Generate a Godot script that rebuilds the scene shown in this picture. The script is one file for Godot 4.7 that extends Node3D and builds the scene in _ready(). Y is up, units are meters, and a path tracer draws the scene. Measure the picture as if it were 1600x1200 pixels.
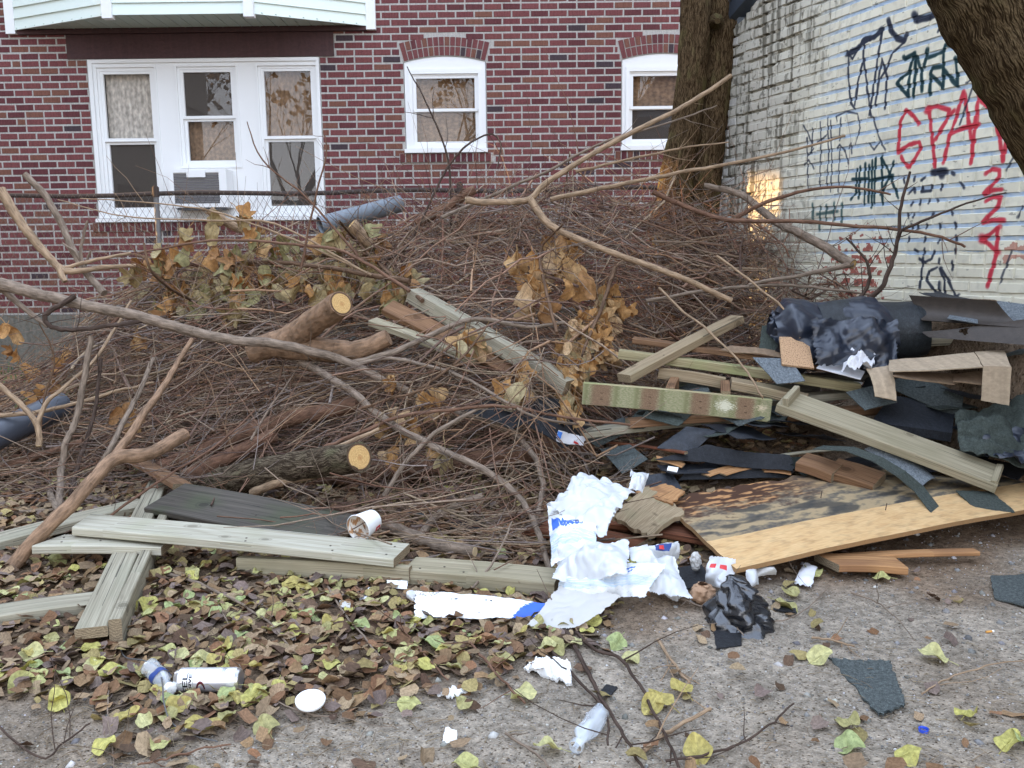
extends Node3D
# A brush pile with old lumber, roofing scraps and litter between a brick house and a painted brick wall.
# Metres, y up. The camera stands at the origin, 1.25 m above the ground, looking along -z.

const F := 1400.0                       # focal length in pixels of the 1600 x 1200 photograph
const CAM := Vector3(0, 1.25, 0)
var cb := Basis.from_euler(Vector3(deg_to_rad(-8.4), 0, deg_to_rad(-0.7)))
var R := RandomNumberGenerator.new()
var names := {}
var N1 := FastNoiseLite.new()           # broad noise
var N2 := FastNoiseLite.new()           # fine noise
var NC := FastNoiseLite.new()           # cells, for dents
var NR := FastNoiseLite.new()           # plain waves, whose folded values make creases
var mats := {}

class MB:
	var v := PackedVector3Array()
	var n := PackedVector3Array()
	var t := PackedVector2Array()
	var c := PackedColorArray()
	var ix := PackedInt32Array()
	func vert(p: Vector3, nn: Vector3, uv := Vector2.ZERO, col := Color.WHITE) -> int:
		v.append(p); n.append(nn); t.append(uv); c.append(col)
		return v.size() - 1
	func face(a: int, b: int, d: int) -> void:
		if (v[b] - v[a]).cross(v[d] - v[a]).dot(n[a] + n[b] + n[d]) > 0.0:
			ix.append(a); ix.append(d); ix.append(b)
		else:
			ix.append(a); ix.append(b); ix.append(d)
	func quad(a: Vector3, b: Vector3, d: Vector3, e: Vector3, out: Vector3, col := Color.WHITE, ua := Vector2.ZERO, ub := Vector2(1, 0), ud := Vector2(1, 1), ue := Vector2(0, 1)) -> void:
		var nn := (b - a).cross(e - a).normalized()
		if nn.dot(out) < 0.0: nn = -nn
		var i := vert(a, nn, ua, col); vert(b, nn, ub, col); vert(d, nn, ud, col); vert(e, nn, ue, col)
		face(i, i + 1, i + 2); face(i, i + 2, i + 3)
	func tri(a: Vector3, b: Vector3, d: Vector3, out: Vector3, col := Color.WHITE) -> void:
		var nn := (b - a).cross(d - a).normalized()
		if nn.dot(out) < 0.0: nn = -nn
		var i := vert(a, nn, Vector2(a.x, a.z), col); vert(b, nn, Vector2(b.x, b.z), col); vert(d, nn, Vector2(d.x, d.z), col)
		face(i, i + 1, i + 2)
	# a box along x, y, z; uv in metres on each face
	func box(lo: Vector3, hi: Vector3, col := Color.WHITE, s := 1.0) -> void:
		var q := [Vector3(lo.x, lo.y, lo.z), Vector3(hi.x, lo.y, lo.z), Vector3(hi.x, hi.y, lo.z), Vector3(lo.x, hi.y, lo.z), Vector3(lo.x, lo.y, hi.z), Vector3(hi.x, lo.y, hi.z), Vector3(hi.x, hi.y, hi.z), Vector3(lo.x, hi.y, hi.z)]
		for f in [[4, 5, 6, 7, Vector3.BACK], [0, 1, 2, 3, Vector3.FORWARD], [0, 4, 7, 3, Vector3.LEFT], [1, 5, 6, 2, Vector3.RIGHT], [3, 2, 6, 7, Vector3.UP], [0, 1, 5, 4, Vector3.DOWN]]:
			var us := []
			for k in 4:
				var p: Vector3 = q[f[k]]
				us.append(Vector2(p.x + p.z if f[4].x == 0.0 else p.z, p.y if f[4].y == 0.0 else p.z) * s)
			quad(q[f[0]], q[f[1]], q[f[2]], q[f[3]], f[4], col, us[0], us[1], us[2], us[3])
	# a tube along points
	func tube(pts: PackedVector3Array, rad: PackedFloat32Array, k: int, col: Color, cap := true, around := 1.0, noise: FastNoiseLite = null, amp := 0.0, nf := 1.0) -> void:
		var m := pts.size()
		var tg := (pts[1] - pts[0]).normalized()
		var s := tg.cross(Vector3.UP if absf(tg.y) < 0.9 else Vector3.RIGHT).normalized()
		var first := v.size()
		var far := 0.0
		for i in m:
			var t2 := (pts[mini(i + 1, m - 1)] - pts[maxi(i - 1, 0)]).normalized()
			s = (s - t2 * s.dot(t2)).normalized()
			var u := t2.cross(s)
			if i > 0: far += pts[i].distance_to(pts[i - 1])
			for j in k + 1:
				var a := TAU * j / k
				var o := s * cos(a) + u * sin(a)
				var r := rad[i]
				if noise: r *= 1.0 + amp * noise.get_noise_3d((pts[i].x + o.x * rad[i]) * nf, (pts[i].y + o.y * rad[i]) * nf, (pts[i].z + o.z * rad[i]) * nf)
				vert(pts[i] + o * r, o, Vector2(around * j / k, far), col)
		for i in m - 1:
			for j in k:
				var a := first + i * (k + 1) + j
				var b := a + k + 1
				face(a, a + 1, b + 1); face(a, b + 1, b)
		if cap:
			for e in 2:
				var i := 0 if e == 0 else m - 1
				var nn := (pts[0] - pts[1]).normalized() if e == 0 else (pts[m - 1] - pts[m - 2]).normalized()
				var base := vert(pts[i], nn, Vector2(0.5, 0.5), col)
				for j in k + 1:
					vert(v[first + i * (k + 1) + j], nn, Vector2(0.5 + 0.5 * cos(TAU * j / k), 0.5 + 0.5 * sin(TAU * j / k)), col)
				for j in k: face(base, base + 1 + j, base + 2 + j)
	# a thin twig: k flat sides without a shared seam
	func twig(pts: PackedVector3Array, r0: float, r1: float, k: int, col: Color) -> void:
		var m := pts.size()
		var tg := (pts[m - 1] - pts[0]).normalized()
		var s := tg.cross(Vector3.UP if absf(tg.y) < 0.9 else Vector3.RIGHT).normalized()
		var u := tg.cross(s)
		var first := v.size()
		for i in m:
			var r := lerpf(r0, r1, float(i) / (m - 1))
			for j in k:
				var a := TAU * j / k
				var o := s * cos(a) + u * sin(a)
				vert(pts[i] + o * r, o, Vector2(float(j) / k, 8.0 * i / m), col)
		for i in m - 1:
			for j in k:
				var a := first + i * k + j
				var a2 := first + i * k + (j + 1) % k
				face(a, a2, a2 + k); face(a, a2 + k, a + k)
	# smooth normals for everything from vertex i0 on, whose faces start at index f0
	func smooth(i0: int, f0: int) -> void:
		for i in range(i0, v.size()): n[i] = Vector3.ZERO
		for f in range(f0, ix.size(), 3):
			var nn := (v[ix[f + 2]] - v[ix[f]]).cross(v[ix[f + 1]] - v[ix[f]])
			for k in 3: n[ix[f + k]] += nn
		for i in range(i0, v.size()): n[i] = n[i].normalized() if n[i].length() > 0.0 else Vector3.UP
	func low() -> Vector3:
		var b := AABB(v[0], Vector3.ZERO)
		for p in v: b = b.expand(p)
		return Vector3(b.position.x + b.size.x / 2, b.position.y, b.position.z + b.size.z / 2)
	func commit(at := Vector3.ZERO) -> ArrayMesh:
		var a := []
		a.resize(Mesh.ARRAY_MAX)
		var w := v.duplicate()
		if at != Vector3.ZERO:
			for i in w.size(): w[i] -= at
		a[Mesh.ARRAY_VERTEX] = w; a[Mesh.ARRAY_NORMAL] = n; a[Mesh.ARRAY_TEX_UV] = t; a[Mesh.ARRAY_COLOR] = c; a[Mesh.ARRAY_INDEX] = ix
		var m := ArrayMesh.new()
		m.add_surface_from_arrays(Mesh.PRIMITIVE_TRIANGLES, a)
		return m

# ---------- placing ----------
func ray(x: float, y: float) -> Vector3:
	return cb * Vector3((x - 800.0) / F, (600.0 - y) / F, -1.0)
func px(x: float, y: float, d: float) -> Vector3:              # the point seen at a pixel that lies d metres ahead
	var r := ray(x, y)
	return CAM + r * (d / -r.z)
func gp(x: float, y: float, h := 0.0) -> Vector3:              # the point seen at a pixel that lies h above the ground
	var r := ray(x, y)
	var p := CAM + r * ((h - CAM.y) / r.y)
	return p + Vector3(0, ground(p.x, p.z), 0)
func mp(x: float, y: float, lift := 0.02, far := 6.4) -> Vector3:   # the point seen at a pixel that lies on the pile or the ground
	var d := 1.9
	while d < 8.0:
		var p := px(x, y, d)
		if p.y < surf(p.x, p.z) + lift: return p
		d += 0.03
	return px(x, y, far)
func lerp_table(t: Array, x: float) -> float:
	if x <= t[0][0]: return t[0][1]
	for i in t.size() - 1:
		if x < t[i + 1][0]: return lerpf(t[i][1], t[i + 1][1], (x - t[i][0]) / (t[i + 1][0] - t[i][0]))
	return t[-1][1]
const RIDGE := [[-4.6, 0.0], [-3.6, 0.25], [-3.0, 0.75], [-2.5, 1.15], [-1.8, 1.3], [-1.0, 1.35], [-0.5, 1.55], [0.2, 1.68], [1.2, 1.64], [1.6, 1.45], [1.9, 1.25], [2.6, 1.0]]
const TOE := [[-4.0, 5.2], [-2.4, 4.9], [-1.5, 4.5], [-0.9, 4.1], [0.1, 3.9], [0.4, 4.5], [0.9, 5.2], [2.6, 5.5]]
func wallx(z: float) -> float:
	return 1.75 + 0.362 * (7.2 + z)
func heapk(x: float, z: float) -> float:
	return smoothstep(4.1, 4.9, -z) * smoothstep(0.3, 0.95, x) * (1.0 - smoothstep(6.2, 7.0, -z))
func bank(x: float, z: float) -> float:                           # soil heaped against the painted wall
	if x < 1.4: return 0.0
	return 0.66 * smoothstep(-0.55, -0.05, x - wallx(z)) * smoothstep(3.5, 4.3, -z) * (1.0 - smoothstep(5.0, 5.6, -z))
func ground(x: float, z: float) -> float:
	if absf(x) > 8.0 or z < -12.0 or z > 3.0: return 0.0
	return 0.016 * N1.get_noise_2d(x * 60.0, z * 60.0) + 0.008 * N2.get_noise_2d(x * 60.0, z * 60.0) + 0.24 * heapk(x, z) + 0.06 * smoothstep(3.4, 4.6, -z) * smoothstep(1.0, 2.4, x) + bank(x, z)
func mound(x: float, z: float) -> float:
	var d := -z
	var toe := lerp_table(TOE, x)
	if d < toe or d > 8.4: return 0.0
	var h := lerp_table(RIDGE, x)
	h *= 1.0 + 0.16 * N1.get_noise_2d(x * 150.0, z * 150.0)
	var more := 1.12 * exp(-pow((x - 1.95) / 0.55, 2.0) - pow((d - 5.75) / 0.5, 2.0)) if x > 0.9 else 0.0
	if d <= 6.6: return maxf(h * pow((d - toe) / (6.6 - toe), 0.72), more)
	return maxf(h * (1.0 - (d - 6.6) / 1.8), more)
func surf(x: float, z: float) -> float:
	return maxf(ground(x, z) + 0.24 * heapk(x, z), mound(x, z))

# ---------- things ----------
func add(o: Node3D, called: String, parent: Node) -> void:
	if parent == self:
		names[called] = names.get(called, -1) + 1
		o.name = called if names[called] == 0 else "%s_%03d" % [called, names[called]]
	else:
		o.name = called
	parent.add_child(o, true)
func tag(o: Node3D, label: String, category := "", group := "", kind := "") -> void:
	if label: o.set_meta("label", label)
	if category: o.set_meta("category", category)
	if group: o.set_meta("group", group)
	if kind: o.set_meta("kind", kind)
func obj(called: String, mesh: Mesh, m: Material, parent: Node = self) -> MeshInstance3D:
	var o := MeshInstance3D.new()
	o.mesh = mesh
	o.material_override = m
	add(o, called, parent)
	return o
func thing(called: String, label: String, category: String, at: Vector3, group := "") -> Node3D:
	var o := Node3D.new()
	add(o, called, self)
	o.position = at
	tag(o, label, category, group)
	return o
func single(called: String, label: String, category: String, b: MB, m: Material, group := "") -> MeshInstance3D:
	var at := b.low()
	var o := obj(called, b.commit(at), m)
	o.position = at
	tag(o, label, category, group)
	return o

# ---------- materials and textures ----------
func lin(r: float, g: float, b: float, a := 1.0) -> Color:
	var k := Color(r, g, b).linear_to_srgb()
	k.a = a
	return k
func mat(called: String, col: Color, rough := 0.85, o := {}) -> StandardMaterial3D:
	if mats.has(called): return mats[called]
	var m := StandardMaterial3D.new()
	m.resource_name = called
	m.albedo_color = col
	m.roughness = rough
	m.vertex_color_use_as_albedo = o.get("vc", false)
	if o.has("tex"): m.albedo_texture = o.tex
	if o.has("nrm"):
		m.normal_enabled = true
		m.normal_texture = o.nrm
		m.normal_scale = o.get("ns", 1.0)
	if o.has("tri"):
		m.uv1_triplanar = true
		m.uv1_world_triplanar = true
		m.uv1_scale = Vector3.ONE * o.tri
	if o.has("uv"): m.uv1_scale = Vector3(o.uv.x, o.uv.y, 1)
	if o.has("metal"): m.metallic = o.metal
	if o.has("spec"): m.metallic_specular = o.spec
	if o.has("alpha"):
		m.transparency = BaseMaterial3D.TRANSPARENCY_ALPHA
		m.albedo_color.a = o.alpha
	if o.has("back"):
		m.backlight_enabled = true
		m.backlight = o.back
	if o.has("once"): m.texture_repeat = false
	m.cull_mode = BaseMaterial3D.CULL_DISABLED
	mats[called] = m
	return m
func picture(w: int, h: int, fn: Callable) -> Image:
	var im := Image.create(w, h, false, Image.FORMAT_RGB8)
	for y in h:
		for x in w: im.set_pixel(x, y, fn.call(x, y))
	return im
func texture(im: Image) -> ImageTexture:
	return ImageTexture.create_from_image(im)
func relief(im: Image, strength: float) -> ImageTexture:
	var g := im.duplicate() as Image
	g.convert(Image.FORMAT_RGBA8)
	g.bump_map_to_normal_map(strength)
	return ImageTexture.create_from_image(g)
func torus_noise(nz: FastNoiseLite, x: float, y: float, w: float, h: float, fx: float, fy: float) -> float:  # repeats after w and h
	var a := TAU * x / w
	return nz.get_noise_3d(cos(a) * fx, sin(a) * fx, 0.0) * 0.5 + nz.get_noise_3d(y * fy, cos(a) * fx + 31.0, sin(a) * fx) * 0.7
# sawn wood: grain along v (one metre high, 0.3 m wide)
func wood_picture(sd: int, light: Color, dark: Color, stain: Color, amount: float, knots := 2) -> Image:
	var r := RandomNumberGenerator.new()
	r.seed = sd
	var kn := []
	for i in knots: kn.append(Vector3(r.randf_range(0.15, 0.85), r.randf_range(0.1, 0.9), r.randf_range(0.018, 0.035)))
	var o := r.randf() * 500.0
	return picture(192, 512, func(ix: int, iy: int) -> Color:
		var x := ix / 192.0
		var y := iy / 512.0
		var bend := 0.0
		var core := 0.0
		for k in kn:
			var dx: float = (x - k.x) * 0.3
			var dy: float = y - k.y
			var q := exp(-(dx * dx * 260.0 + dy * dy * 90.0))
			bend += q * signf(dx) * 0.10
			var e: float = sqrt(dx * dx + dy * dy * 0.5) / k.z
			core = maxf(core, 1.0 - smoothstep(0.5, 0.75, e))
			core = maxf(core, 0.5 * (1.0 - smoothstep(0.0, 0.25, absf(e - 0.9))))
		var g := sin((x + bend) * 46.0 + 3.0 * N1.get_noise_2d(x * 60.0 + o, y * 40.0)) * 0.5 + 0.5
		var f := N2.get_noise_2d(x * 900.0 + o, y * 36.0 + o)
		var s := smoothstep(-0.1, 0.5, N1.get_noise_2d(x * 90.0 - o, y * 190.0 + o)) * amount
		var k2 := light.lerp(dark, clampf(0.20 * pow(g, 2.0) + 0.62 * f + 0.27, 0.0, 1.0))
		k2 = k2.lerp(stain, s)
		if N2.get_noise_2d(x * 500.0 + o, y * 7.0 + o * 3.0) > 0.52: k2 = k2.darkened(0.45)
		return k2.lerp(dark.darkened(0.25), core * 0.55))
func wood(called: String, sd: int, light: Color, dark: Color, stain: Color, amount: float, knots := 2, rough := 0.8) -> StandardMaterial3D:
	var im := wood_picture(sd, light, dark, stain, amount, knots)
	return mat(called, Color.WHITE, rough, {"tex": texture(im), "nrm": relief(im, 5.0), "ns": 0.7, "spec": 0.3})

func _ready() -> void:
	R.seed = 20
	for a in [[N1, 3, 0.01, FastNoiseLite.TYPE_SIMPLEX_SMOOTH], [N2, 7, 0.05, FastNoiseLite.TYPE_SIMPLEX_SMOOTH], [NC, 11, 1.0, FastNoiseLite.TYPE_CELLULAR]]:
		a[0].seed = a[1]; a[0].frequency = a[2]; a[0].noise_type = a[3]
	NR.seed = 23; NR.frequency = 1.0; NR.noise_type = FastNoiseLite.TYPE_SIMPLEX_SMOOTH; NR.fractal_type = FastNoiseLite.FRACTAL_NONE
	N1.fractal_octaves = 3; N2.fractal_octaves = 3
	NC.cellular_return_type = FastNoiseLite.RETURN_DISTANCE2_SUB; NC.fractal_type = FastNoiseLite.FRACTAL_NONE
	var cam := Camera3D.new()
	cam.name = "camera"
	add_child(cam)
	cam.position = CAM
	cam.basis = cb
	cam.fov = rad_to_deg(2.0 * atan(600.0 / F))
	cam.near = 0.05
	cam.far = 400.0
	cam.current = true
	var sm := ProceduralSkyMaterial.new()
	sm.sky_top_color = Color(0.74, 0.80, 0.90)
	sm.sky_horizon_color = Color(0.97, 0.96, 0.95)
	sm.sky_curve = 0.18
	sm.ground_bottom_color = Color(0.30, 0.27, 0.24)
	sm.ground_horizon_color = Color(0.60, 0.58, 0.56)
	var sky := Sky.new()
	sky.sky_material = sm
	var e := Environment.new()
	e.background_mode = Environment.BG_SKY
	e.sky = sky
	e.tonemap_mode = Environment.TONE_MAPPER_LINEAR
	e.tonemap_exposure = 4.8
	e.sdfgi_enabled = true
	e.ssao_enabled = true
	e.ssil_enabled = true
	var we := WorldEnvironment.new()
	we.name = "environment"
	we.environment = e
	add_child(we)
	var sun := DirectionalLight3D.new()                 # low evening sun from the left, kept off the yard by the houses there
	sun.name = "sun"
	add_child(sun)
	sun.look_at_from_position(Vector3.ZERO, Vector3(0.96, -0.20, 0.12))
	sun.light_energy = 0.9
	sun.light_color = Color(1.0, 0.80, 0.55)
	sun.light_angular_distance = 0.5
	sun.shadow_enabled = true
	make_materials()
	bark_materials()
	build_ground()
	build_house()
	build_painted_wall()
	build_surroundings()
	build_standing_trees()
	build_fence()
	build_lumber()
	build_debris()
	build_pile()
	build_litter()
	build_ground_cover()

func make_materials() -> void:
	# grain for brick, paint and mortar: light and dark specks
	var grit := picture(256, 256, func(x: int, y: int) -> Color:
		var k := 0.86 + 0.16 * torus_noise(N2, x, y, 256, 256, 60.0, 2.0) + 0.07 * (R.randf() - 0.5)
		return Color(k, k, k))
	var grit_t := texture(grit)
	var grit_n := relief(grit, 3.0)
	mats["grit_t"] = grit_t
	mats["grit_n"] = grit_n
	mat("brick", Color.WHITE, 0.9, {"vc": true, "tex": grit_t, "nrm": grit_n, "tri": 2.5, "spec": 0.25})
	mat("mortar", lin(0.56, 0.54, 0.50), 0.95, {"tex": grit_t, "nrm": grit_n, "tri": 3.0, "spec": 0.2})
	mat("white_paint", lin(0.76, 0.77, 0.76), 0.45, {"spec": 0.4})
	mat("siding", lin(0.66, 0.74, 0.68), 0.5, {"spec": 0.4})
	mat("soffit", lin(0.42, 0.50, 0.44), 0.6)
	mat("lintel", lin(0.075, 0.030, 0.030), 0.75, {"tex": grit_t, "nrm": grit_n, "tri": 1.2})
	mat("concrete", lin(0.20, 0.20, 0.17), 0.95, {"tex": grit_t, "nrm": grit_n, "tri": 1.1})
	mat("glass", lin(0.02, 0.02, 0.02), 0.0, {"alpha": 0.06, "spec": 1.0})
	mat("screen", lin(0.042, 0.033, 0.026), 0.6, {"spec": 0.4})
	mat("room", lin(0.03, 0.026, 0.022), 0.95)
	var drape := picture(128, 128, func(x: int, y: int) -> Color:
		var k := 0.86 + 0.05 * sin(x * 0.36 + 2.0 * N1.get_noise_2d(x * 3.0, y * 2.0)) + 0.22 * N1.get_noise_2d(x * 6.0, y * 6.0)
		return Color(k, k * 0.97, k * 0.93))
	mat("curtain", lin(0.27, 0.175, 0.105), 0.95, {"tex": texture(drape)})
	mat("blind", lin(0.72, 0.70, 0.66), 0.9, {"tex": texture(drape)})
	mat("dark_metal", lin(0.035, 0.045, 0.06), 0.4, {"spec": 0.6})
	mat("rust", lin(0.070, 0.048, 0.038), 0.85, {"tex": grit_t, "nrm": grit_n, "tri": 6.0})
	mat("wire", lin(0.12, 0.115, 0.11), 0.6, {"metal": 0.3})

func brick_into(b: MB, o: Vector3, u: Vector3, n: Vector3, x0: float, x1: float, y0: float, y1: float, out: float, deep: float, col: Color, wob := 0.0015, flat_uv := Rect2()) -> void:
	var w := Vector3.UP
	var ch := 0.004
	var f := []
	var g := []
	for k in [[x0, y0, 1, 1], [x1, y0, -1, 1], [x1, y1, -1, -1], [x0, y1, 1, -1]]:
		var jx := R.randf_range(-wob, wob)
		var jy := R.randf_range(-wob, wob)
		f.append(o + u * (k[0] + jx + ch * k[2]) + w * (k[1] + jy + ch * k[3]) + n * (out + R.randf_range(-wob, wob)))
		g.append(o + u * (k[0] + jx) + w * (k[1] + jy) + n * (out - ch))
	var uvs := []
	for k in 8:
		var p: Vector3 = (f[k] if k < 4 else g[k - 4]) - o
		uvs.append(Vector2((p.dot(u) - flat_uv.position.x) / flat_uv.size.x, 1.0 - (p.y - flat_uv.position.y) / flat_uv.size.y) if flat_uv.size.x > 0.0 else Vector2(p.dot(u), p.y))
	b.quad(f[0], f[1], f[2], f[3], n, col, uvs[0], uvs[1], uvs[2], uvs[3])
	for k in 4:
		var m := (k + 1) % 4
		var side: Vector3 = ((g[k] + g[m]) / 2 - (g[0] + g[2]) / 2).normalized()
		b.quad(f[k], f[m], g[m], g[k], n + side, col, uvs[k], uvs[m], uvs[4 + m], uvs[4 + k])
		b.quad(g[k], g[m], g[m] - n * deep, g[k] - n * deep, side, col, uvs[4 + k], uvs[4 + m], uvs[4 + m], uvs[4 + k])

func holed(b: MB, r: Rect2, holes: Array, z0: float, z1: float) -> void:
	var xs := [r.position.x, r.end.x]
	var ys := [r.position.y, r.end.y]
	for h: Rect2 in holes:
		xs.append_array([h.position.x, h.end.x])
		ys.append_array([h.position.y, h.end.y])
	xs.sort()
	ys.sort()
	for i in xs.size() - 1:
		var a: float = xs[i]
		var c: float = xs[i + 1]
		if c - a < 0.0005 or a < r.position.x - 0.0005 or c > r.end.x + 0.0005: continue
		var start := -1000.0
		for j in ys.size():                                     # join the cells of a column
			var y: float = ys[j]
			var solid := j < ys.size() - 1
			if solid:
				var q := Vector2((a + c) / 2, (y + ys[j + 1]) / 2)
				solid = r.has_point(q)
				for h: Rect2 in holes: solid = solid and not h.has_point(q)
				if ys[j + 1] - y < 0.0005: solid = start > -999.0
			if solid and start < -999.0: start = y
			elif not solid and start > -999.0:
				b.box(Vector3(a, start, z0), Vector3(c, y, z1))
				start = -1000.0

func rect(x0: float, x1: float, y0: float, y1: float) -> Rect2:
	return Rect2(x0, y0, x1 - x0, y1 - y0)

const ZW := -10.0                     # the face of the house's bricks
func build_house() -> void:
	var at := Vector3(-2.0, 0, ZW)
	var house := thing("brick_house", "red brick house with white windows and a pale sided bay behind the fence", "house", at)
	var open := [rect(-4.51, -2.02, 1.62, 3.34), rect(-1.12, -0.24, 2.32, 3.34), rect(1.22, 2.10, 2.32, 3.34)]
	var wall := MB.new()
	holed(wall, rect(-9.0, 4.2, 0.62, 6.6), open, ZW - 0.30, ZW - 0.005)
	var w := obj("wall", wall.commit(at), mats.mortar, house)
	var base := MB.new()
	base.box(Vector3(-9.0, -0.3, ZW - 0.3), Vector3(4.2, 0.62, ZW + 0.03))
	obj("foundation", base.commit(at), mats.concrete, house)
	var back := MB.new()
	back.box(Vector3(-9.0, -0.3, ZW - 4.0), Vector3(4.2, 6.6, ZW - 3.9))
	back.box(Vector3(-9.0, 6.6, ZW - 4.0), Vector3(4.2, 6.75, ZW + 0.25))
	back.box(Vector3(-9.0, -0.3, ZW - 3.9), Vector3(-8.8, 6.6, ZW - 0.3))
	back.box(Vector3(4.0, -0.3, ZW - 3.9), Vector3(4.2, 6.6, ZW - 0.3))
	obj("rear_walls_and_roof", back.commit(at), mats.room, house)
	# bricks
	var palette := []
	for k in 28:
		var q := (k + 0.5) / 28.0
		var c := Color(0.245, 0.090, 0.086).lerp(Color(0.205, 0.074, 0.076), R.randf())
		if q > 0.96: c = Color(0.085, 0.060, 0.070)
		elif q > 0.82: c = Color(0.235, 0.108, 0.082)
		elif q > 0.62: c = Color(0.155, 0.055, 0.060)
		palette.append(c)
	var rows := []
	var ch := 0.0752
	var md := 0.1985
	var row := 0
	var y := 0.64
	while y < 6.5:
		var ym := y + 0.031
		var blocked := []
		for h: Rect2 in open:
			var hi := h.end.y - 0.06 if h.position.x > -2.0 else h.end.y
			if ym > h.position.y - 0.10 and ym < h.position.y: blocked.append([h.position.x - 0.07, h.end.x + 0.07])
			elif ym > h.position.y - 0.02 and ym < hi: blocked.append([h.position.x, h.end.x])
			if h.position.x > -2.0:
				var cy := 3.33 - 1.64
				var q := ym - cy
				var cx := h.get_center().x
				if q > 1.64 * cos(deg_to_rad(15.6)) - 0.02 and q < 1.845:
					var e := minf(q * tan(deg_to_rad(15.6)), sqrt(maxf(0.0, 1.85 * 1.85 - q * q))) + 0.008
					blocked.append([cx - e, cx + e])
		if ym > 3.34 and ym < 3.60: blocked.append([-4.71, -1.86])
		var x := -6.4 - (md * 0.5 if row % 2 else 0.0)
		var k := 0
		while x < 3.2:
			var len := md if row % 8 != 3 or k % 2 else md * 0.5
			var seg := [[x, x + len - 0.0165]]
			for bl in blocked:
				var nx := []
				for s in seg:
					if s[1] <= bl[0] or s[0] >= bl[1]: nx.append(s)
					else:
						if bl[0] - s[0] > 0.03: nx.append([s[0], bl[0] - 0.006])
						if s[1] - bl[1] > 0.03: nx.append([bl[1] + 0.006, s[1]])
				seg = nx
			for s in seg: rows.append([s[0], s[1], y, y + ch - 0.0175, absf((s[0] + s[1]) / 2 + 0.6) + 0.8 * absf(y - 3.0)])
			x += len
			k += 1
		y += ch
		row += 1
	rows.sort_custom(func(a, b): return a[4] < b[4])
	var rest := MB.new()
	var shared := {}
	for i in rows.size():
		var s: Array = rows[i]
		var col: Color = palette[R.randi() % palette.size()]
		if i < 300:
			var c := Vector3(s[0], s[2], ZW)
			var key := "%d %s" % [roundi((s[1] - s[0]) * 200), col]
			if not shared.has(key):
				var b := MB.new()
				brick_into(b, Vector3.ZERO, Vector3.RIGHT, Vector3.BACK, 0, s[1] - s[0], 0, s[3] - s[2], 0.0, 0.010, col)
				shared[key] = b.commit()
			var o := obj("brick", shared[key], mats.brick, w)
			o.position = c - at + Vector3(0, 0, R.randf_range(-0.0015, 0.0015))
		else:
			brick_into(rest, Vector3(0, 0, ZW + R.randf_range(-0.0015, 0.0015)), Vector3.RIGHT, Vector3.BACK, s[0], s[1], s[2], s[3], 0.0, 0.012, col)
	var ro := obj("bricks", rest.commit(at), mats.brick, w)
	ro.set_meta("kind", "stuff")
	# arches and sill courses
	for h: Rect2 in open:
		if h.position.x > -2.0:
			var am := MB.new()
			var cx := h.get_center().x
			var cy := 3.33 - 1.64
			for q in 24:                                            # the mortar bed under the arch bricks
				var a0 := deg_to_rad(-15.6 + 31.2 * q / 24.0)
				var a1 := deg_to_rad(-15.6 + 31.2 * (q + 1) / 24.0)
				var p := []
				for g in [[a0, 1.64], [a1, 1.64], [a1, 1.845], [a0, 1.845]]: p.append(Vector3(cx + sin(g[0]) * g[1], cy + cos(g[0]) * g[1], ZW - 0.004))
				am.quad(p[0], p[1], p[2], p[3], Vector3.BACK)
			var arch := obj("window_arch", am.commit(at), mats.mortar, house)
			for ring in 2:
				for q in 16:
					var a0 := deg_to_rad(-15.4 + 30.8 * q / 16.0) + 0.003
					var a1 := deg_to_rad(-15.4 + 30.8 * (q + 1) / 16.0) - 0.003
					var r0 := 1.648 + ring * 0.1
					var r1 := r0 + 0.088
					if q == 0 or q == 15:
						if ring == 1: continue
						r1 = r0 + 0.19
					var bb := MB.new()
					var c: Color = palette[R.randi() % palette.size()]
					var f := []
					var g := []
					for z in [[a0, r0], [a1, r0], [a1, r1], [a0, r1]]:
						f.append(Vector3(cx + sin(z[0]) * z[1], cy + cos(z[0]) * z[1], ZW + 0.003))
						g.append(Vector3(cx + sin(z[0]) * z[1], cy + cos(z[0]) * z[1], ZW - 0.006))
					bb.quad(f[0], f[1], f[2], f[3], Vector3.BACK, c)
					for k in 4:
						var m := (k + 1) % 4
						bb.quad(f[k], f[m], g[m], g[k], (f[k] + f[m] - f[0] - f[2]), c)
					obj("brick", bb.commit(at), mats.brick, arch)
		var sc := MB.new()
		sc.box(Vector3(h.position.x - 0.07, h.position.y - 0.10, ZW - 0.007), Vector3(h.end.x + 0.07, h.position.y - 0.003, ZW + 0.012))
		var so := obj("sill_course", sc.commit(at), mats.mortar, house)
		var sx := h.position.x - 0.065
		while sx < h.end.x + 0.02:
			var sb := MB.new()
			brick_into(sb, Vector3(0, 0, ZW + 0.02), Vector3.RIGHT, Vector3.BACK, sx, sx + 0.054, h.position.y - 0.097, h.position.y - 0.006, 0.0, 0.012, palette[R.randi() % palette.size()].darkened(0.15))
			obj("brick", sb.commit(at), mats.brick, so)
			sx += 0.0665
	# lintel over the triple window
	var lm := MB.new()
	lm.box(Vector3(-4.71, 3.343, ZW - 0.02), Vector3(-1.86, 3.59, ZW + 0.012))
	obj("lintel", lm.commit(at), mats.lintel, house)
	lm = MB.new()
	lm.box(Vector3(-5.2, 3.593, ZW - 0.02), Vector3(-1.5, 3.64, ZW + 0.05))
	obj("ledger", lm.commit(at), mats.lintel, house)
	# windows
	triple_window(house, at)
	small_window(house, at, open[1], "curtain")
	small_window(house, at, open[2], "screen")
	bay(house, at)
	air_conditioner()

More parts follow.
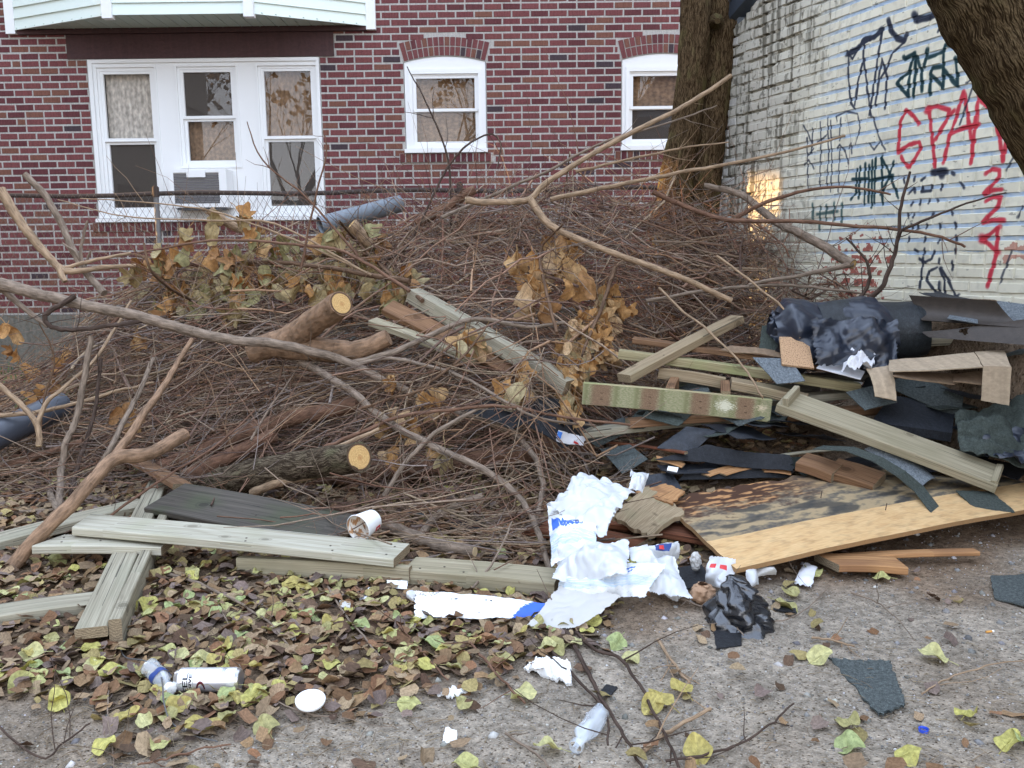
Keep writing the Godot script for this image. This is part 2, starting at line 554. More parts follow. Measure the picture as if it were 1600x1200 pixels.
func sash_window(win: Node3D, at: Vector3, hole: Rect2, up: Rect2, down: Rect2, z: float, behind_up: String, behind_down: String) -> void:
	var jm := MB.new()
	holed(jm, hole, [up.grow_individual(0.034, 0.029, 0.034, 0.029), down.grow_individual(0.034, 0.029, 0.034, 0.029)], z - 0.06, z + 0.006)
	obj("jamb", jm.commit(at), mats.white_paint, win)
	for k in 2:
		var g := up if k == 0 else down
		var zz := z - 0.02 * k
		var s := MB.new()
		holed(s, g.grow_individual(0.035, 0.03, 0.035, 0.03), [g], zz - 0.03, zz)
		obj("upper_sash" if k == 0 else "lower_sash", s.commit(at), mats.white_paint, win)
		var p := MB.new()
		p.quad(Vector3(g.position.x, g.position.y, zz - 0.018), Vector3(g.end.x, g.position.y, zz - 0.018), Vector3(g.end.x, g.end.y, zz - 0.018), Vector3(g.position.x, g.end.y, zz - 0.018), Vector3.BACK)
		obj("pane", p.commit(at), mats.glass, win)
		var what := behind_up if k == 0 else behind_down
		var c := MB.new()
		var zb := zz - (0.028 if what == "screen" else 0.10)
		var e := g.grow(0.02)
		c.quad(Vector3(e.position.x, e.position.y, zb), Vector3(e.end.x, e.position.y, zb), Vector3(e.end.x, e.end.y, zb), Vector3(e.position.x, e.end.y, zb), Vector3.BACK, Color.WHITE, Vector2(0, 0), Vector2(1.3, 0), Vector2(1.3, 1), Vector2(0, 1))
		obj({"screen": "insect_screen", "curtain": "curtain", "blind": "blind"}[what], c.commit(at), mats[what], win)

func triple_window(house: Node3D, at: Vector3) -> void:
	var c := MB.new()
	var holes := [rect(-4.42, -3.80, 1.71, 3.255), rect(-3.56, -2.93, 2.215, 3.255), rect(-2.69, -2.065, 1.71, 3.255)]
	holed(c, rect(-4.505, -2.025, 1.665, 3.338), holes, ZW - 0.06, ZW - 0.015)
	var win := obj("triple_window", c.commit(at), mats.white_paint, house)
	var trim := MB.new()
	holed(trim, rect(-4.503, -2.027, 1.667, 3.336), [rect(-4.46, -2.06, 1.70, 3.30)], ZW - 0.015, ZW + 0.005)
	for h: Rect2 in holes: holed(trim, h.grow(0.022), [h], ZW - 0.015, ZW - 0.005)
	obj("trim", trim.commit(at), mats.white_paint, win)
	var sill := MB.new()
	sill.box(Vector3(-4.53, 1.622, ZW - 0.06), Vector3(-2.0, 1.662, ZW + 0.045))
	obj("sill", sill.commit(at), mats.white_paint, win)
	sash_window(win, at, holes[0], rect(-4.36, -3.86, 2.52, 3.19), rect(-4.355, -3.865, 1.78, 2.455), ZW - 0.03, "blind", "screen")
	sash_window(win, at, holes[1], rect(-3.50, -2.99, 2.745, 3.20), rect(-3.49, -2.99, 2.275, 2.69), ZW - 0.03, "screen", "curtain")
	sash_window(win, at, holes[2], rect(-2.63, -2.13, 2.525, 3.20), rect(-2.625, -2.125, 1.78, 2.465), ZW - 0.03, "curtain", "screen")
	win.set_meta("label", "group of three white sash windows side by side under the bay")

func small_window(house: Node3D, at: Vector3, h: Rect2, lower: String) -> void:
	var x0 := h.position.x
	var x1 := h.end.x
	var c := MB.new()
	holed(c, rect(x0 + 0.005, x1 - 0.005, 2.365, 3.24), [rect(x0 + 0.075, x1 - 0.075, 2.38, 3.16)], ZW - 0.06, ZW - 0.012)
	var cy := 3.33 - 1.64
	for q in 12:                                          # white panel under the arch
		var a := x0 + 0.005 + (x1 - x0 - 0.01) * q / 12.0
		var b := x0 + 0.005 + (x1 - x0 - 0.01) * (q + 1) / 12.0
		var m := h.get_center().x
		c.quad(Vector3(a, 3.24, ZW - 0.012), Vector3(b, 3.24, ZW - 0.012), Vector3(b, cy + sqrt(1.638 * 1.638 - (b - m) * (b - m)), ZW - 0.012), Vector3(a, cy + sqrt(1.638 * 1.638 - (a - m) * (a - m)), ZW - 0.012), Vector3.BACK)
	var win := obj("window", c.commit(at), mats.white_paint, house)
	var t := MB.new()
	holed(t, rect(x0 + 0.045, x1 - 0.045, 2.37, 3.20), [rect(x0 + 0.085, x1 - 0.085, 2.40, 3.15)], ZW - 0.012, ZW - 0.002)
	obj("trim", t.commit(at), mats.white_paint, win)
	var s := MB.new()
	s.box(Vector3(x0 - 0.01, 2.322, ZW - 0.06), Vector3(x1 + 0.01, 2.363, ZW + 0.04))
	obj("sill", s.commit(at), mats.white_paint, win)
	sash_window(win, at, rect(x0 + 0.075, x1 - 0.075, 2.38, 3.16), rect(x0 + 0.125, x1 - 0.125, 2.79, 3.105), rect(x0 + 0.12, x1 - 0.12, 2.445, 2.755), ZW - 0.025, "curtain", lower)

func bay(house: Node3D, at: Vector3) -> void:
	var pts := [Vector3(-5.27, 0, -9.98), Vector3(-3.99, 0, -9.4), Vector3(-2.58, 0, -9.4), Vector3(-1.45, 0, -9.98)]
	var core := MB.new()
	for i in 3:
		var n: Vector3 = (pts[i + 1] - pts[i]).cross(Vector3.UP)
		var q := pts[i] as Vector3
		var r := pts[i + 1] as Vector3
		var o := n.normalized() * (0.03 if n.z < 0 else -0.03)
		core.quad(q + o + Vector3(0, 3.66, 0), r + o + Vector3(0, 3.66, 0), r + o + Vector3(0, 6.5, 0), q + o + Vector3(0, 6.5, 0), -o)
	var b := obj("bay", core.commit(at), mats.siding, house)
	for i in 3:
		var q := pts[i] as Vector3
		var r := pts[i + 1] as Vector3
		var n := (r - q).cross(Vector3.UP).normalized()
		if n.z < 0: n = -n
		for k in 14:                                            # clapboards, each leaning out at its foot
			var y := 3.635 + k * 0.115
			var m := MB.new()
			var e0 := q + (r - q) * 0.02
			var e1 := q + (r - q) * 0.98
			var bot := n * 0.012
			var top := n * -0.006
			m.quad(e0 + bot + Vector3(0, y, 0), e1 + bot + Vector3(0, y, 0), e1 + top + Vector3(0, y + 0.118, 0), e0 + top + Vector3(0, y + 0.118, 0), n)
			m.quad(e0 + bot + Vector3(0, y, 0), e1 + bot + Vector3(0, y, 0), e1 - n * 0.01 + Vector3(0, y, 0), e0 - n * 0.01 + Vector3(0, y, 0), Vector3.DOWN)
			obj("clapboard", m.commit(at), mats.siding, b)
	for i in 4:
		var p := pts[i] as Vector3
		var m := MB.new()
		var g := 0.05
		m.box(Vector3(p.x - g, 3.60, p.z - 0.05), Vector3(p.x + g, 6.5, p.z + 0.035))
		obj("corner_post", m.commit(at), mats.white_paint, b)
	var z := 0
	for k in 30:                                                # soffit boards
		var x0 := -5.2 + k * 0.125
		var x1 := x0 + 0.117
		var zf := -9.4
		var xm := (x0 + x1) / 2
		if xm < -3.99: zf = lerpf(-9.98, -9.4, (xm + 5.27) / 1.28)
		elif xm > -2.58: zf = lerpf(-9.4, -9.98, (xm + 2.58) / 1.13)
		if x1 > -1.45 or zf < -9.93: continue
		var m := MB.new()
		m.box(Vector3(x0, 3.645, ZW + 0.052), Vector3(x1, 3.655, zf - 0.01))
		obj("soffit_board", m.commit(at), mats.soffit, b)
		z += 1
	b.set_meta("label", "pale green sided bay above the triple window")

func air_conditioner() -> void:
	var at := Vector3(-3.325, 1.745, -9.87)
	var t := thing("air_conditioner", "white window air conditioner with grey louvres under the middle sash", "air conditioner", at)
	var m := MB.new()
	holed(m, rect(-3.63, -3.02, 1.76, 2.16), [rect(-3.585, -3.10, 1.80, 2.125)], -9.80, -9.78)
	m.box(Vector3(-3.63, 1.76, -10.01), Vector3(-3.02, 2.16, -9.803))
	obj("case", m.commit(at), mats.white_paint, t)
	var dark := mat("louvre", lin(0.16, 0.155, 0.16), 0.5)
	var y := 1.805
	while y < 2.12:
		var s := MB.new()
		s.quad(Vector3(-3.585, y, -9.784), Vector3(-3.10, y, -9.784), Vector3(-3.10, y + 0.013, -9.798), Vector3(-3.585, y + 0.013, -9.798), Vector3.BACK + Vector3.UP)
		obj("louvre", s.commit(at), dark, t)
		y += 0.0175
	m = MB.new()
	m.box(Vector3(-3.44, 2.075, -9.78), Vector3(-3.24, 2.15, -9.77))
	obj("badge_plate", m.commit(at), mats.white_paint, t)
	m = MB.new()
	m.box(Vector3(-3.57, 1.735, -9.99), Vector3(-3.08, 1.757, -9.80))
	obj("bracket", m.commit(at), mats.dark_metal, t)

# ---------- the painted brick wall on the right ----------
const WP := Vector3(1.75, 0, -7.2)
var WD := Vector3(0.362, 0, 1).normalized()
var WN := Vector3(-WD.z, 0, WD.x)
const WR := Rect2(-0.15, 0.55, 3.2, 2.7)          # the part of the wall that the paint picture covers (along, up)
const WS := 440.0                                 # its pixels per metre
func wpt(x: float, y: float) -> Vector2:            # where a line of sight meets the wall: along, up
	var r := ray(x, y)
	var q := CAM + r * ((WP - CAM).dot(WN) / r.dot(WN))
	return Vector2((q - WP).dot(WD), q.y)
func walltop(s: float) -> float:
	return minf(2.93 + 0.42 * (s + 0.1), 6.0)

func spray(im: Image, pts: Array, wide: float, col: Color, strength := 0.9) -> void:   # a stroke of paint, given as points seen in the photograph
	var q := []
	for p in pts: q.append(wpt(p[0], p[1]))
	for i in q.size() - 1:
		var a: Vector2 = q[i]
		var b: Vector2 = q[i + 1]
		var steps := maxi(1, int(a.distance_to(b) / 0.004))
		for s in steps + 1:
			var c := a.lerp(b, float(s) / steps)
			var rr := wide * (0.85 + 0.3 * N2.get_noise_2d(c.x * 200.0, c.y * 200.0)) * WS / 2.0
			var cx := (c.x - WR.position.x) * WS
			var cy := (WR.end.y - c.y) * WS
			var n := int(ceil(rr + 1.5))
			for dy in range(-n, n + 1):
				for dx in range(-n, n + 1):
					var x := int(cx) + dx
					var y := int(cy) + dy
					if x < 0 or y < 0 or x >= im.get_width() or y >= im.get_height(): continue
					var d := Vector2(x + 0.5 - cx, y + 0.5 - cy).length()
					var k := (1.0 - smoothstep(rr * 0.4, rr * 1.15 + 1.3, d)) * strength * 0.5
					if k > 0.01: im.set_pixel(x, y, im.get_pixel(x, y).lerp(col, k))

func paint_picture() -> Image:
	var w := int(WR.size.x * WS)
	var h := int(WR.size.y * WS)
	var red := Color(0.62, 0.33, 0.27)
	var im := Image.create(w, h, false, Image.FORMAT_RGB8)
	for y in h:
		var up := WR.end.y - y / WS
		for x in w:
			var s := WR.position.x + x / WS
			var a := N1.get_noise_2d(s * 110.0, up * 110.0)
			var f := N2.get_noise_2d(s * 240.0, up * 240.0)
			var row := int(floor((up - 0.10) / 0.075))
			var v := fposmod((up - 0.10) / 0.075, 1.0)
			var joint := v > 0.72 or v < 0.03
			var near := smoothstep(0.75, 1.25, s + 0.25 * a)
			var cream := Color(0.905, 0.885, 0.800)
			var c := cream
			if joint and up > 1.22 + 0.05 * a: c = cream.lerp(Color(0.68, 0.755, 0.83), near * clampf(0.9 + 0.6 * f, 0.0, 1.0))
			c = c.darkened(0.05 + 0.10 * maxf(0.0, f))
			# weathered, soot-streaked far end
			var old := (1.0 - smoothstep(0.25, 1.25, s - 0.25 * (up - 2.0) + 0.35 * a)) 
			var streak := N2.get_noise_2d(s * 330.0, up * 22.0)
			c = c.lerp(Color(0.66, 0.645, 0.60), old * 0.75)
			c = c.lerp(Color(0.40, 0.385, 0.34), old * smoothstep(0.0, 0.55, streak + 0.35 * a))
			c = c.lerp(Color(0.30, 0.285, 0.25), old * smoothstep(0.22, 0.5, f) * 0.55)
			# flaked paint low in the middle
			var fl := smoothstep(0.0, 0.10, 0.16 - Vector2((s - 1.42) * 0.62, (up - 1.12) * 0.80).length() + 0.26 * f + 0.16 * a)
			if fl > 0.5 and not joint and N2.get_noise_2d(s * 420.0, up * 420.0) < 0.28: c = red.lightened(0.10).darkened(0.15 * f + 0.02)
			var fl2 := 0.085 - Vector2((s - 2.62) * 0.7, up - 1.22).length() + 0.07 * f
			if fl2 > 0.04 and not joint: c = Color(0.72, 0.55, 0.48)
			if N2.get_noise_2d(s * 160.0 + 90.0, up * 420.0) > 0.60: c = c.darkened(0.25)
			im.set_pixel(x, y, c)
	# writing
	var ink := Color(0.17, 0.19, 0.24)
	var teal := Color(0.10, 0.20, 0.22)
	var rd := Color(0.74, 0.22, 0.27)
	for st in [  # first tag
		[[1323, 80], [1332, 92], [1345, 70], [1362, 60], [1380, 45]], [[1326, 85], [1325, 120], [1330, 160], [1336, 170]], [[1351, 62], [1348, 100], [1340, 130], [1336, 165]], [[1350, 92], [1352, 110], [1358, 160], [1362, 182]], [[1378, 48], [1372, 90], [1366, 130], [1359, 180]], [[1378, 92], [1374, 115], [1368, 165]], [[1378, 92], [1386, 120], [1383, 170]], [[1413, 66], [1395, 82], [1385, 108], [1376, 122]]]:
		spray(im, st, 0.0208, ink)
	spray(im, [[1323, 85], [1338, 78], [1351, 62], [1366, 58], [1378, 46]], 0.045, ink)
	spray(im, [[1388, 30], [1392, 48], [1402, 60], [1413, 64], [1416, 54]], 0.04, ink)
	spray(im, [[1428, 22], [1432, 31], [1450, 28], [1475, 16]], 0.05, ink)
	spray(im, [[1476, 26], [1466, 50]], 0.018, ink)
	for st in [  # second tag
		[[1412, 88], [1414, 92], [1424, 86], [1430, 82]], [[1428, 84], [1422, 110], [1419, 150]], [[1430, 84], [1431, 110], [1427, 152]], [[1420, 150], [1408, 138], [1402, 130], [1408, 122], [1422, 112]], [[1432, 88], [1440, 110], [1441, 143]], [[1449, 76], [1447, 92], [1444, 105]], [[1450, 90], [1462, 86], [1474, 80], [1478, 70]], [[1474, 82], [1474, 120], [1474, 138]], [[1474, 136], [1462, 124], [1454, 116], [1457, 106], [1472, 104]], [[1493, 90], [1496, 120], [1497, 134]], [[1496, 134], [1486, 122], [1474, 108]], [[1453, 148], [1454, 120]], [[1478, 70], [1492, 72], [1508, 68]]]:
		spray(im, st, 0.0286, teal)
	for st in [  # red lettering SPAN and the numbers 2 2 and an arrow
		[[1436, 194], [1428, 182], [1416, 172], [1407, 190], [1403, 238], [1420, 226], [1437, 222], [1439, 230], [1430, 248], [1420, 261], [1413, 254], [1408, 244]],
		[[1452, 172], [1456, 210], [1461, 262]], [[1448, 170], [1464, 166], [1484, 172], [1478, 190], [1460, 220]],
		[[1506, 142], [1492, 190], [1484, 210], [1474, 255]], [[1484, 180], [1492, 172]], [[1506, 145], [1514, 190], [1520, 225], [1517, 256]], [[1484, 210], [1505, 200], [1530, 194]],
		[[1530, 144], [1526, 180], [1518, 255]], [[1530, 144], [1534, 158], [1548, 170], [1560, 205], [1568, 252]], [[1568, 252], [1573, 210]],
		[[1540, 272], [1550, 264], [1562, 266], [1562, 276], [1548, 292], [1538, 303], [1552, 297], [1566, 296]],
		[[1540, 315], [1552, 307], [1564, 309], [1560, 322], [1544, 338], [1535, 348], [1550, 344], [1570, 344]],
		[[1562, 354], [1548, 366], [1533, 374], [1546, 382], [1558, 394]], [[1560, 356], [1556, 400], [1548, 430], [1543, 448]]]:
		spray(im, st, 0.0312, rd)
	for st in [[[1534, 372], [1536, 374]], [[1557, 393], [1558, 394]], [[1448, 172], [1453, 171]]]: spray(im, st, 0.0650, rd)
	for st in [  # dark green tag in the middle
		[[1332, 280], [1356, 279]], [[1339, 264], [1338, 300]], [[1352, 255], [1350, 320]], [[1358, 258], [1357, 316]], [[1363, 250], [1362, 325]], [[1368, 246], [1366, 318]], [[1378, 244], [1379, 320]], [[1360, 282], [1396, 274]], [[1377, 246], [1390, 270], [1404, 310]], [[1397, 252], [1388, 280], [1376, 304]], [[1330, 312], [1338, 300]], [[1344, 260], [1342, 310]]]:
		spray(im, st, 0.0234, teal)
	for st in [  # thin scribbles near the middle
		[[1256, 196], [1264, 212], [1270, 230]], [[1261, 215], [1262, 260], [1262, 295]], [[1282, 190], [1283, 230], [1281, 292]], [[1293, 184], [1295, 240], [1292, 290]], [[1298, 188], [1300, 260], [1298, 300]], [[1308, 190], [1306, 182], [1322, 174], [1340, 178], [1344, 200], [1336, 226]], [[1314, 184], [1312, 220]], [[1308, 232], [1312, 226], [1320, 236], [1326, 256]], [[1326, 232], [1330, 224], [1331, 240]], [[1276, 222], [1286, 216], [1292, 210]], [[1256, 258], [1264, 250], [1272, 264]], [[1312, 232], [1310, 300]], [[1364, 182], [1370, 204], [1378, 226], [1384, 234]], [[1358, 224], [1366, 234], [1374, 222]], [[1262, 244], [1272, 232]], [[1270, 200], [1268, 240]]]:
		spray(im, st, 0.0156, ink, 0.7)
	for st in [  # the tag whose paint stayed on the brick faces only
		[[1456, 270], [1470, 268], [1478, 268]], [[1470, 268], [1473, 275]]]: spray(im, st, 0.0520, ink)
	for st in [[[1412, 278], [1414, 286]], [[1439, 282], [1446, 277]], [[1486, 269], [1492, 273]], [[1500, 285], [1507, 294]], [[1429, 276], [1428, 283]], [[1440, 300], [1441, 292], [1442, 299], [1455, 298], [1456, 290]], [[1472, 288], [1471, 297]], [[1420, 302], [1428, 294], [1430, 301]], [[1438, 312], [1437, 320]], [[1452, 312], [1451, 318]], [[1426, 316], [1424, 321]], [[1464, 312], [1466, 315]], [[1418, 334], [1420, 341]], [[1428, 334], [1427, 340]], [[1458, 333], [1456, 339]], [[1486, 330], [1489, 336]], [[1434, 350], [1434, 358]], [[1424, 350], [1426, 358]], [[1449, 350], [1447, 357]], [[1468, 350], [1469, 357]], [[1492, 348], [1494, 357]], [[1421, 370], [1419, 378]], [[1446, 370], [1444, 378]], [[1468, 374], [1466, 380]], [[1494, 368], [1494, 376]], [[1429, 390], [1434, 393]], [[1445, 388], [1444, 398]], [[1493, 389], [1492, 396]]]:
		spray(im, st, 0.0208, ink)
	for st in [[[1436, 404], [1446, 410], [1456, 404], [1460, 392]], [[1443, 402], [1440, 425], [1438, 450]], [[1464, 418], [1452, 424], [1447, 436], [1458, 450], [1467, 466]], [[1468, 404], [1467, 412]], [[1468, 418], [1476, 440], [1476, 466]], [[1470, 418], [1484, 442], [1493, 464], [1498, 461]], [[1488, 408], [1488, 422]], [[1468, 440], [1468, 462]]]:
		spray(im, st, 0.0208, ink)
	for st in [[[1588, 240], [1572, 266]], [[1580, 392], [1574, 412], [1562, 444]], [[1598, 322], [1590, 340]], [[1510, 130], [1524, 120]], [[1524, 126], [1508, 168], [1500, 195]]]: spray(im, st, 0.0156, ink, 0.7)
	spray(im, [[1532, 131], [1542, 128]], 0.03, ink)
	for st in [[[1270, 318], [1270, 345]], [[1282, 322], [1280, 360]], [[1292, 320], [1290, 350]], [[1304, 316], [1303, 345]], [[1316, 318], [1315, 350]], [[1276, 335], [1310, 330]]]: spray(im, st, 0.0260, Color(0.22, 0.32, 0.32), 0.6)
	return im

func build_painted_wall() -> void:
	var im := paint_picture()
	var paint := mat("painted_brick", Color.WHITE, 0.7, {"tex": texture(im), "once": true, "spec": 0.3})
	var plain := mat("plain_paint", lin(0.68, 0.66, 0.60), 0.75, {"tex": mats.grit_t, "nrm": mats.grit_n, "tri": 1.3})
	var at := WP + WD * 1.5
	var t := thing("painted_brick_wall", "white painted brick wall covered in graffiti on the right", "wall", at)
	# mortar bed, hollow where the joints have washed out near the top of the far end
	var bed := MB.new()
	var nu := 150
	var nv := 180
	for j in nv + 1:
		for i in nu + 1:
			var s := -0.14 + 3.15 * i / nu
			var u := minf(0.57 + 2.66 * j / nv, walltop(s) - 0.02)
			var e := smoothstep(0.1, 0.3, N2.get_noise_2d(s * 70.0, u * 170.0) + 0.35 * (u - 2.3)) * (1.0 - smoothstep(0.5, 1.1, s - 0.25 * (u - 2.0))) 
			var p := WP + WD * s + Vector3.UP * u - WN * (0.004 + 0.024 * e)
			bed.vert(p, WN, Vector2((s - WR.position.x) / WR.size.x, 1.0 - (u - WR.position.y) / WR.size.y))
	for j in nv:
		for i in nu:
			var a := j * (nu + 1) + i
			bed.face(a, a + 1, a + nu + 2)
			bed.face(a, a + nu + 2, a + nu + 1)
	bed.smooth(0, 0)
	var bo := obj("mortar", bed.commit(at), paint, t)
	# the rest of the building: far end, near end, foot, top
	var o := WP - WN * 0.035
	var body := MB.new()
	var q := func(s: float, u: float, n: float) -> Vector3: return WP + WD * s + Vector3.UP * u - WN * n
	body.quad(q.call(-0.15, -0.3, 0.03), q.call(9.0, -0.3, 0.03), q.call(9.0, 6.0, 0.03), q.call(-0.15, 2.91, 0.03), WN)
	body.quad(q.call(-0.15, -0.3, 0.03), q.call(-0.15, 2.91, 0.03), q.call(-0.15, 2.91, 5.0), q.call(-0.15, -0.3, 5.0), -WD)
	body.quad(q.call(9.0, -0.3, 0.03), q.call(9.0, 6.0, 0.03), q.call(9.0, 6.0, 5.0), q.call(9.0, -0.3, 5.0), WD)
	body.quad(q.call(-0.15, 2.91, 0.03), q.call(9.0, 6.0, 0.03), q.call(9.0, 6.0, 5.0), q.call(-0.15, 2.91, 5.0), Vector3.UP)
	obj("building_side", body.commit(at), plain, t)
	var list := []
	var md := 0.192
	for row in 76:
		var y := 0.10 + row * 0.075 + (0.0 if row > 0 else 0.0)
		var x := -0.15
		var k := 0
		while x < 8.9:
			var ln := md if row % 6 != 2 else md * 0.5
			if k == 0 and row % 2: ln *= 0.5
			var e := minf(x + ln - 0.013, 8.9)
			if y + 0.06 < walltop(x) - 0.01: list.append([x, e, y, y + 0.0555 + R.randf_range(-0.001, 0.001)])
			x += ln
			k += 1
	list.sort_custom(func(a, b): return absf(a[0] - 2.1) + 0.8 * absf(a[2] - 1.9) + (6.0 if a[2] < 0.75 else 0.0) < absf(b[0] - 2.1) + 0.8 * absf(b[2] - 1.9) + (6.0 if b[2] < 0.75 else 0.0))
	var rest := MB.new()
	var rest2 := MB.new()
	var made := 0
	for s in list:
		var inside: bool = s[0] > -0.14 and s[1] < 3.0 and s[2] > 0.6 and s[3] < 3.2
		var out := 0.001 + R.randf_range(0.0, 0.002)
		if inside and made < 300:
			var b := MB.new()
			brick_into(b, WP, WD, WN, s[0], s[1], s[2], s[3], out, 0.03, Color.WHITE, 0.003, WR)
			obj("brick", b.commit(at), paint, bo)
			made += 1
		elif inside: brick_into(rest, WP, WD, WN, s[0], s[1], s[2], s[3], out, 0.03, Color.WHITE, 0.003, WR)
		else: brick_into(rest2, WP, WD, WN, s[0], s[1], s[2], s[3], out, 0.03, Color.WHITE, 0.003)
	obj("bricks", rest.commit(at), paint, bo).set_meta("kind", "stuff")
	obj("plain_bricks", rest2.commit(at), plain, bo).set_meta("kind", "stuff")
	# dark metal roof edge that climbs towards the street
	var cp := MB.new()
	var a0 := WP + WD * -0.17 + Vector3.UP * 2.93
	var a1 := WP + WD * 7.0 + Vector3.UP * 5.95
	var up := Vector3(0, 0.13, 0)
	cp.quad(a0 + WN * 0.05, a1 + WN * 0.05, a1 + WN * 0.05 + up, a0 + WN * 0.05 + up, WN)
	cp.quad(a0 + WN * 0.05, a1 + WN * 0.05, a1 - WN * 0.02, a0 - WN * 0.02, Vector3.DOWN)
	cp.quad(a0 + WN * 0.05 + up, a1 + WN * 0.05 + up, a1 - WN * 0.4 + up, a0 - WN * 0.4 + up, Vector3.UP)
	cp.quad(a0 + WN * 0.05, a0 + WN * 0.05 + up, a0 - WN * 0.4 + up, a0 - WN * 0.4, -WD)
	obj("roof_edge", cp.commit(at), mats.dark_metal, t)
	cp = MB.new()
	cp.tube(PackedVector3Array([a0 + WN * 0.055 + up, a1 + WN * 0.055 + up]), PackedFloat32Array([0.012, 0.012]), 6, Color.WHITE)
	obj("drip_bead", cp.commit(at), mats.wire, t)

# ---------- ground, neighbours, trees, fence ----------
const EDGE := [[-2.0, 2.2], [-0.9, 2.3], [-0.35, 2.45], [0.0, 2.6], [0.25, 2.85], [0.5, 3.3], [1.0, 3.7], [2.0, 4.4], [3.5, 4.8]]
func litter(x: float, z: float) -> float:                    # how thick the fallen leaves lie
	return smoothstep(-0.22, 0.18, -z - lerp_table(EDGE, x) + 0.22 * N1.get_noise_2d(x * 130.0, z * 130.0))

func build_ground() -> void:
	var dirt := picture(768, 768, func(x: int, y: int) -> Color:
		var a := torus_noise(N1, x, y, 768, 768, 90.0, 0.9)
		var f := N2.get_noise_2d(x * 1.1, y * 1.1)
		var g := N2.get_noise_2d(x * 5.0, y * 5.0)
		var k := 0.565 + 0.10 * a + 0.13 * f + 0.10 * g + 0.07 * (R.randf() - 0.5)
		var c := Color(k, k * 0.935, k * 0.845)
		if N2.get_noise_2d(x * 4.0 + 300.0, y * 4.0) > 0.52: c = Color(0.72, 0.71, 0.68)
		if N2.get_noise_2d(x * 3.0, y * 3.0 + 700.0) < -0.45: c = Color(0.33, 0.29, 0.24)
		return c)
	var m := mat("dirt", Color.WHITE, 0.95, {"tex": texture(dirt), "nrm": relief(dirt, 8.0), "ns": 0.9, "vc": true, "spec": 0.15})
	var xs := PackedFloat32Array()
	var zs := PackedFloat32Array()
	for x in [-90.0, -50.0, -25.0, -14.0, -9.0, -7.0, -6.0, -5.2]: xs.append(x)
	var q := -4.6
	while q < 4.6:
		xs.append(q)
		q += 0.055
	for x in [5.2, 6.0, 7.0, 9.0, 14.0, 25.0, 50.0, 90.0]: xs.append(x)
	for z in [-90.0, -50.0, -25.0, -16.0, -12.5, -11.0, -10.0, -9.4, -8.8, -8.2, -7.6, -7.2, -6.8]: zs.append(z)
	q = -6.5
	while q < -1.3:
		zs.append(q)
		q += 0.045
	for z in [-0.9, -0.4, 0.5, 2.0, 4.0, 8.0, 15.0, 30.0, 60.0, 90.0]: zs.append(z)
	var b := MB.new()
	for z in zs:
		for x in xs:
			var h := ground(x, z) + (0.005 * N2.get_noise_2d(x * 420.0, z * 420.0) if absf(x) < 4.7 and z > -6.6 else 0.0)
			var l := litter(x, z)
			var c := Color(0.98, 0.96, 0.93).lerp(Color(0.45, 0.36, 0.29), l)
			var damp := smoothstep(-0.05, 0.4, N1.get_noise_2d(x * 75.0 + 40.0, z * 75.0))     # darker earth patches
			c = c.lerp(Color(0.66, 0.58, 0.51), damp * 0.6)
			var soil := smoothstep(-0.15, 0.25, -z - lerp_table([[-0.2, 2.75], [0.3, 2.8], [0.8, 3.0], [1.4, 3.05], [2.4, 3.45], [3.4, 3.9]], x) + 0.3 * N1.get_noise_2d(x * 110.0, z * 110.0 + 300.0))   # freshly disturbed brown soil
			c = c.lerp(Color(0.62, 0.47, 0.36), soil * 0.85 * (1.0 - l))
			b.vert(Vector3(x, h, z), Vector3.UP, Vector2(x, z) / 1.7, c)
	var w := xs.size()
	for j in zs.size() - 1:
		for i in w - 1:
			var a := j * w + i
			b.face(a, a + 1, a + w + 1)
			b.face(a, a + w + 1, a + w)
	b.smooth(0, 0)
	var o := obj("ground", b.commit(), m)
	o.set_meta("kind", "structure")

func build_surroundings() -> void:
	# the tall neighbour on the left that keeps the low sun off the yard; its upper floors jut out over the alley
	var at := Vector3(-12.0, 0, -1.0)
	var t := thing("neighbour_house", "tall tan house beyond the left edge of the yard", "house", at)
	var tan_wall := mat("stucco", lin(0.40, 0.35, 0.29), 0.9, {"tex": mats.grit_t, "tri": 0.5})
	var b := MB.new()
	b.box(Vector3(-15.0, -0.2, -8.0), Vector3(-9.0, 5.35, 7.0))
	obj("wall", b.commit(at), tan_wall, t)
	b = MB.new()
	b.box(Vector3(-15.3, 5.353, -9.4), Vector3(-8.9, 8.6, 7.3))
	obj("upper_storey", b.commit(at), tan_wall, t)
	b = MB.new()
	b.box(Vector3(-15.6, 8.603, -9.6), Vector3(-8.6, 8.8, 7.6))
	obj("roof", b.commit(at), mats.dark_metal, t)
	for k in 4:
		b = MB.new()
		b.box(Vector3(-8.997, 1.4, -5.5 + k * 3.2), Vector3(-8.96, 2.9, -4.4 + k * 3.2))
		obj("window", b.commit(at), mats.screen, t)
	# bare trees across the street, lit by the sun: what the window panes mirror
	for a in [[-17.0, 13.0, 11.0], [-12.0, 15.5, 12.0], [-8.0, 14.0, 10.0], [-4.0, 16.0, 12.5], [0.5, 15.0, 10.5], [5.0, 16.5, 12.0], [9.5, 14.0, 10.0]]:
		var p := Vector3(a[0], 0, a[1])
		var tr := thing("street_tree", "tall autumn tree across the street behind the viewer", "tree", p, "trees across the street")
		var wood_b := MB.new()
		var leaf_b := MB.new()
		limb(wood_b, leaf_b, p - Vector3(0, 0.2, 0), Vector3(R.randf_range(-0.06, 0.06), 1, 0).normalized(), a[2] * 0.33, 0.2, 0)
		obj("trunk", wood_b.commit(p), mats.bark, tr)
		obj("crown", leaf_b.commit(p), mat("street_leaf", lin(0.26, 0.15, 0.05), 0.8), tr)

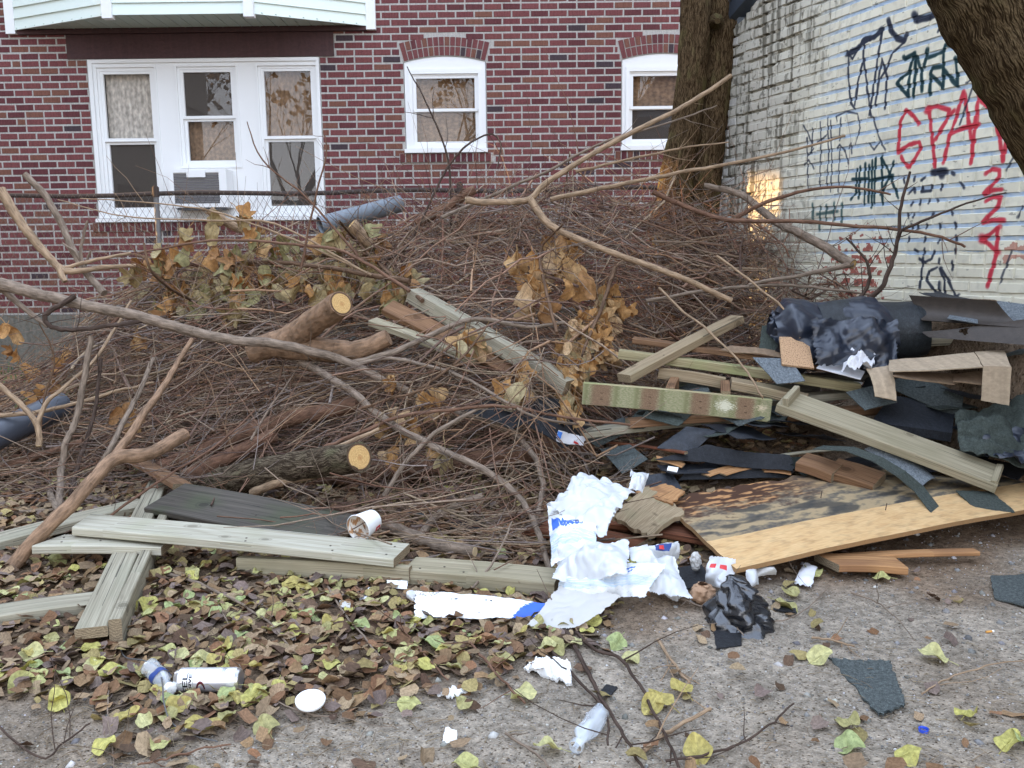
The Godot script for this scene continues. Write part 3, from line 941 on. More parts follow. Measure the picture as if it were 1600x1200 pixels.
func limb(b: MB, lb: MB, p: Vector3, dir: Vector3, ln: float, r: float, level: int) -> void:
	var pts := PackedVector3Array()
	var rad := PackedFloat32Array()
	var q := p
	var dd := dir
	for i in 5:
		pts.append(q)
		rad.append(lerpf(r, r * 0.62, i / 4.0))
		dd = (dd + Vector3(R.randf_range(-1, 1), R.randf_range(-0.6, 1), R.randf_range(-1, 1)) * 0.12).normalized()
		q += dd * ln / 4.0
	b.tube(pts, rad, 7 if level < 2 else 4, Color.WHITE, false)
	if level >= 4:
		for k in 3:
			var c := pts[4] + Vector3(R.randf_range(-1, 1), R.randf_range(-1, 1), R.randf_range(-1, 1)) * 0.35
			var u := Vector3(R.randf_range(-1, 1), R.randf_range(-1, 1), R.randf_range(-1, 1)).normalized() * 0.11
			var w := u.cross(Vector3(R.randf_range(-1, 1), R.randf_range(-1, 1), R.randf_range(-1, 1))).normalized() * 0.09
			lb.tri(c - u - w, c + u, c - u + w, Vector3.UP)
			lb.tri(c + u, c + u + w * 1.5, c - u + w, Vector3.UP)
		return
	for k in (4 if level == 0 else 3):
		var axis := Vector3(R.randf_range(-1, 1), R.randf_range(0.0, 0.7), R.randf_range(-1, 1)).normalized()
		limb(b, lb, pts[4 if k < 2 else 3], (dd + axis * 0.85).normalized(), ln * R.randf_range(0.62, 0.82), rad[4] * 0.72, level + 1)

func bark_materials() -> void:
	var bark := picture(256, 512, func(x: int, y: int) -> Color:
		var a := TAU * x / 256.0
		var wv := 0.35 * N1.get_noise_2d(y * 0.9, 5.0)
		var rdg := absf(N2.get_noise_3d(cos(a + wv) * 95.0, sin(a + wv) * 95.0, y * 0.22))
		var f := N2.get_noise_3d(cos(a) * 260.0, sin(a) * 260.0, y * 2.0)
		var k := smoothstep(0.0, 0.28, rdg)
		var c := Color(0.20, 0.165, 0.13).lerp(Color(0.47, 0.42, 0.35), k * (0.75 + 0.5 * f))
		return c.lerp(Color(0.42, 0.43, 0.31), 0.5 * smoothstep(0.0, 0.4, N1.get_noise_3d(cos(a) * 30.0, sin(a) * 30.0, y * 0.4))))
	mat("bark", Color.WHITE, 0.95, {"tex": texture(bark), "nrm": relief(bark, 14.0), "ns": 1.0, "spec": 0.15})
	mat("bark_brown", lin(0.80, 0.55, 0.42), 0.95, {"tex": texture(bark), "nrm": relief(bark, 10.0), "spec": 0.15})

func build_standing_trees() -> void:
	var bark: Material = mat("trunk_bark", lin(0.80, 0.70, 0.56), 0.95, {"tex": mats.bark.albedo_texture, "nrm": mats.bark.normal_texture, "uv": Vector2(2, 1.3), "spec": 0.1})
	# the twin trunk by the far end of the painted wall
	var at := px(1072, 560, 7.25)
	at.y = 0.0
	var t := thing("twin_trunk_tree", "dark tree with two rough trunks between the house and the painted wall", "tree", at)
	var lines := [[[1066, 600, 46], [1058, 420, 36], [1050, 340, 30], [1058, 270, 25], [1072, 190, 22], [1082, 110, 22], [1086, 40, 22], [1088, -40, 22], [1080, -260, 19], [1060, -520, 14]],
		[[1078, 600, 46], [1086, 420, 34], [1094, 330, 28], [1104, 240, 25], [1114, 170, 25], [1121, 105, 26], [1122, 60, 27], [1124, 30, 25], [1126, -40, 24], [1150, -260, 20], [1190, -520, 14]]]
	for k in 2:
		var b := MB.new()
		var pts := PackedVector3Array()
		var rad := PackedFloat32Array()
		var cv := Curve3D.new()
		var rr := Curve.new()
		for g in lines[k]: cv.add_point(px(g[0], g[1], 7.2 + 0.12 * k))
		for i in 60:
			var f: float = i / 59.0 * (lines[k].size() - 1)
			var i0 := mini(int(f), lines[k].size() - 2)
			pts.append(px(lerpf(lines[k][i0][0], lines[k][i0 + 1][0], f - i0), lerpf(lines[k][i0][1], lines[k][i0 + 1][1], f - i0), 7.2 + 0.12 * k))
			rad.append(lerpf(lines[k][i0][2], lines[k][i0 + 1][2], f - i0) * 7.2 / F)
		for p in 3:                                        # ease the bends
			for i in range(1, 59):
				pts[i] = (pts[i - 1] + pts[i] * 2.0 + pts[i + 1]) / 4.0
				rad[i] = (rad[i - 1] + rad[i] * 2.0 + rad[i + 1]) / 4.0
		b.tube(pts, rad, 40, Color.WHITE, false, 1.0, N2, 0.16, 240.0)
		b.smooth(0, 0)
		var o := obj("trunk", b.commit(at), bark, t)
		if k == 1:
			b = MB.new()                                        # an old limb scar
			var c := px(1119, 34, 7.12)
			b.tube(PackedVector3Array([c + Vector3(0, 0.01, -0.04), c + Vector3(0, 0, 0.02), c + Vector3(0, -0.005, 0.045)]), PackedFloat32Array([0.06, 0.055, 0.02]), 12, Color.WHITE, true, 1.0, N2, 0.25, 300.0)
			obj("limb_scar", b.commit(at), bark, o)
		var wb := MB.new()
		var lb := MB.new()
		for j in 3: limb(wb, lb, pts[59 - j * 4], Vector3(R.randf_range(-0.8, 0.8), 1, R.randf_range(-0.8, 0.8)).normalized(), 1.5, 0.07, 1)
		obj("limb", wb.commit(at), bark, t)
		obj("crown", lb.commit(at), mats.street_leaf, t)
	# the leaning trunk that crosses the upper right corner
	at = Vector3(2.72, 0, -3.2)
	t = thing("leaning_tree", "thick mossy tree trunk leaning across the upper right corner", "tree", at)
	var b := MB.new()
	var pts := PackedVector3Array()
	var rad := PackedFloat32Array()
	var ln := [[1990, 880, 120], [1900, 640, 105], [1800, 440, 92], [1690, 230, 84], [1612, 90, 84], [1556, -20, 86], [1500, -120, 84], [1400, -300, 76], [1260, -560, 66]]
	for i in 90:
		var f: float = i / 89.0 * (ln.size() - 1)
		var i0 := mini(int(f), ln.size() - 2)
		pts.append(px(lerpf(ln[i0][0], ln[i0 + 1][0], f - i0), lerpf(ln[i0][1], ln[i0 + 1][1], f - i0), 3.2))
		rad.append(lerpf(ln[i0][2], ln[i0 + 1][2], f - i0) * 3.2 / F)
	for p in 6:
		for i in range(1, 89): pts[i] = (pts[i - 1] + pts[i] * 2.0 + pts[i + 1]) / 4.0
	b.tube(pts, rad, 64, Color.WHITE, false, 1.0, N2, 0.10, 170.0)
	b.smooth(0, 0)
	obj("trunk", b.commit(at), mat("leaning_bark", lin(0.66, 0.60, 0.48), 0.95, {"tex": mats.bark.albedo_texture, "nrm": mats.bark.normal_texture, "uv": Vector2(3, 1.2), "spec": 0.1}), t)
	var wb := MB.new()
	var lb := MB.new()
	for j in 3: limb(wb, lb, pts[89 - j * 5], Vector3(-0.5 + 0.5 * j, 1, R.randf_range(-0.5, 0.5)).normalized(), 1.6, 0.09, 1)
	obj("limb", wb.commit(at), bark, t)
	obj("crown", lb.commit(at), mats.street_leaf, t)

func build_fence() -> void:
	var z := -9.2
	var at := Vector3(-3.5, 0, z)
	var t := thing("chain_link_fence", "rusty chain-link fence in front of the brick house", "fence", at)
	var b := MB.new()
	var pts := PackedVector3Array()
	var rad := PackedFloat32Array()
	for i in 24:
		pts.append(Vector3(-8.0 + 10.2 * i / 23.0, 1.865 + 0.012 * sin(i * 1.3), z))
		rad.append(0.023)
	b.tube(pts, rad, 8, Color.WHITE)
	obj("top_rail", b.commit(at), mats.rust, t)
	for x in [-6.6, -3.55, -0.5, 2.1]:
		b = MB.new()
		b.tube(PackedVector3Array([Vector3(x, -0.2, z + 0.02), Vector3(x, 1.92, z + 0.02)]), PackedFloat32Array([0.026, 0.026]), 10, Color.WHITE)
		obj("post", b.commit(at), mat("galvanised", lin(0.22, 0.215, 0.21), 0.6, {"metal": 0.2, "tex": mats.grit_t, "tri": 4.0}), t)
		b = MB.new()
		b.tube(PackedVector3Array([Vector3(x, 1.835, z + 0.02), Vector3(x, 1.93, z + 0.02), Vector3(x, 1.95, z + 0.02)]), PackedFloat32Array([0.033, 0.033, 0.012]), 10, Color.WHITE)
		obj("post_cap", b.commit(at), mats.rust, t)
	b = MB.new()
	var pitch := 0.072
	for k in 2:
		var x := -10.0
		while x < 4.0:
			var p := PackedVector3Array()
			for i in 2:
				var y := 0.04 + 1.84 * i
				p.append(Vector3(x + (y if k else 1.88 - y) * 0.62, y, z + 0.03 + 0.003 * k))
			if p[0].x > -8.0 and p[1].x > -8.0 and p[0].x < 2.2 and p[1].x < 2.2: b.twig(p, 0.0021, 0.0021, 3, Color.WHITE)
			x += pitch
	obj("wire_mesh", b.commit(at), mats.wire, t).set_meta("kind", "stuff")

# ---------- sawn lumber ----------
# a board between two points on the middle line of its top face; a wide, b thick, rolled about its length
func board_mesh(b: MB, ends: MB, p0: Vector3, p1: Vector3, a: float, th: float, roll := 0.0, bow := 0.006, chamfer := 0.004, slant := 0.0) -> void:
	var ax := (p1 - p0).normalized()
	var ln := p0.distance_to(p1)
	var side := ax.cross(Vector3.UP).normalized().rotated(ax, deg_to_rad(roll))
	var up := side.cross(ax).normalized()
	var h := a / 2
	var c := chamfer
	var sec := [Vector2(-h + c, 0), Vector2(h - c, 0), Vector2(h, -c), Vector2(h, -th + c), Vector2(h - c, -th), Vector2(-h + c, -th), Vector2(-h, -th + c), Vector2(-h, -c)]
	var segs := maxi(4, int(ln / 0.12))
	var o := R.randf() * 50.0
	var u0 := R.randf()
	for k in 8:
		var m := (k + 1) % 8
		var s0: Vector2 = sec[k]
		var s1: Vector2 = sec[m]
		var nn := (side * (s1.y - s0.y) * -1.0 + up * (s1.x - s0.x))
		if nn.dot(side * (s0.x + s1.x) + up * (s0.y + s1.y + th)) < 0: nn = -nn
		nn = nn.normalized()
		var first := b.v.size()
		for i in segs + 1:
			var f := float(i) / segs
			var q := p0 + ax * ln * f + up * bow * sin(f * PI) * 1.0
			for e in 2:
				var s := s0 if e == 0 else s1
				var w := 1.0 + 0.03 * N1.get_noise_2d(f * ln * 90.0 + o, s.x * 300.0 + s.y * 600.0)
				var d := slant * s.x / a * (1.0 if i == 0 else 0.0)
				b.vert(q + side * s.x * w + up * (s.y * w) + ax * d, nn, Vector2(u0 + (s.x + s.y + (0.0 if k < 4 else 0.37)) / 0.3, f * ln + o), Color.WHITE)
		for i in segs:
			var g := first + i * 2
			b.face(g, g + 1, g + 3); b.face(g, g + 3, g + 2)
	for e in 2:
		var q := p0 if e == 0 else p1
		var f := ends.v.size()
		for s in sec:
			var w := 1.0 + 0.03 * N1.get_noise_2d((0.0 if e == 0 else ln) * 90.0 + o, s.x * 300.0 + s.y * 600.0)
			ends.vert(q + side * s.x * w + up * s.y * w + ax * (slant * s.x / a if e == 0 else 0.0), -ax if e == 0 else ax, Vector2(s.x / 0.12, s.y / 0.12))
		for k in 6: ends.face(f, f + k + 1, f + k + 2)
func board(called: String, label: String, p0: Vector3, p1: Vector3, a: float, th: float, m: String, o := {}) -> Node3D:
	var b := MB.new()
	var e := MB.new()
	board_mesh(b, e, p0, p1, a, th, o.get("roll", 0.0), o.get("bow", 0.005), o.get("chamfer", 0.004), o.get("slant", 0.0))
	var at := b.low()
	var t := thing(called, label, o.get("cat", "board"), at, o.get("group", "old boards thrown on the pile"))
	obj("plank" if called != "timber_beam" else "timber", b.commit(at), mats[m], t)
	for k in 2:
		var g := MB.new()
		for i in 8: g.vert(e.v[k * 8 + i], e.n[k * 8 + i], e.t[k * 8 + i])
		for i in 6: g.face(0, i + 1, i + 2)
		obj("end_grain", g.commit(at), mats[o.get("end", "end_grain")], t)
	if o.has("nails"):
		for n in o.nails:
			var q := p0.lerp(p1, n[0])
			var ax := (p1 - p0).normalized()
			var side := ax.cross(Vector3.UP).normalized().rotated(ax, deg_to_rad(o.get("roll", 0.0)))
			var up := side.cross(ax).normalized()
			var nb := MB.new()
			var c: Vector3 = q + side * a * n[1] + up * o.get("bow", 0.005) * sin(n[0] * PI)
			nb.tube(PackedVector3Array([c - up * 0.005, c + up * 0.0015]), PackedFloat32Array([0.0045, 0.0045]), 6, Color.WHITE)
			obj("nail_head", nb.commit(at), mats.rust, t)
	return t

func wood_materials() -> void:
	wood("wood_pale", 1, Color(0.73, 0.71, 0.64), Color(0.54, 0.51, 0.43), Color(0.61, 0.60, 0.50), 0.5, 3)
	wood("wood_tan", 2, Color(0.64, 0.57, 0.46), Color(0.46, 0.39, 0.30), Color(0.53, 0.49, 0.38), 0.5, 2)
	wood("wood_grey", 3, Color(0.66, 0.63, 0.55), Color(0.45, 0.42, 0.35), Color(0.55, 0.54, 0.46), 0.4, 2)
	wood("wood_dark", 4, Color(0.36, 0.335, 0.30), Color(0.23, 0.215, 0.195), Color(0.29, 0.31, 0.23), 0.6, 1)
	wood("wood_brown", 5, Color(0.56, 0.43, 0.32), Color(0.37, 0.27, 0.19), Color(0.33, 0.25, 0.19), 0.5, 2)
	wood("wood_red", 6, Color(0.52, 0.33, 0.23), Color(0.30, 0.17, 0.12), Color(0.24, 0.16, 0.12), 0.5, 1)
	wood("wood_green", 7, Color(0.66, 0.62, 0.48), Color(0.47, 0.42, 0.31), Color(0.54, 0.56, 0.38), 0.7, 1)
	wood("wood_olive", 8, Color(0.67, 0.63, 0.53), Color(0.47, 0.43, 0.34), Color(0.53, 0.50, 0.40), 0.5, 1)
	wood("wood_orange", 9, Color(0.72, 0.55, 0.38), Color(0.52, 0.37, 0.24), Color(0.45, 0.32, 0.23), 0.5, 1)
	var eg := picture(128, 128, func(x: int, y: int) -> Color:
		var d := Vector2(x - 30, y + 50).length() + 5.0 * N2.get_noise_2d(x, y)
		var k := 0.5 + 0.5 * sin(d * 0.7)
		var c := Color(0.60, 0.53, 0.42).lerp(Color(0.42, 0.36, 0.28), k * 0.8)
		return c.darkened(0.3 * maxf(0.0, N2.get_noise_2d(x * 3.0, y * 3.0))))
	mat("end_grain", Color.WHITE, 0.9, {"tex": texture(eg)})
	var cut := picture(128, 128, func(x: int, y: int) -> Color:
		var d := Vector2(x - 60, y - 68).length() + 6.0 * N2.get_noise_2d(x * 1.3, y * 1.3)
		var c := Color(0.80, 0.66, 0.43).lerp(Color(0.70, 0.54, 0.33), 0.35 + 0.25 * sin(d * 0.55) + 0.5 * N2.get_noise_2d(x * 2.0, y * 2.0))
		if d < 12.0: c = c.lerp(Color(0.62, 0.42, 0.24), 0.45)
		if Vector2(x - 64, y - 64).length() > 57.0: c = Color(0.33, 0.24, 0.17)
		if absf(N2.get_noise_2d(x * 0.8, y * 9.0)) < 0.03: c = c.darkened(0.25)
		return c)
	mat("cut_wood", Color.WHITE, 0.85, {"tex": texture(cut)})
	mat("cut_twig", lin(0.62, 0.47, 0.27), 0.9)
	# mossy joist with brown stains where cross boards were nailed
	var moss := picture(128, 768, func(x: int, y: int) -> Color:
		var v := y / 768.0
		var f := N2.get_noise_2d(x * 4.0, y * 1.2)
		var g := N2.get_noise_2d(x * 26.0, y * 2.2)
		var c := Color(0.50, 0.51, 0.37).lerp(Color(0.66, 0.63, 0.51), clampf(0.45 + f + 0.4 * g, 0.0, 1.0))
		for b in [[0.10, 0.065], [0.36, 0.055], [0.63, 0.06], [0.865, 0.055]]:
			var e: float = absf(v - b[0] + 0.012 * f)
			c = c.lerp(Color(0.42, 0.34, 0.27).lerp(Color(0.58, 0.48, 0.38), clampf(0.5 + 1.2 * g, 0.0, 1.0)), 1.0 - smoothstep(b[1] * 0.55, b[1] * 1.1, e + 0.02 * g))
			c = c.lerp(Color(0.40, 0.40, 0.26), 0.5 * (1.0 - smoothstep(0.0, 0.022, absf(e - b[1] * 1.25))))
			if Vector2((x - 50.0) / 128.0 * 0.6, v - b[0]).length() < 0.008 or Vector2((x - 88.0) / 128.0 * 0.6, v - b[0] - 0.004).length() < 0.008: c = Color(0.13, 0.09, 0.07)
		if Vector2((x - 60.0) * 0.0035, (v - 0.76) * 2.4).length() + 0.12 * f < 0.10: c = Color(0.80, 0.79, 0.70)
		if Vector2((x - 50.0) * 0.0035, (v - 0.95) * 2.4).length() + 0.12 * f < 0.05: c = Color(0.80, 0.74, 0.62)
		return c)
	mat("mossy_joist", Color.WHITE, 0.85, {"tex": texture(moss), "nrm": relief(moss, 3.0), "once": true, "spec": 0.3})

func build_lumber() -> void:
	wood_materials()
	# front left
	board("weathered_board", "pale weathered plank lying on top of the crossed boards in front", gp(128, 816, 0.147), gp(628, 861, 0.112), 0.185, 0.036, "wood_pale", {"slant": 0.05, "nails": [[0.55, 0.2], [0.56, 0.38], [0.8, 0.15], [0.82, 0.4], [0.97, -0.2], [0.97, 0.3]]})
	var q0 := gp(371, 896) + Vector3(0, 0.066, -0.022)
	var q1 := gp(641, 917) + Vector3(0, 0.070, -0.022)
	board("weathered_board", "short tan board on edge beneath the pale front plank", q0, q1, 0.038, 0.068, "wood_olive")
	board("weathered_board", "thick greenish board running under the white plastic at the front", gp(640, 880, 0.058), gp(872, 896, 0.058), 0.16, 0.056, "wood_olive", {"nails": [[0.1, 0.3], [0.25, 0.1], [0.4, 0.35]]})
	board("weathered_board", "short board with a slanted end under the left tip of the front plank", gp(76, 846, 0.103), gp(262, 843, 0.103), 0.15, 0.036, "wood_pale", {"slant": -0.06, "nails": [[0.1, -0.2], [0.14, 0.2], [0.45, 0.1]]})
	board("weathered_board", "grey green plank pointing towards the viewer at the front left", gp(142, 979, 0.078), gp(248, 750, 0.066), 0.098, 0.036, "wood_grey")
	board("weathered_board", "dark edged board nailed beside the plank that points at the viewer", gp(179, 965, 0.096), gp(256, 800, 0.075), 0.040, 0.098, "wood_grey")
	board("weathered_board", "board flat on the leaves at the left edge, nearest the viewer", gp(-70, 966, 0.045), gp(150, 933, 0.045), 0.125, 0.040, "wood_grey")
	board("weathered_board", "speckled grey board at the left edge under the forked branch", gp(-70, 858, 0.052), gp(226, 781, 0.052), 0.14, 0.040, "wood_grey")
	board("dark_plank", "wide dark grey plank sloping behind the pale front plank", gp(258, 773, 0.125), gp(541, 829, 0.075), 0.27, 0.030, "wood_dark", {"roll": 12.0, "nails": [[0.55, 0.1]]})
	board("rotten_board", "rotten board stub with green stains behind the pointing plank", gp(187, 703, 0.15), gp(286, 756, 0.13), 0.10, 0.030, "wood_brown", {"roll": -10.0})
	# middle
	board("timber_beam", "grey square beam slanting down through the middle of the brush", px(649, 451, 5.3), px(894, 594, 4.66), 0.105, 0.085, "wood_grey", {"cat": "beam", "end": "end_grain"})
	board("weathered_board", "brown board sticking out under the grey slanting beam", px(606, 476, 5.22), px(800, 575, 4.84), 0.11, 0.040, "wood_brown", {"roll": 30.0})
	board("weathered_board", "thin board just below the brown board in the brush", px(583, 498, 5.16), px(748, 560, 4.86), 0.085, 0.036, "wood_olive", {"roll": 8.0})
	board("mossy_joist", "joist with green moss and brown stains at the front of the pallet", px(912, 597, 4.66), px(1206, 624, 4.52), 0.038, 0.118, "wood_green", {"cat": "joist"})
	mossy_front(px(912, 597, 4.66), px(1206, 624, 4.52))
	board("weathered_board", "long greenish board lying behind the mossy joist", px(968, 546, 5.0), px(1344, 599, 4.72), 0.085, 0.05, "wood_green")
	board("weathered_board", "brown board behind the long greenish board", px(990, 527, 5.12), px(1310, 574, 4.86), 0.12, 0.03, "wood_brown")
	board("weathered_board", "tan cross board inside the pallet frame", px(1030, 574, 4.86), px(1134, 590, 4.80), 0.04, 0.062, "wood_tan")
	board("pallet_block", "left short spacer between the mossy joist and the tan cross board", px(1047, 606, 4.60), px(1054, 589, 4.80), 0.048, 0.075, "wood_brown", {"cat": "spacer"})
	board("pallet_block", "right short spacer between the mossy joist and the tan cross board", px(1134, 611, 4.56), px(1133, 594, 4.76), 0.048, 0.085, "wood_brown", {"cat": "spacer"})
	board("weathered_board", "short thick board end on the right of the pallet frame", px(1143, 592, 4.72), px(1262, 618, 4.56), 0.13, 0.05, "wood_tan", {"slant": 0.03})
	board("weathered_board", "grey tan board leaning up to the right across the pallet frame", px(974, 585, 4.70), px(1151, 493, 5.26), 0.10, 0.045, "wood_tan", {"nails": [[0.3, 0.3]]})
	# right
	var p0 := px(1224, 620, 4.46)
	var p1 := px(1564, 744, 3.95)
	var t := board("capped_plank", "wide grey green plank with cleats at its ends on the right", p0, p1, 0.195, 0.045, "wood_olive", {"roll": 14.0, "cat": "plank"})
	var ax := (p1 - p0).normalized()
	var side := ax.cross(Vector3.UP).normalized().rotated(ax, deg_to_rad(14.0))
	var up := side.cross(ax)
	for k in 2:
		var b := MB.new()
		var e := MB.new()
		var c := p0 + ax * 0.03 if k == 0 else p1 - ax * 0.02
		board_mesh(b, b, c - side * 0.09 + up * (0.04 if k == 0 else 0.012), c + side * 0.09 + up * (0.04 if k == 0 else 0.012), 0.03, 0.05 if k == 0 else 0.02, 0.0, 0.0)
		obj("cleat", b.commit(t.position), mats.wood_olive, t)
	board("broken_block", "reddish broken wood block lying left on the plywood", gp(1252, 726, 0.20), gp(1308, 738, 0.19), 0.12, 0.05, "wood_brown", {"roll": 15.0, "cat": "wood block"})
	board("broken_block", "splintered wood block with curved grain on the plywood", gp(1300, 735, 0.185), gp(1374, 752, 0.17), 0.14, 0.045, "wood_brown", {"roll": 18.0, "cat": "wood block"})
	board("orange_board", "thin orange board sticking out below the plywood edge", gp(1300, 868, 0.05), gp(1526, 857, 0.05), 0.05, 0.018, "wood_orange")
	board("orange_board", "broken orange board stub under the front of the plywood", gp(1292, 872, 0.065), gp(1408, 876, 0.05), 0.13, 0.03, "wood_orange", {"slant": 0.05})
	board("dark_plank", "dark reddish plank in the shade left of the plywood", gp(925, 806, 0.07), gp(1120, 838, 0.06), 0.15, 0.03, "wood_red")
	board("dark_plank", "dark brown plank lying behind the white plastic bag", gp(830, 818, 0.05), gp(1000, 850, 0.05), 0.16, 0.03, "wood_red")
	board("splinter", "narrow dark splinter of wood on the roofing felt", mp(955, 690, 0.10), mp(1072, 706, 0.12), 0.03, 0.012, "wood_red", {"cat": "splinter"})
	board("splinter", "thin grey splinter above the curved shingle strip", mp(1220, 710, 0.10), mp(1330, 699, 0.12), 0.03, 0.010, "wood_grey", {"cat": "splinter"})
	for k in 4:
		board("splinter", ["bright orange splinter under the torn black felt, the long one", "bright orange splinter at the left tip of the black felt", "small orange splinter next to the long one under the felt", "orange brown splinter at the right end of the black felt"][k], mp([1102, 1026, 1128, 1190][k], [742, 715, 740, 733][k], 0.06), mp([1150, 1068, 1178, 1236][k], [728, 727, 727, 738][k], 0.06), 0.04, 0.008, "wood_orange", {"roll": 20.0, "cat": "splinter", "slant": 0.03})
	for k in 7:                                             # what the top boards rest on
		var x := 0.75 + 0.26 * k
		var z := -4.75 + 0.12 * sin(k * 2.1)
		board("buried_board", "old board buried low in the heap under the pallet", Vector3(x - 0.4, surf(x, z) - 0.03 + 0.03 * (k % 3), z + 0.12 * cos(k * 1.7)), Vector3(x + 0.45, surf(x, z) + 0.02 * (k % 2), z - 0.14), 0.10, 0.04, ["wood_grey", "wood_brown", "wood_dark"][k % 3], {"group": "boards buried in the heap"})

func mossy_front(p0: Vector3, p1: Vector3) -> void:           # the stained face of the joist
	var t: Node3D = get_node("mossy_joist")
	var ax := (p1 - p0).normalized()
	var side := ax.cross(Vector3.UP).normalized()
	var up := side.cross(ax)
	var f := -side * 0.021 if (-side).z > 0 else side * 0.021
	var b := MB.new()
	for i in 12:
		var a := p0.lerp(p1, i / 12.0) + f + up * 0.005 * sin(i / 12.0 * PI)
		var c := p0.lerp(p1, (i + 1) / 12.0) + f + up * 0.005 * sin((i + 1) / 12.0 * PI)
		b.quad(a - up * 0.004, c - up * 0.004, c - up * 0.114, a - up * 0.114, f, Color.WHITE, Vector2(0, i / 12.0), Vector2(0, (i + 1) / 12.0), Vector2(1, (i + 1) / 12.0), Vector2(1, i / 12.0))
	obj("stained_face", b.commit(t.position), mats.mossy_joist, t)

# ---------- sheets: shingles, felt, plywood, cardboard, plastic ----------
# corners run 00, 10, 11, 01; amp waves, crease sharp folds, bulge doming, jag torn edges
func sheet(b: MB, c00: Vector3, c10: Vector3, c11: Vector3, c01: Vector3, nu: int, nv: int, th: float, o := {}) -> void:
	var amp: float = o.get("amp", 0.0)
	var crease: float = o.get("crease", 0.0)
	var cf: float = o.get("cf", 9.0)
	var bulge: float = o.get("bulge", 0.0)
	var jag: float = o.get("jag", 0.0)
	var wf: float = o.get("wf", 260.0)
	var nn := (c10 - c00).cross(c01 - c00).normalized()
	if nn.dot(o.get("face", Vector3(0, 1, 0.5))) < 0: nn = -nn
	var sz := (c00.distance_to(c10) + c00.distance_to(c01)) / 2.0
	var sd := R.randf() * 100.0
	var top := b.v.size()
	var f0 := b.ix.size()
	for j in nv + 1:
		for i in nu + 1:
			var u := float(i) / nu
			var v := float(j) / nv
			var uu := u
			var vv := v
			if jag > 0.0:
				if i == 0: uu += jag * absf(N2.get_noise_2d(v * 300.0 + sd, 1.0)) * 2.0
				if i == nu: uu -= jag * absf(N2.get_noise_2d(v * 300.0 + sd, 9.0)) * 2.0
				if j == 0: vv += jag * absf(N2.get_noise_2d(u * 300.0 + sd, 17.0)) * 2.0
				if j == nv: vv -= jag * absf(N2.get_noise_2d(u * 300.0 + sd, 25.0)) * 2.0
			var p := c00.lerp(c10, uu).lerp(c01.lerp(c11, uu), vv)
			var d := amp * N1.get_noise_3d(p.x * wf + sd, p.y * wf, p.z * wf)
			if crease > 0.0: d += crease * 1.5 * (absf(NR.get_noise_3d(p.x * cf * 0.7 + sd, p.y * cf * 0.7, p.z * cf * 0.7)) + 0.55 * absf(NR.get_noise_3d(p.x * cf * 1.7, p.y * cf * 1.1 + sd, p.z * cf * 1.7)) + 0.28 * absf(NR.get_noise_3d(p.x * cf * 3.4 + sd, p.y * cf * 3.4, p.z * cf * 3.4)) - 0.4)
			d += bulge * (1.0 - pow(2.0 * u - 1.0, 2.0)) * (1.0 - pow(2.0 * v - 1.0, 2.0))
			if o.has("arch"): d += o.arch * (1.0 - pow(2.0 * u - 1.0, 2.0))
			if o.has("archv"): d += o.archv * (1.0 - pow(2.0 * v - 1.0, 2.0))
			b.vert(p + nn * d, nn, Vector2(u, v))
	for j in nv:
		for i in nu:
			var a := top + j * (nu + 1) + i
			b.face(a, a + 1, a + nu + 2); b.face(a, a + nu + 2, a + nu + 1)
	b.smooth(top, f0)
	if th <= 0.0: return
	var bot := b.v.size()
	for k in (nu + 1) * (nv + 1): b.vert(b.v[top + k] - nn * th, -b.n[top + k], b.t[top + k])
	for j in nv:
		for i in nu:
			var a := bot + j * (nu + 1) + i
			b.face(a, a + 1, a + nu + 2); b.face(a, a + nu + 2, a + nu + 1)
	var ring := []
	for i in nu: ring.append(i)
	for j in nv: ring.append(j * (nu + 1) + nu)
	for i in nu: ring.append(nv * (nu + 1) + nu - i)
	for j in nv: ring.append((nv - j) * (nu + 1))
	var mid := c00.lerp(c11, 0.5)
	for k in ring.size():
		var a: int = ring[k]
		var e: int = ring[(k + 1) % ring.size()]
		var m := (b.v[top + a] + b.v[top + e]) / 2.0 - mid
		b.quad(b.v[top + a], b.v[top + e], b.v[bot + e], b.v[bot + a], m, Color.WHITE, b.t[top + a], b.t[top + e], b.t[top + e], b.t[top + a])

func scrap(called: String, label: String, cat: String, q: Array, m: String, th: float, o := {}) -> MeshInstance3D:
	var b := MB.new()
	sheet(b, q[0], q[1], q[2], q[3], o.get("nu", 14), o.get("nv", 10), th, o)
	return single(called, label, cat, b, mats[m], o.get("group", "roofing scraps in the heap"))

func on(q: Array, lift := 0.06) -> Array:                         # corners seen in the photograph, laid on the pile
	var r := []
	for p in q: r.append(mp(p[0], p[1], lift + (p[2] if p.size() > 2 else 0.0)))
	return r
func fl(q: Array) -> Array:                                        # corners seen in the photograph at a height above the ground
	var r := []
	for p in q: r.append(gp(p[0], p[1], p[2]))
	return r
func dp(q: Array) -> Array:                                        # corners seen in the photograph at a distance
	var r := []
	for p in q: r.append(px(p[0], p[1], p[2]))
	return r

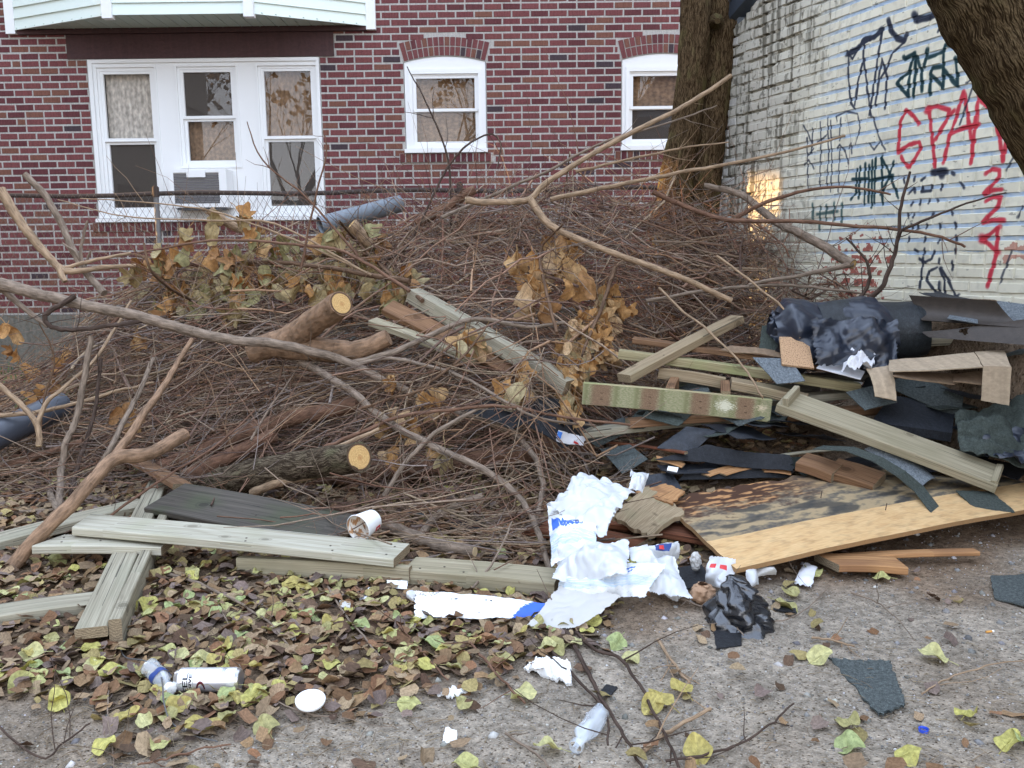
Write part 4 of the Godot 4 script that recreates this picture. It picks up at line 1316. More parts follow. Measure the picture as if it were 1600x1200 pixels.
func debris_materials() -> void:
	var gr := picture(256, 256, func(x: int, y: int) -> Color:
		var k := 0.62 + 0.5 * (R.randf() - 0.5) + 0.22 * N2.get_noise_2d(x * 1.5, y * 1.5)
		return Color(k, k, k))
	var gt := texture(gr)
	var gn := relief(gr, 4.0)
	mat("shingle_grey", lin(0.17, 0.20, 0.19), 0.9, {"tex": gt, "nrm": gn, "tri": 3.0, "ns": 0.6})
	mat("shingle_green", lin(0.12, 0.15, 0.125), 0.9, {"tex": gt, "nrm": gn, "tri": 3.0, "ns": 0.6})
	mat("shingle_light", lin(0.36, 0.41, 0.44), 0.85, {"tex": gt, "nrm": gn, "tri": 3.0, "ns": 0.6})
	mat("felt", lin(0.030, 0.032, 0.038), 0.75, {"tex": gt, "nrm": gn, "tri": 2.0, "ns": 0.35, "spec": 0.45})
	mat("felt_blue", lin(0.050, 0.058, 0.075), 0.6, {"tex": gt, "nrm": gn, "tri": 2.0, "ns": 0.3, "spec": 0.5})
	mat("black_film", lin(0.016, 0.021, 0.034), 0.30, {"spec": 0.55})
	mat("black_bag", lin(0.010, 0.011, 0.014), 0.24, {"spec": 0.8})
	mat("roll_felt", lin(0.050, 0.060, 0.068), 0.55, {"tex": gt, "tri": 1.5, "spec": 0.5})
	mat("white_film", lin(0.66, 0.68, 0.69), 0.45, {"spec": 0.5, "back": lin(0.3, 0.3, 0.3)})
	mat("old_film", lin(0.54, 0.525, 0.49), 0.6, {"spec": 0.4, "back": lin(0.2, 0.2, 0.2)})
	mat("paper", lin(0.70, 0.70, 0.72), 0.9)
	mat("blue_print", lin(0.055, 0.20, 0.62), 0.5)
	mat("pale_print", lin(0.42, 0.60, 0.82), 0.5)
	mat("red_print", lin(0.55, 0.03, 0.03), 0.5)
	mat("navy_print", lin(0.02, 0.05, 0.20), 0.5)
	mat("black_print", lin(0.03, 0.03, 0.035), 0.6)
	mat("foam", lin(0.80, 0.80, 0.78), 0.9)
	mat("card", lin(0.56, 0.43, 0.29), 0.92, {"tex": mats.grit_t, "tri": 2.0})
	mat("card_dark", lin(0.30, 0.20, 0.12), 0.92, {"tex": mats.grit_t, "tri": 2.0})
	mat("kraft", lin(0.36, 0.22, 0.13), 0.9)
	var cork := picture(256, 256, func(x: int, y: int) -> Color:
		var f := 1.6 * N2.get_noise_2d(x * 1.6, y * 1.6) + 0.5 * (R.randf() - 0.5)
		return Color(0.74, 0.60, 0.46).lerp(Color(0.47, 0.35, 0.26), clampf(f, 0.0, 1.0)))
	mat("cork", Color.WHITE, 0.95, {"tex": texture(cork), "nrm": relief(cork, 3.0)})
	var ply := picture(1024, 420, func(x: int, y: int) -> Color:
		var u := x / 1024.0 * 2.4
		var v := y / 420.0                                     # 0 at the front edge
		var f := N2.get_noise_2d(x * 1.2, y * 1.2)
		var a := N1.get_noise_2d(x * 0.9, y * 1.6)
		var g := N2.get_noise_2d(x * 0.45, y * 8.0)
		var tan_c := Color(0.85, 0.72, 0.53).lerp(Color(0.74, 0.58, 0.39), clampf(0.4 + 0.8 * g + 0.3 * a, 0.0, 1.0))
		if v < 0.36 + 0.004 * f: return tan_c.darkened(0.15 * maxf(0.0, N1.get_noise_2d(x * 2.0, y * 3.0)))
		var wv := sin((v * 15.0 + 2.4 * sin(u * 2.3 + 0.6) + 1.6 * a) * 2.6)                    # flame figure of rotary veneer
		var c := Color(0.64, 0.56, 0.43).lerp(Color(0.36, 0.34, 0.31), clampf(0.35 + 0.5 * wv + 0.5 * f, 0.0, 1.0))
		c = c.lerp(Color(0.24, 0.235, 0.225), 0.75 * smoothstep(0.10, 0.40, N1.get_noise_2d(x * 0.55 + 90.0, y * 1.1)))
		var burnt := smoothstep(0.62, 0.85, v + 0.16 * a + 0.10 * f) * (1.0 - smoothstep(0.55, 1.1, u))
		c = c.lerp(Color(0.30, 0.21, 0.16).lerp(Color(0.70, 0.52, 0.35), smoothstep(0.0, 0.35, N2.get_noise_2d(x * 0.35, y * 0.9))), burnt)
		var edge := 1.0 - smoothstep(0.0, 0.05, u)
		return c.lerp(Color(0.52, 0.42, 0.32), edge * 0.5 * smoothstep(-0.1, 0.3, f)))
	mat("plywood", Color.WHITE, 0.8, {"tex": texture(ply), "nrm": relief(ply, 2.0), "ns": 0.5, "spec": 0.3})
	var pe := picture(64, 64, func(x: int, y: int) -> Color:
		var k := 0.5 + 0.5 * sin(y * 0.55)
		return Color(0.74, 0.58, 0.38).lerp(Color(0.44, 0.32, 0.21), k * 0.8).darkened(0.2 * R.randf()))
	mat("ply_edge", Color.WHITE, 0.9, {"tex": texture(pe)})

func build_debris() -> void:
	debris_materials()
	plywood()
	# shingles and felt
	scrap("roofing_felt", "long torn sheet of black roofing felt above the orange splinters", "roofing felt", on([[1020, 717], [1245, 736], [1238, 712], [1105, 695]], 0.11), "felt", 0.004, {"amp": 0.03, "jag": 0.04, "nu": 26})
	scrap("roofing_felt", "blue black felt sheet with a curled edge below the mossy joist", "roofing felt", on([[1026, 698], [1078, 704], [1122, 672], [1072, 667]], 0.10), "felt_blue", 0.004, {"amp": 0.05, "bulge": 0.02})
	scrap("shingle", "grey green shingle sheet left below the mossy joist", "shingle", on([[908, 678], [935, 699], [994, 670], [978, 650]], 0.09), "shingle_grey", 0.004, {"amp": 0.01})
	scrap("shingle", "dark shingle below the grey green sheet, right of the twigs", "shingle", on([[936, 700], [972, 738], [1012, 716], [984, 694]], 0.07), "shingle_grey", 0.004, {"amp": 0.02})
	scrap("roofing_felt", "dark felt scrap right of the top of the white plastic", "roofing felt", on([[1000, 742], [1016, 772], [1065, 762], [1050, 736]], 0.06), "felt_blue", 0.004, {"amp": 0.02})
	scrap("roofing_felt", "wide black felt sheet behind the plywood's back edge", "roofing felt", on([[1060, 750], [1240, 745], [1225, 722], [1075, 735]], 0.05), "felt", 0.004, {"amp": 0.02})
	scrap("roofing_felt", "blue black felt seen between the twigs above the snack wrapper", "roofing felt", on([[815, 658], [880, 700], [945, 672], [890, 640]], 0.06), "felt_blue", 0.004, {"amp": 0.03})
	scrap("roofing_felt", "dark felt sheet in the hollow under the grey slanting beam", "roofing felt", on([[725, 640], [800, 668], [900, 628], [800, 610]], 0.03), "felt", 0.004, {"amp": 0.03})
	var strip := MB.new()
	var ln := [[1270, 703, 0.30], [1320, 706, 0.31], [1365, 722, 0.28], [1400, 745, 0.23], [1428, 768, 0.17], [1458, 803, 0.13]]
	for k in 5:
		var a := gp(ln[k][0], ln[k][1], ln[k][2])
		var c := gp(ln[k + 1][0], ln[k + 1][1], ln[k + 1][2])
		var wd := Vector3(0.075, 0.0, -0.07)
		sheet(strip, a, c, c + wd, a + wd, 5, 4, 0.004, {"amp": 0.003})
	single("shingle", "long curved grey shingle strip bent over the broken blocks", "shingle", strip, mats.shingle_green, "roofing scraps in the heap")
	scrap("shingle", "pale grey shingle piece beside the curved strip", "shingle", fl([[1350, 712, 0.26], [1440, 766, 0.15], [1462, 758, 0.15], [1400, 712, 0.25]]), "shingle_light", 0.004, {"archv": 0.02, "amp": 0.01})
	scrap("shingle", "pointed green shingle on the right of the plywood", "shingle", fl([[1492, 772, 0.135], [1526, 797, 0.125], [1588, 801, 0.125], [1550, 772, 0.135]]), "shingle_green", 0.005, {"jag": 0.04})
	scrap("shingle", "ragged grey green shingle lying alone on the bare dirt", "shingle", fl([[1293, 1024, 0.010], [1374, 1120, 0.012], [1418, 1102, 0.014], [1394, 1030, 0.014]]), "shingle_grey", 0.006, {"jag": 0.09, "amp": 0.008, "nu": 24, "nv": 16})
	scrap("shingle", "grey shingle piece on the dirt at the right edge", "shingle", fl([[1546, 896, 0.012], [1553, 932, 0.012], [1650, 955, 0.015], [1650, 893, 0.018]]), "shingle_grey", 0.006, {"jag": 0.03, "amp": 0.01})
	scrap("roofing_felt", "black felt square under the small black bag", "roofing felt", fl([[1112, 970, 0.010], [1119, 1014, 0.010], [1160, 1006, 0.010], [1157, 962, 0.010]]), "felt", 0.004, {"jag": 0.03, "amp": 0.006})
	scrap("roofing_felt", "small black felt tab right of the small black bag", "roofing felt", fl([[1206, 934, 0.010], [1208, 950, 0.010], [1246, 955, 0.012], [1240, 936, 0.012]]), "felt", 0.004, {"jag": 0.03})
	scrap("roofing_felt", "black felt scrap left of the crumpled brown paper", "roofing felt", fl([[1052, 885, 0.03], [1070, 918, 0.02], [1110, 905, 0.03], [1095, 880, 0.05]]), "felt", 0.004, {"amp": 0.02})
	scrap("roofing_felt", "flat dark felt scrap on the leaves below the cut stub", "roofing felt", fl([[700, 812, 0.03], [705, 832, 0.02], [752, 828, 0.02], [756, 810, 0.03]]), "felt", 0.004, {"amp": 0.02})
	scrap("shingle", "tilted grey green shingle on the pallet boards", "shingle", dp([[1176, 559, 4.70], [1214, 600, 4.52], [1258, 595, 4.52], [1232, 560, 4.70]]), "shingle_light", 0.004, {"amp": 0.008})
	scrap("shingle", "dark green rounded shingle left of the cork board", "shingle", dp([[1190, 508, 5.0], [1186, 546, 4.92], [1226, 548, 4.9], [1226, 506, 5.0]]), "shingle_green", 0.004, {"jag": 0.03})
	scrap("shingle", "brown curled shingle above the tilted grey shingle", "shingle", dp([[1125, 546, 4.95], [1238, 561, 4.78], [1228, 549, 4.86], [1140, 538, 5.02]]), "card_dark", 0.004, {"amp": 0.02})
	var blk := MB.new()
	var q := dp([[1361, 659, 4.42], [1488, 677, 4.28], [1492, 632, 4.52], [1393, 617, 4.66]])
	sheet(blk, q[0], q[1], q[2], q[3], 6, 4, 0.05, {"amp": 0.004})
	single("shingle_bundle", "black slab of stacked shingles under the cardboard", "shingle bundle", blk, mats.felt_blue)
	scrap("shingle", "pale green panel behind the black slab", "shingle", dp([[1380, 600, 4.72], [1500, 655, 4.40], [1506, 620, 4.50], [1430, 580, 4.80]]), "shingle_grey", 0.005, {"amp": 0.006})
	scrap("shingle", "grey green shingle left of the black slab", "shingle", dp([[1322, 612, 4.52], [1352, 640, 4.38], [1402, 628, 4.45], [1392, 596, 4.62]]), "shingle_grey", 0.005, {"amp": 0.01})
	scrap("roofing_felt", "dark green crumpled felt in the lower right corner of the heap", "roofing felt", dp([[1492, 650, 4.30], [1500, 705, 4.05], [1640, 735, 3.95], [1640, 610, 4.35]]), "shingle_green", 0.004, {"crease": 0.05, "cf": 5.0, "nu": 26, "nv": 20})
	scrap("roofing_felt", "black shiny felt fold at the right edge of the heap", "roofing felt", dp([[1486, 668, 4.22], [1560, 720, 4.0], [1650, 745, 3.9], [1640, 690, 4.15]]), "black_film", 0.003, {"crease": 0.05, "cf": 6.0, "nu": 26, "nv": 18})
	for k in 34:                                                # more scraps that fill the heap
		var x := R.randf_range(0.55, 2.55)
		var z := -R.randf_range(3.98, 4.85)
		var c := Vector3(x, surf(x, z) + R.randf_range(0.0, 0.05), z)
		var ang := R.randf() * TAU
		var u := Vector3(cos(ang), R.randf_range(-0.25, 0.25), sin(ang)) * R.randf_range(0.10, 0.2)
		var v := Vector3(-sin(ang), R.randf_range(-0.25, 0.25), cos(ang)) * R.randf_range(0.07, 0.13)
		var kind: int = k % 4
		scrap("shingle", "torn dark roofing scrap deep in the heap under the boards", "shingle", [c - u - v, c + u - v, c + u + v, c - u + v], ["felt", "shingle_green", "felt_blue", "shingle_grey"][kind], 0.004, {"amp": 0.03, "jag": 0.05, "nu": 9, "nv": 7, "group": "torn roofing scraps deep in the heap"})
	# boards and cards on top of the heap
	scrap("cork_board", "speckled brown cork board piece left of the big black bag", "board", dp([[1222, 569, 4.62], [1272, 575, 4.60], [1262, 527, 4.78], [1218, 526, 4.78]]), "cork", 0.012, {"group": ""})
	scrap("white_board_scrap", "white panel scrap under the crumpled paper", "panel", dp([[1276, 574, 4.62], [1345, 592, 4.52], [1352, 580, 4.62], [1290, 563, 4.74]]), "paper", 0.006, {"group": ""})
	cardboard()
	big_bag()
	steel()
	# crumpled paper
	var cp := MB.new()
	q = dp([[1312, 580, 4.52], [1362, 578, 4.48], [1372, 556, 4.62], [1330, 558, 4.64]])
	sheet(cp, q[0], q[1], q[2], q[3], 22, 16, 0.0, {"crease": 0.05, "cf": 12.0, "bulge": 0.02, "jag": 0.08})
	single("crumpled_paper", "crumpled white printed paper at the foot of the big black bag", "paper", cp, mats.paper)
	scrap("splintered_plywood", "splintered tan plywood piece left of the plywood sheet", "plywood", fl([[955, 812, 0.10], [1015, 838, 0.09], [1075, 800, 0.13], [1010, 760, 0.17]]), "wood_tan", 0.02, {"jag": 0.08, "amp": 0.02, "group": ""})
	scrap("splintered_plywood", "thin pale wood strip behind the splintered piece", "plywood", fl([[990, 772, 0.15], [1050, 792, 0.14], [1072, 770, 0.17], [1040, 758, 0.18]]), "wood_orange", 0.008, {"jag": 0.06, "group": ""})

func plywood() -> void:
	var fl0 := gp(1151, 889, 0.085)
	var bl := gp(1036, 788, 0.115)
	var ed := gp(1600, 804, 0.105) - fl0
	var fr := fl0 + ed * 1.42
	var br := bl + ed * 1.42 + Vector3(0.05, 0, -0.1)
	var t := thing("plywood_sheet", "large stained plywood sheet with a clean tan strip along its front edge", "plywood", fl0.lerp(br, 0.5) - Vector3(0, 0.02, 0))
	var b := MB.new()
	var nu := 40
	var nv := 14
	var sd := 3.0
	var th := 0.018
	for j in nv + 1:
		for i in nu + 1:
			var u := float(i) / nu
			var v := float(j) / nv
			var vv := v * (1.0 + (0.06 * N2.get_noise_2d(u * 400.0, 3.0) + 0.03 if j == nv else 0.0))
			var uu := u + (0.004 * N2.get_noise_2d(v * 300.0, 8.0) if i == 0 else 0.0)
			var p := fl0.lerp(fr, uu).lerp(bl.lerp(br, uu), vv) + Vector3(0, 0.022 * sin(u * PI) * (1.0 - v * 0.5) + 0.004 * N1.get_noise_2d(u * 300.0, v * 120.0), 0)
			b.vert(p, Vector3.UP, Vector2(u, v))
	for j in nv:
		for i in nu:
			var a := j * (nu + 1) + i
			b.face(a, a + 1, a + nu + 2); b.face(a, a + nu + 2, a + nu + 1)
	b.smooth(0, 0)
	obj("face_veneer", b.commit(t.position), mats.plywood, t)
	var e := MB.new()
	var ring := []
	for i in nu: ring.append(i)
	for j in nv: ring.append(j * (nu + 1) + nu)
	for i in nu: ring.append(nv * (nu + 1) + nu - i)
	for j in nv: ring.append((nv - j) * (nu + 1))
	var c := fl0.lerp(br, 0.5)
	var far := 0.0
	for k in ring.size():
		var p: Vector3 = b.v[ring[k]]
		var r: Vector3 = b.v[ring[(k + 1) % ring.size()]]
		var d := p.distance_to(r)
		e.quad(p, r, r - Vector3(0, th, 0), p - Vector3(0, th, 0), (p + r) / 2 - c, Color.WHITE, Vector2(far, 0), Vector2(far + d * 3, 0), Vector2(far + d * 3, 1), Vector2(far, 1))
		far += d * 3
	obj("edge", e.commit(t.position), mats.ply_edge, t)
	var u2 := MB.new()
	for p in b.v: u2.vert(p - Vector3(0, th, 0), Vector3.DOWN, Vector2(p.x, p.z))
	for f in range(0, b.ix.size(), 3): u2.face(b.ix[f], b.ix[f + 1], b.ix[f + 2])
	obj("underside", u2.commit(t.position), mats.wood_orange, t)
	for s in [[0.33, 0.62], [0.42, 0.30]]:
		var n := MB.new()
		var p := fl0.lerp(fr, s[0]).lerp(bl.lerp(br, s[0]), s[1]) + Vector3(0, 0.015, 0)
		n.tube(PackedVector3Array([p, p + Vector3(0.003, 0.035, 0.004)]), PackedFloat32Array([0.002, 0.002]), 5, Color.WHITE)
		obj("nail", n.commit(t.position), mats.rust, t)

func cardboard() -> void:
	var a := dp([[1389, 580, 4.36], [1537, 573, 4.22], [1523, 550, 4.46], [1388, 563, 4.54]])
	var at := px(1480, 600, 4.4)
	var t := thing("cardboard_box", "flattened tan cardboard box with hanging flaps on the right of the heap", "cardboard box", at)
	var parts := [[a, "top_panel"], [dp([[1537, 572, 4.22], [1580, 572, 4.18], [1569, 548, 4.42], [1523, 550, 4.46]]), "corner_panel"], [dp([[1533, 626, 4.20], [1577, 634, 4.16], [1581, 573, 4.18], [1536, 573, 4.22]]), "hanging_flap"],
		[dp([[1395, 588, 4.34], [1492, 599, 4.28], [1520, 585, 4.40], [1400, 578, 4.46]]), "inner_flap"], [dp([[1489, 594, 4.28], [1536, 600, 4.24], [1536, 580, 4.36], [1490, 585, 4.40]]), "inner_flap"]]
	for k in parts.size():
		var b := MB.new()
		var q: Array = parts[k][0]
		sheet(b, q[0], q[1], q[2], q[3], 10, 5, 0.005, {"amp": 0.010 if k != 2 else 0.004, "jag": 0.012, "face": Vector3(0, 0.3, 1)})
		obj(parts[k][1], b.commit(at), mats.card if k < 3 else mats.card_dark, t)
	var s := MB.new()
	var q := dp([[1367, 619, 4.36], [1401, 626, 4.34], [1391, 570, 4.50], [1353, 576, 4.50]])
	sheet(s, q[0], q[1], q[2], q[3], 8, 10, 0.005, {"archv": 0.02, "jag": 0.02, "face": Vector3(0, 0.3, 1)})
	single("cardboard_piece", "small tan cardboard flap left of the cardboard box", "cardboard", s, mats.card)

func big_bag() -> void:
	# a roll of felt half inside a black plastic bag
	var p0 := px(1212, 522, 4.95)
	var p1 := px(1440, 512, 4.88)
	var at := (p0 + p1) / 2 - Vector3(0, 0.17, 0)
	var t := thing("felt_roll", "thick roll of dark roofing felt sticking out of the black plastic bag", "felt roll", at)
	var b := MB.new()
	var pts := PackedVector3Array()
	var rad := PackedFloat32Array()
	for i in 30:
		pts.append(p0.lerp(p1, 0.30 + 0.70 * i / 29.0) + Vector3(0, 0.012 * sin(i * 0.2), 0))
		rad.append(0.158 - 0.012 * smoothstep(0.9, 1.0, i / 29.0))
	b.tube(pts, rad, 40, Color.WHITE, false, 1.0, N1, 0.07, 160.0)
	b.smooth(0, 0)
	obj("outer_wrap", b.commit(at), mats.roll_felt, t)
	b = MB.new()
	for k in 5:                                                 # the wound layers at the open end
		var r := 0.146 - k * 0.026
		b.tube(PackedVector3Array([p1 - Vector3(0.05, 0, 0), p1 + Vector3(0.004 * k - 0.012, 0, 0)]), PackedFloat32Array([r, r]), 32, Color.WHITE, false)
	b.tube(PackedVector3Array([p1 - Vector3(0.06, 0, 0), p1 - Vector3(0.045, 0, 0)]), PackedFloat32Array([0.146, 0.146]), 32, Color.WHITE, true)
	obj("wound_layers", b.commit(at), mats.roll_felt, t)
	at = p0 - Vector3(0, 0.19, 0)
	t = thing("black_plastic_bag", "big shiny black plastic bag pulled over the felt roll by the painted wall", "plastic bag", at)
	b = MB.new()
	var n := 40
	var k2 := 64
	for i in n:
		for j in k2 + 1:
			var f := i / (n - 1.0)
			var a := TAU * j / k2
			var o := Vector3(0, cos(a), sin(a))
			var r := (0.165 + 0.02 * sin(f * 9.0)) * (0.62 + 0.38 * smoothstep(0.0, 0.16, f))
			var c := p0.lerp(p1, f * 0.74 - 0.03 - 0.05 * sin(a * 2.0 + 1.0) * f)
			if o.y < 0: r *= 1.0 + 0.10 * -o.y
			var p := c + o * r
			var cr := 1.3 * absf(NR.get_noise_3d(p.x * 3.0, p.y * 6.0, p.z * 6.0)) + 0.7 * absf(NR.get_noise_3d(p.x * 8.0, p.y * 12.0, p.z * 12.0)) - 0.9
			b.vert(c + o * (r + (0.02 + 0.035 * smoothstep(-0.4, 0.7, -o.y)) * (cr + 0.6)), o, Vector2(f, a))
	for i in n - 1:
		for j in k2:
			var g := i * (k2 + 1) + j
			b.face(g, g + 1, g + k2 + 2); b.face(g, g + k2 + 2, g + k2 + 1)
	b.smooth(0, 0)
	obj("film", b.commit(at), mats.black_film, t)
	b = MB.new()
	var q := dp([[1272, 572, 4.60], [1402, 580, 4.55], [1405, 500, 4.69], [1262, 500, 4.74]])
	sheet(b, q[0], q[1], q[2], q[3], 34, 26, 0.0, {"crease": 0.05, "cf": 4.5, "jag": 0.08, "bulge": 0.04, "face": Vector3(0, 0.2, 1)})
	obj("loose_flap", b.commit(at), mats.black_film, t)
	b = MB.new()
	q = dp([[1196, 520, 4.94], [1240, 560, 4.78], [1262, 515, 4.80], [1206, 483, 4.98]])
	sheet(b, q[0], q[1], q[2], q[3], 18, 14, 0.0, {"crease": 0.05, "cf": 9.0, "jag": 0.06, "face": Vector3(0, 0.2, 1)})
	obj("bag_mouth", b.commit(at), mats.black_film, t)

func steel() -> void:
	var st := mat("old_steel", lin(0.085, 0.068, 0.055), 0.6, {"tex": mats.grit_t, "nrm": mats.grit_n, "tri": 1.6, "metal": 0.25, "spec": 0.5})
	var b := MB.new()
	var q := dp([[1440, 500, 4.70], [1600, 512, 4.34], [1556, 470, 4.50], [1420, 461, 4.84]])
	sheet(b, q[0], q[1], q[2], q[3], 20, 12, 0.006, {"archv": -0.05, "face": Vector3(0, 0.3, 1)})
	single("steel_sheet", "upper curved dark steel sheet leaning on the painted wall", "steel sheet", b, st)
	b = MB.new()
	# lower channel, built as strips round the round hole
	var c0 := px(1452, 527, 4.60)
	var c1 := px(1650, 543, 4.18)
	var c2 := px(1650, 492, 4.26)
	var c3 := px(1456, 519, 4.66)
	var nu := 44
	var nv := 16
	for j in nv + 1:
		for i in nu + 1:
			var u := float(i) / nu
			var v := float(j) / nv
			b.vert(c0.lerp(c1, u).lerp(c3.lerp(c2, u), v) + Vector3(-0.02, 0.01, -0.05) * sin(v * PI), Vector3(0, 0.3, 1), Vector2(u, v))
	for j in nv:
		for i in nu:
			if Vector2((i + 0.5) / nu - 0.355, ((j + 0.5) / nv - 0.52) * 0.13).length() < 0.034: continue
			var a := j * (nu + 1) + i
			b.face(a, a + 1, a + nu + 2); b.face(a, a + nu + 2, a + nu + 1)
	b.smooth(0, 0)
	single("steel_channel", "lower dark steel channel with a round hole at the right edge", "steel channel", b, st)
	b = MB.new()
	q = dp([[1480, 497, 4.60], [1528, 505, 4.50], [1528, 499, 4.56], [1484, 492, 4.66]])
	sheet(b, q[0], q[1], q[2], q[3], 6, 3, 0.004)
	single("pale_strip", "pale strip lying between the two steel pieces", "strip", b, mats.shingle_light)
	b = MB.new()
	q = dp([[1540, 480, 4.62], [1620, 520, 4.40], [1640, 480, 4.50], [1560, 470, 4.66]])
	sheet(b, q[0], q[1], q[2], q[3], 6, 3, 0.01)
	single("blue_board", "pale blue panel behind the curved steel at the right edge", "panel", b, mats.shingle_light)

# ---------- the brush pile ----------
func smooth_line(p: Array, per: int, wob: float) -> PackedVector3Array:
	var r := PackedVector3Array()
	var m := p.size()
	var o := R.randf() * 100.0
	for i in m - 1:
		var a: Vector3 = p[maxi(i - 1, 0)]
		var b: Vector3 = p[i]
		var c: Vector3 = p[i + 1]
		var d: Vector3 = p[mini(i + 2, m - 1)]
		for k in per: r.append(b.cubic_interpolate(c, a, d, float(k) / per))
	r.append(p[m - 1])
	if wob > 0.0:
		for i in range(1, r.size() - 1): r[i] += Vector3(N2.get_noise_2d(i * 7.0 + o, 0), N2.get_noise_2d(i * 7.0, o), N2.get_noise_2d(i * 7.0, o + 50.0)) * wob
	return r

const TWIG_COLORS := [Color(0.255, 0.140, 0.095), Color(0.30, 0.185, 0.130), Color(0.34, 0.255, 0.190), Color(0.190, 0.125, 0.098), Color(0.37, 0.235, 0.145), Color(0.30, 0.245, 0.215), Color(0.42, 0.32, 0.22)]
func bough(called: String, label: String, line: Array, w0: float, w1: float, m: String, o := {}) -> Node3D:
	var p := []
	for q in line: p.append(mp(q[0], q[1], q[2]) if q[2] < 1.5 else px(q[0], q[1], q[2]))
	var pts := smooth_line(p, o.get("per", 5), o.get("wob", 0.008))
	var rad := PackedFloat32Array()
	for i in pts.size():
		var f := float(i) / (pts.size() - 1)
		rad.append(lerpf(w0, w1, f) * -pts[i].z / F / 2.0 * (1.0 + 0.10 * N2.get_noise_2d(i * 9.0, w0 * 10.0)))
	var b := MB.new()
	b.tube(pts, rad, o.get("k", 9), o.get("col", Color.WHITE), true, 1.0, N2 if w0 > 14.0 else null, 0.12, 260.0)
	for side in o.get("side", []):                       # side shoots that belong to the branch: lines that start on it
		var sp := []
		for q in side[0]: sp.append(mp(q[0], q[1], q[2]) if q[2] < 1.5 else px(q[0], q[1], q[2]))
		var near := 0
		for i in pts.size():
			if pts[i].distance_to(sp[0]) < pts[near].distance_to(sp[0]): near = i
		sp[0] = pts[near]
		var sl := smooth_line(sp, 5, 0.006)
		var sr := PackedFloat32Array()
		for i in sl.size(): sr.append(lerpf(side[1], side[2], float(i) / (sl.size() - 1)) * -sl[i].z / F / 2.0)
		b.tube(sl, sr, 8, o.get("col", Color.WHITE), true)
	if o.get("shoots", 0) > 0: shoots(b, pts, rad, o.shoots, o.get("col", Color(0.19, 0.13, 0.09)))
	var at := b.low()
	var t := thing(called, label, o.get("cat", "branch"), at, o.get("group", "branches cut for the brush pile"))
	obj("stem", b.commit(at), mats[m], t)
	for e in o.get("cut", []):
		var i: int = 0 if e == 0 else pts.size() - 1
		var n := (pts[0] - pts[1]).normalized() if e == 0 else (pts[i] - pts[i - 1]).normalized()
		var c := MB.new()
		c.tube(PackedVector3Array([pts[i] - n * 0.003, pts[i] + n * 0.002]), PackedFloat32Array([rad[i] * 0.93, rad[i] * 0.90]), 24, Color.WHITE, true)
		obj("cut_end", c.commit(at), mats.cut_wood if rad[i] > 0.03 else mats.cut_twig, t)
	return t

func shoots(b: MB, pts: PackedVector3Array, rad: PackedFloat32Array, n: int, col: Color) -> void:
	for k in n:
		var i := R.randi_range(1, pts.size() - 2)
		var dir := (pts[i + 1] - pts[i]).normalized()
		var out := dir.cross(Vector3(R.randf_range(-1, 1), R.randf_range(-1, 1), R.randf_range(-1, 1))).normalized()
		var ln := R.randf_range(0.08, 0.34)
		var q := PackedVector3Array()
		var p := pts[i]
		var d := (dir * R.randf_range(0.4, 1.2) + out).normalized()
		for s in 5:
			q.append(p)
			p += d * ln / 4.0
			d = (d + Vector3(R.randf_range(-1, 1), R.randf_range(-0.8, 1), R.randf_range(-1, 1)) * 0.22).normalized()
		b.twig(q, minf(rad[i] * 0.55, 0.0032), 0.0009, 4, col * R.randf_range(0.8, 1.2))

# a random twig laid on the pile at a share of its height
func pile_twig(b: MB, x: float, z: float, share: float, ln: float, r: float, col: Color, sides: int, lift := 0.0, ang := INF, segs := 6) -> void:
	if ang == INF: ang = R.randfn(0.0, 0.6) if R.randf() < 0.55 else R.randf() * TAU
	var dir := Vector3(cos(ang), 0, sin(ang) * 0.8)
	var bend := R.randf_range(-0.35, 0.35)
	var pts := PackedVector3Array()
	var o := R.randf() * 500.0
	var tilt := R.randfn(0.0, 0.20)
	for i in segs:
		var f := float(i) / (segs - 1) - 0.5
		var p := Vector3(x, 0, z) + dir * ln * f + Vector3(-dir.z, 0, dir.x) * bend * ln * (f * f - 0.1)
		p.x = minf(p.x, wallx(p.z) - 0.03)
		p.y = lerpf(surf(x, z) * share, surf(p.x, p.z) * share, 0.75) + ln * f * tilt + lift + 0.030 * N2.get_noise_2d(f * 60.0, o) + 0.01
		p.y = maxf(p.y, ground(p.x, p.z) + 0.006)
		p.z += 0.035 * N2.get_noise_2d(f * 60.0 + 90.0, o)
		pts.append(p)
	if R.randf() < 0.5: pts.reverse()
	b.twig(pts, r, r * 0.3, 4 if r < 0.006 else 6, col)
	for k in sides:
		var i := R.randi_range(1, segs - 2)
		var d := (pts[i + 1] - pts[i]).normalized()
		d = (d + Vector3(R.randf_range(-1, 1), R.randf_range(-0.7, 1.0), R.randf_range(-1, 1)) * 0.75).normalized()
		var l2 := ln * R.randf_range(0.15, 0.4)
		var q := PackedVector3Array([pts[i], pts[i] + d * l2 * 0.33, pts[i] + d * l2 * 0.66 + Vector3(0, R.randf_range(-0.03, 0.03), R.randf_range(-0.03, 0.03)), pts[i] + d * l2 + Vector3(R.randf_range(-0.04, 0.04), R.randf_range(-0.05, 0.05), 0)])
		for s in 4: q[s].x = minf(q[s].x, wallx(q[s].z) - 0.02)
		b.twig(q, r * 0.5, 0.0008, 3, col)

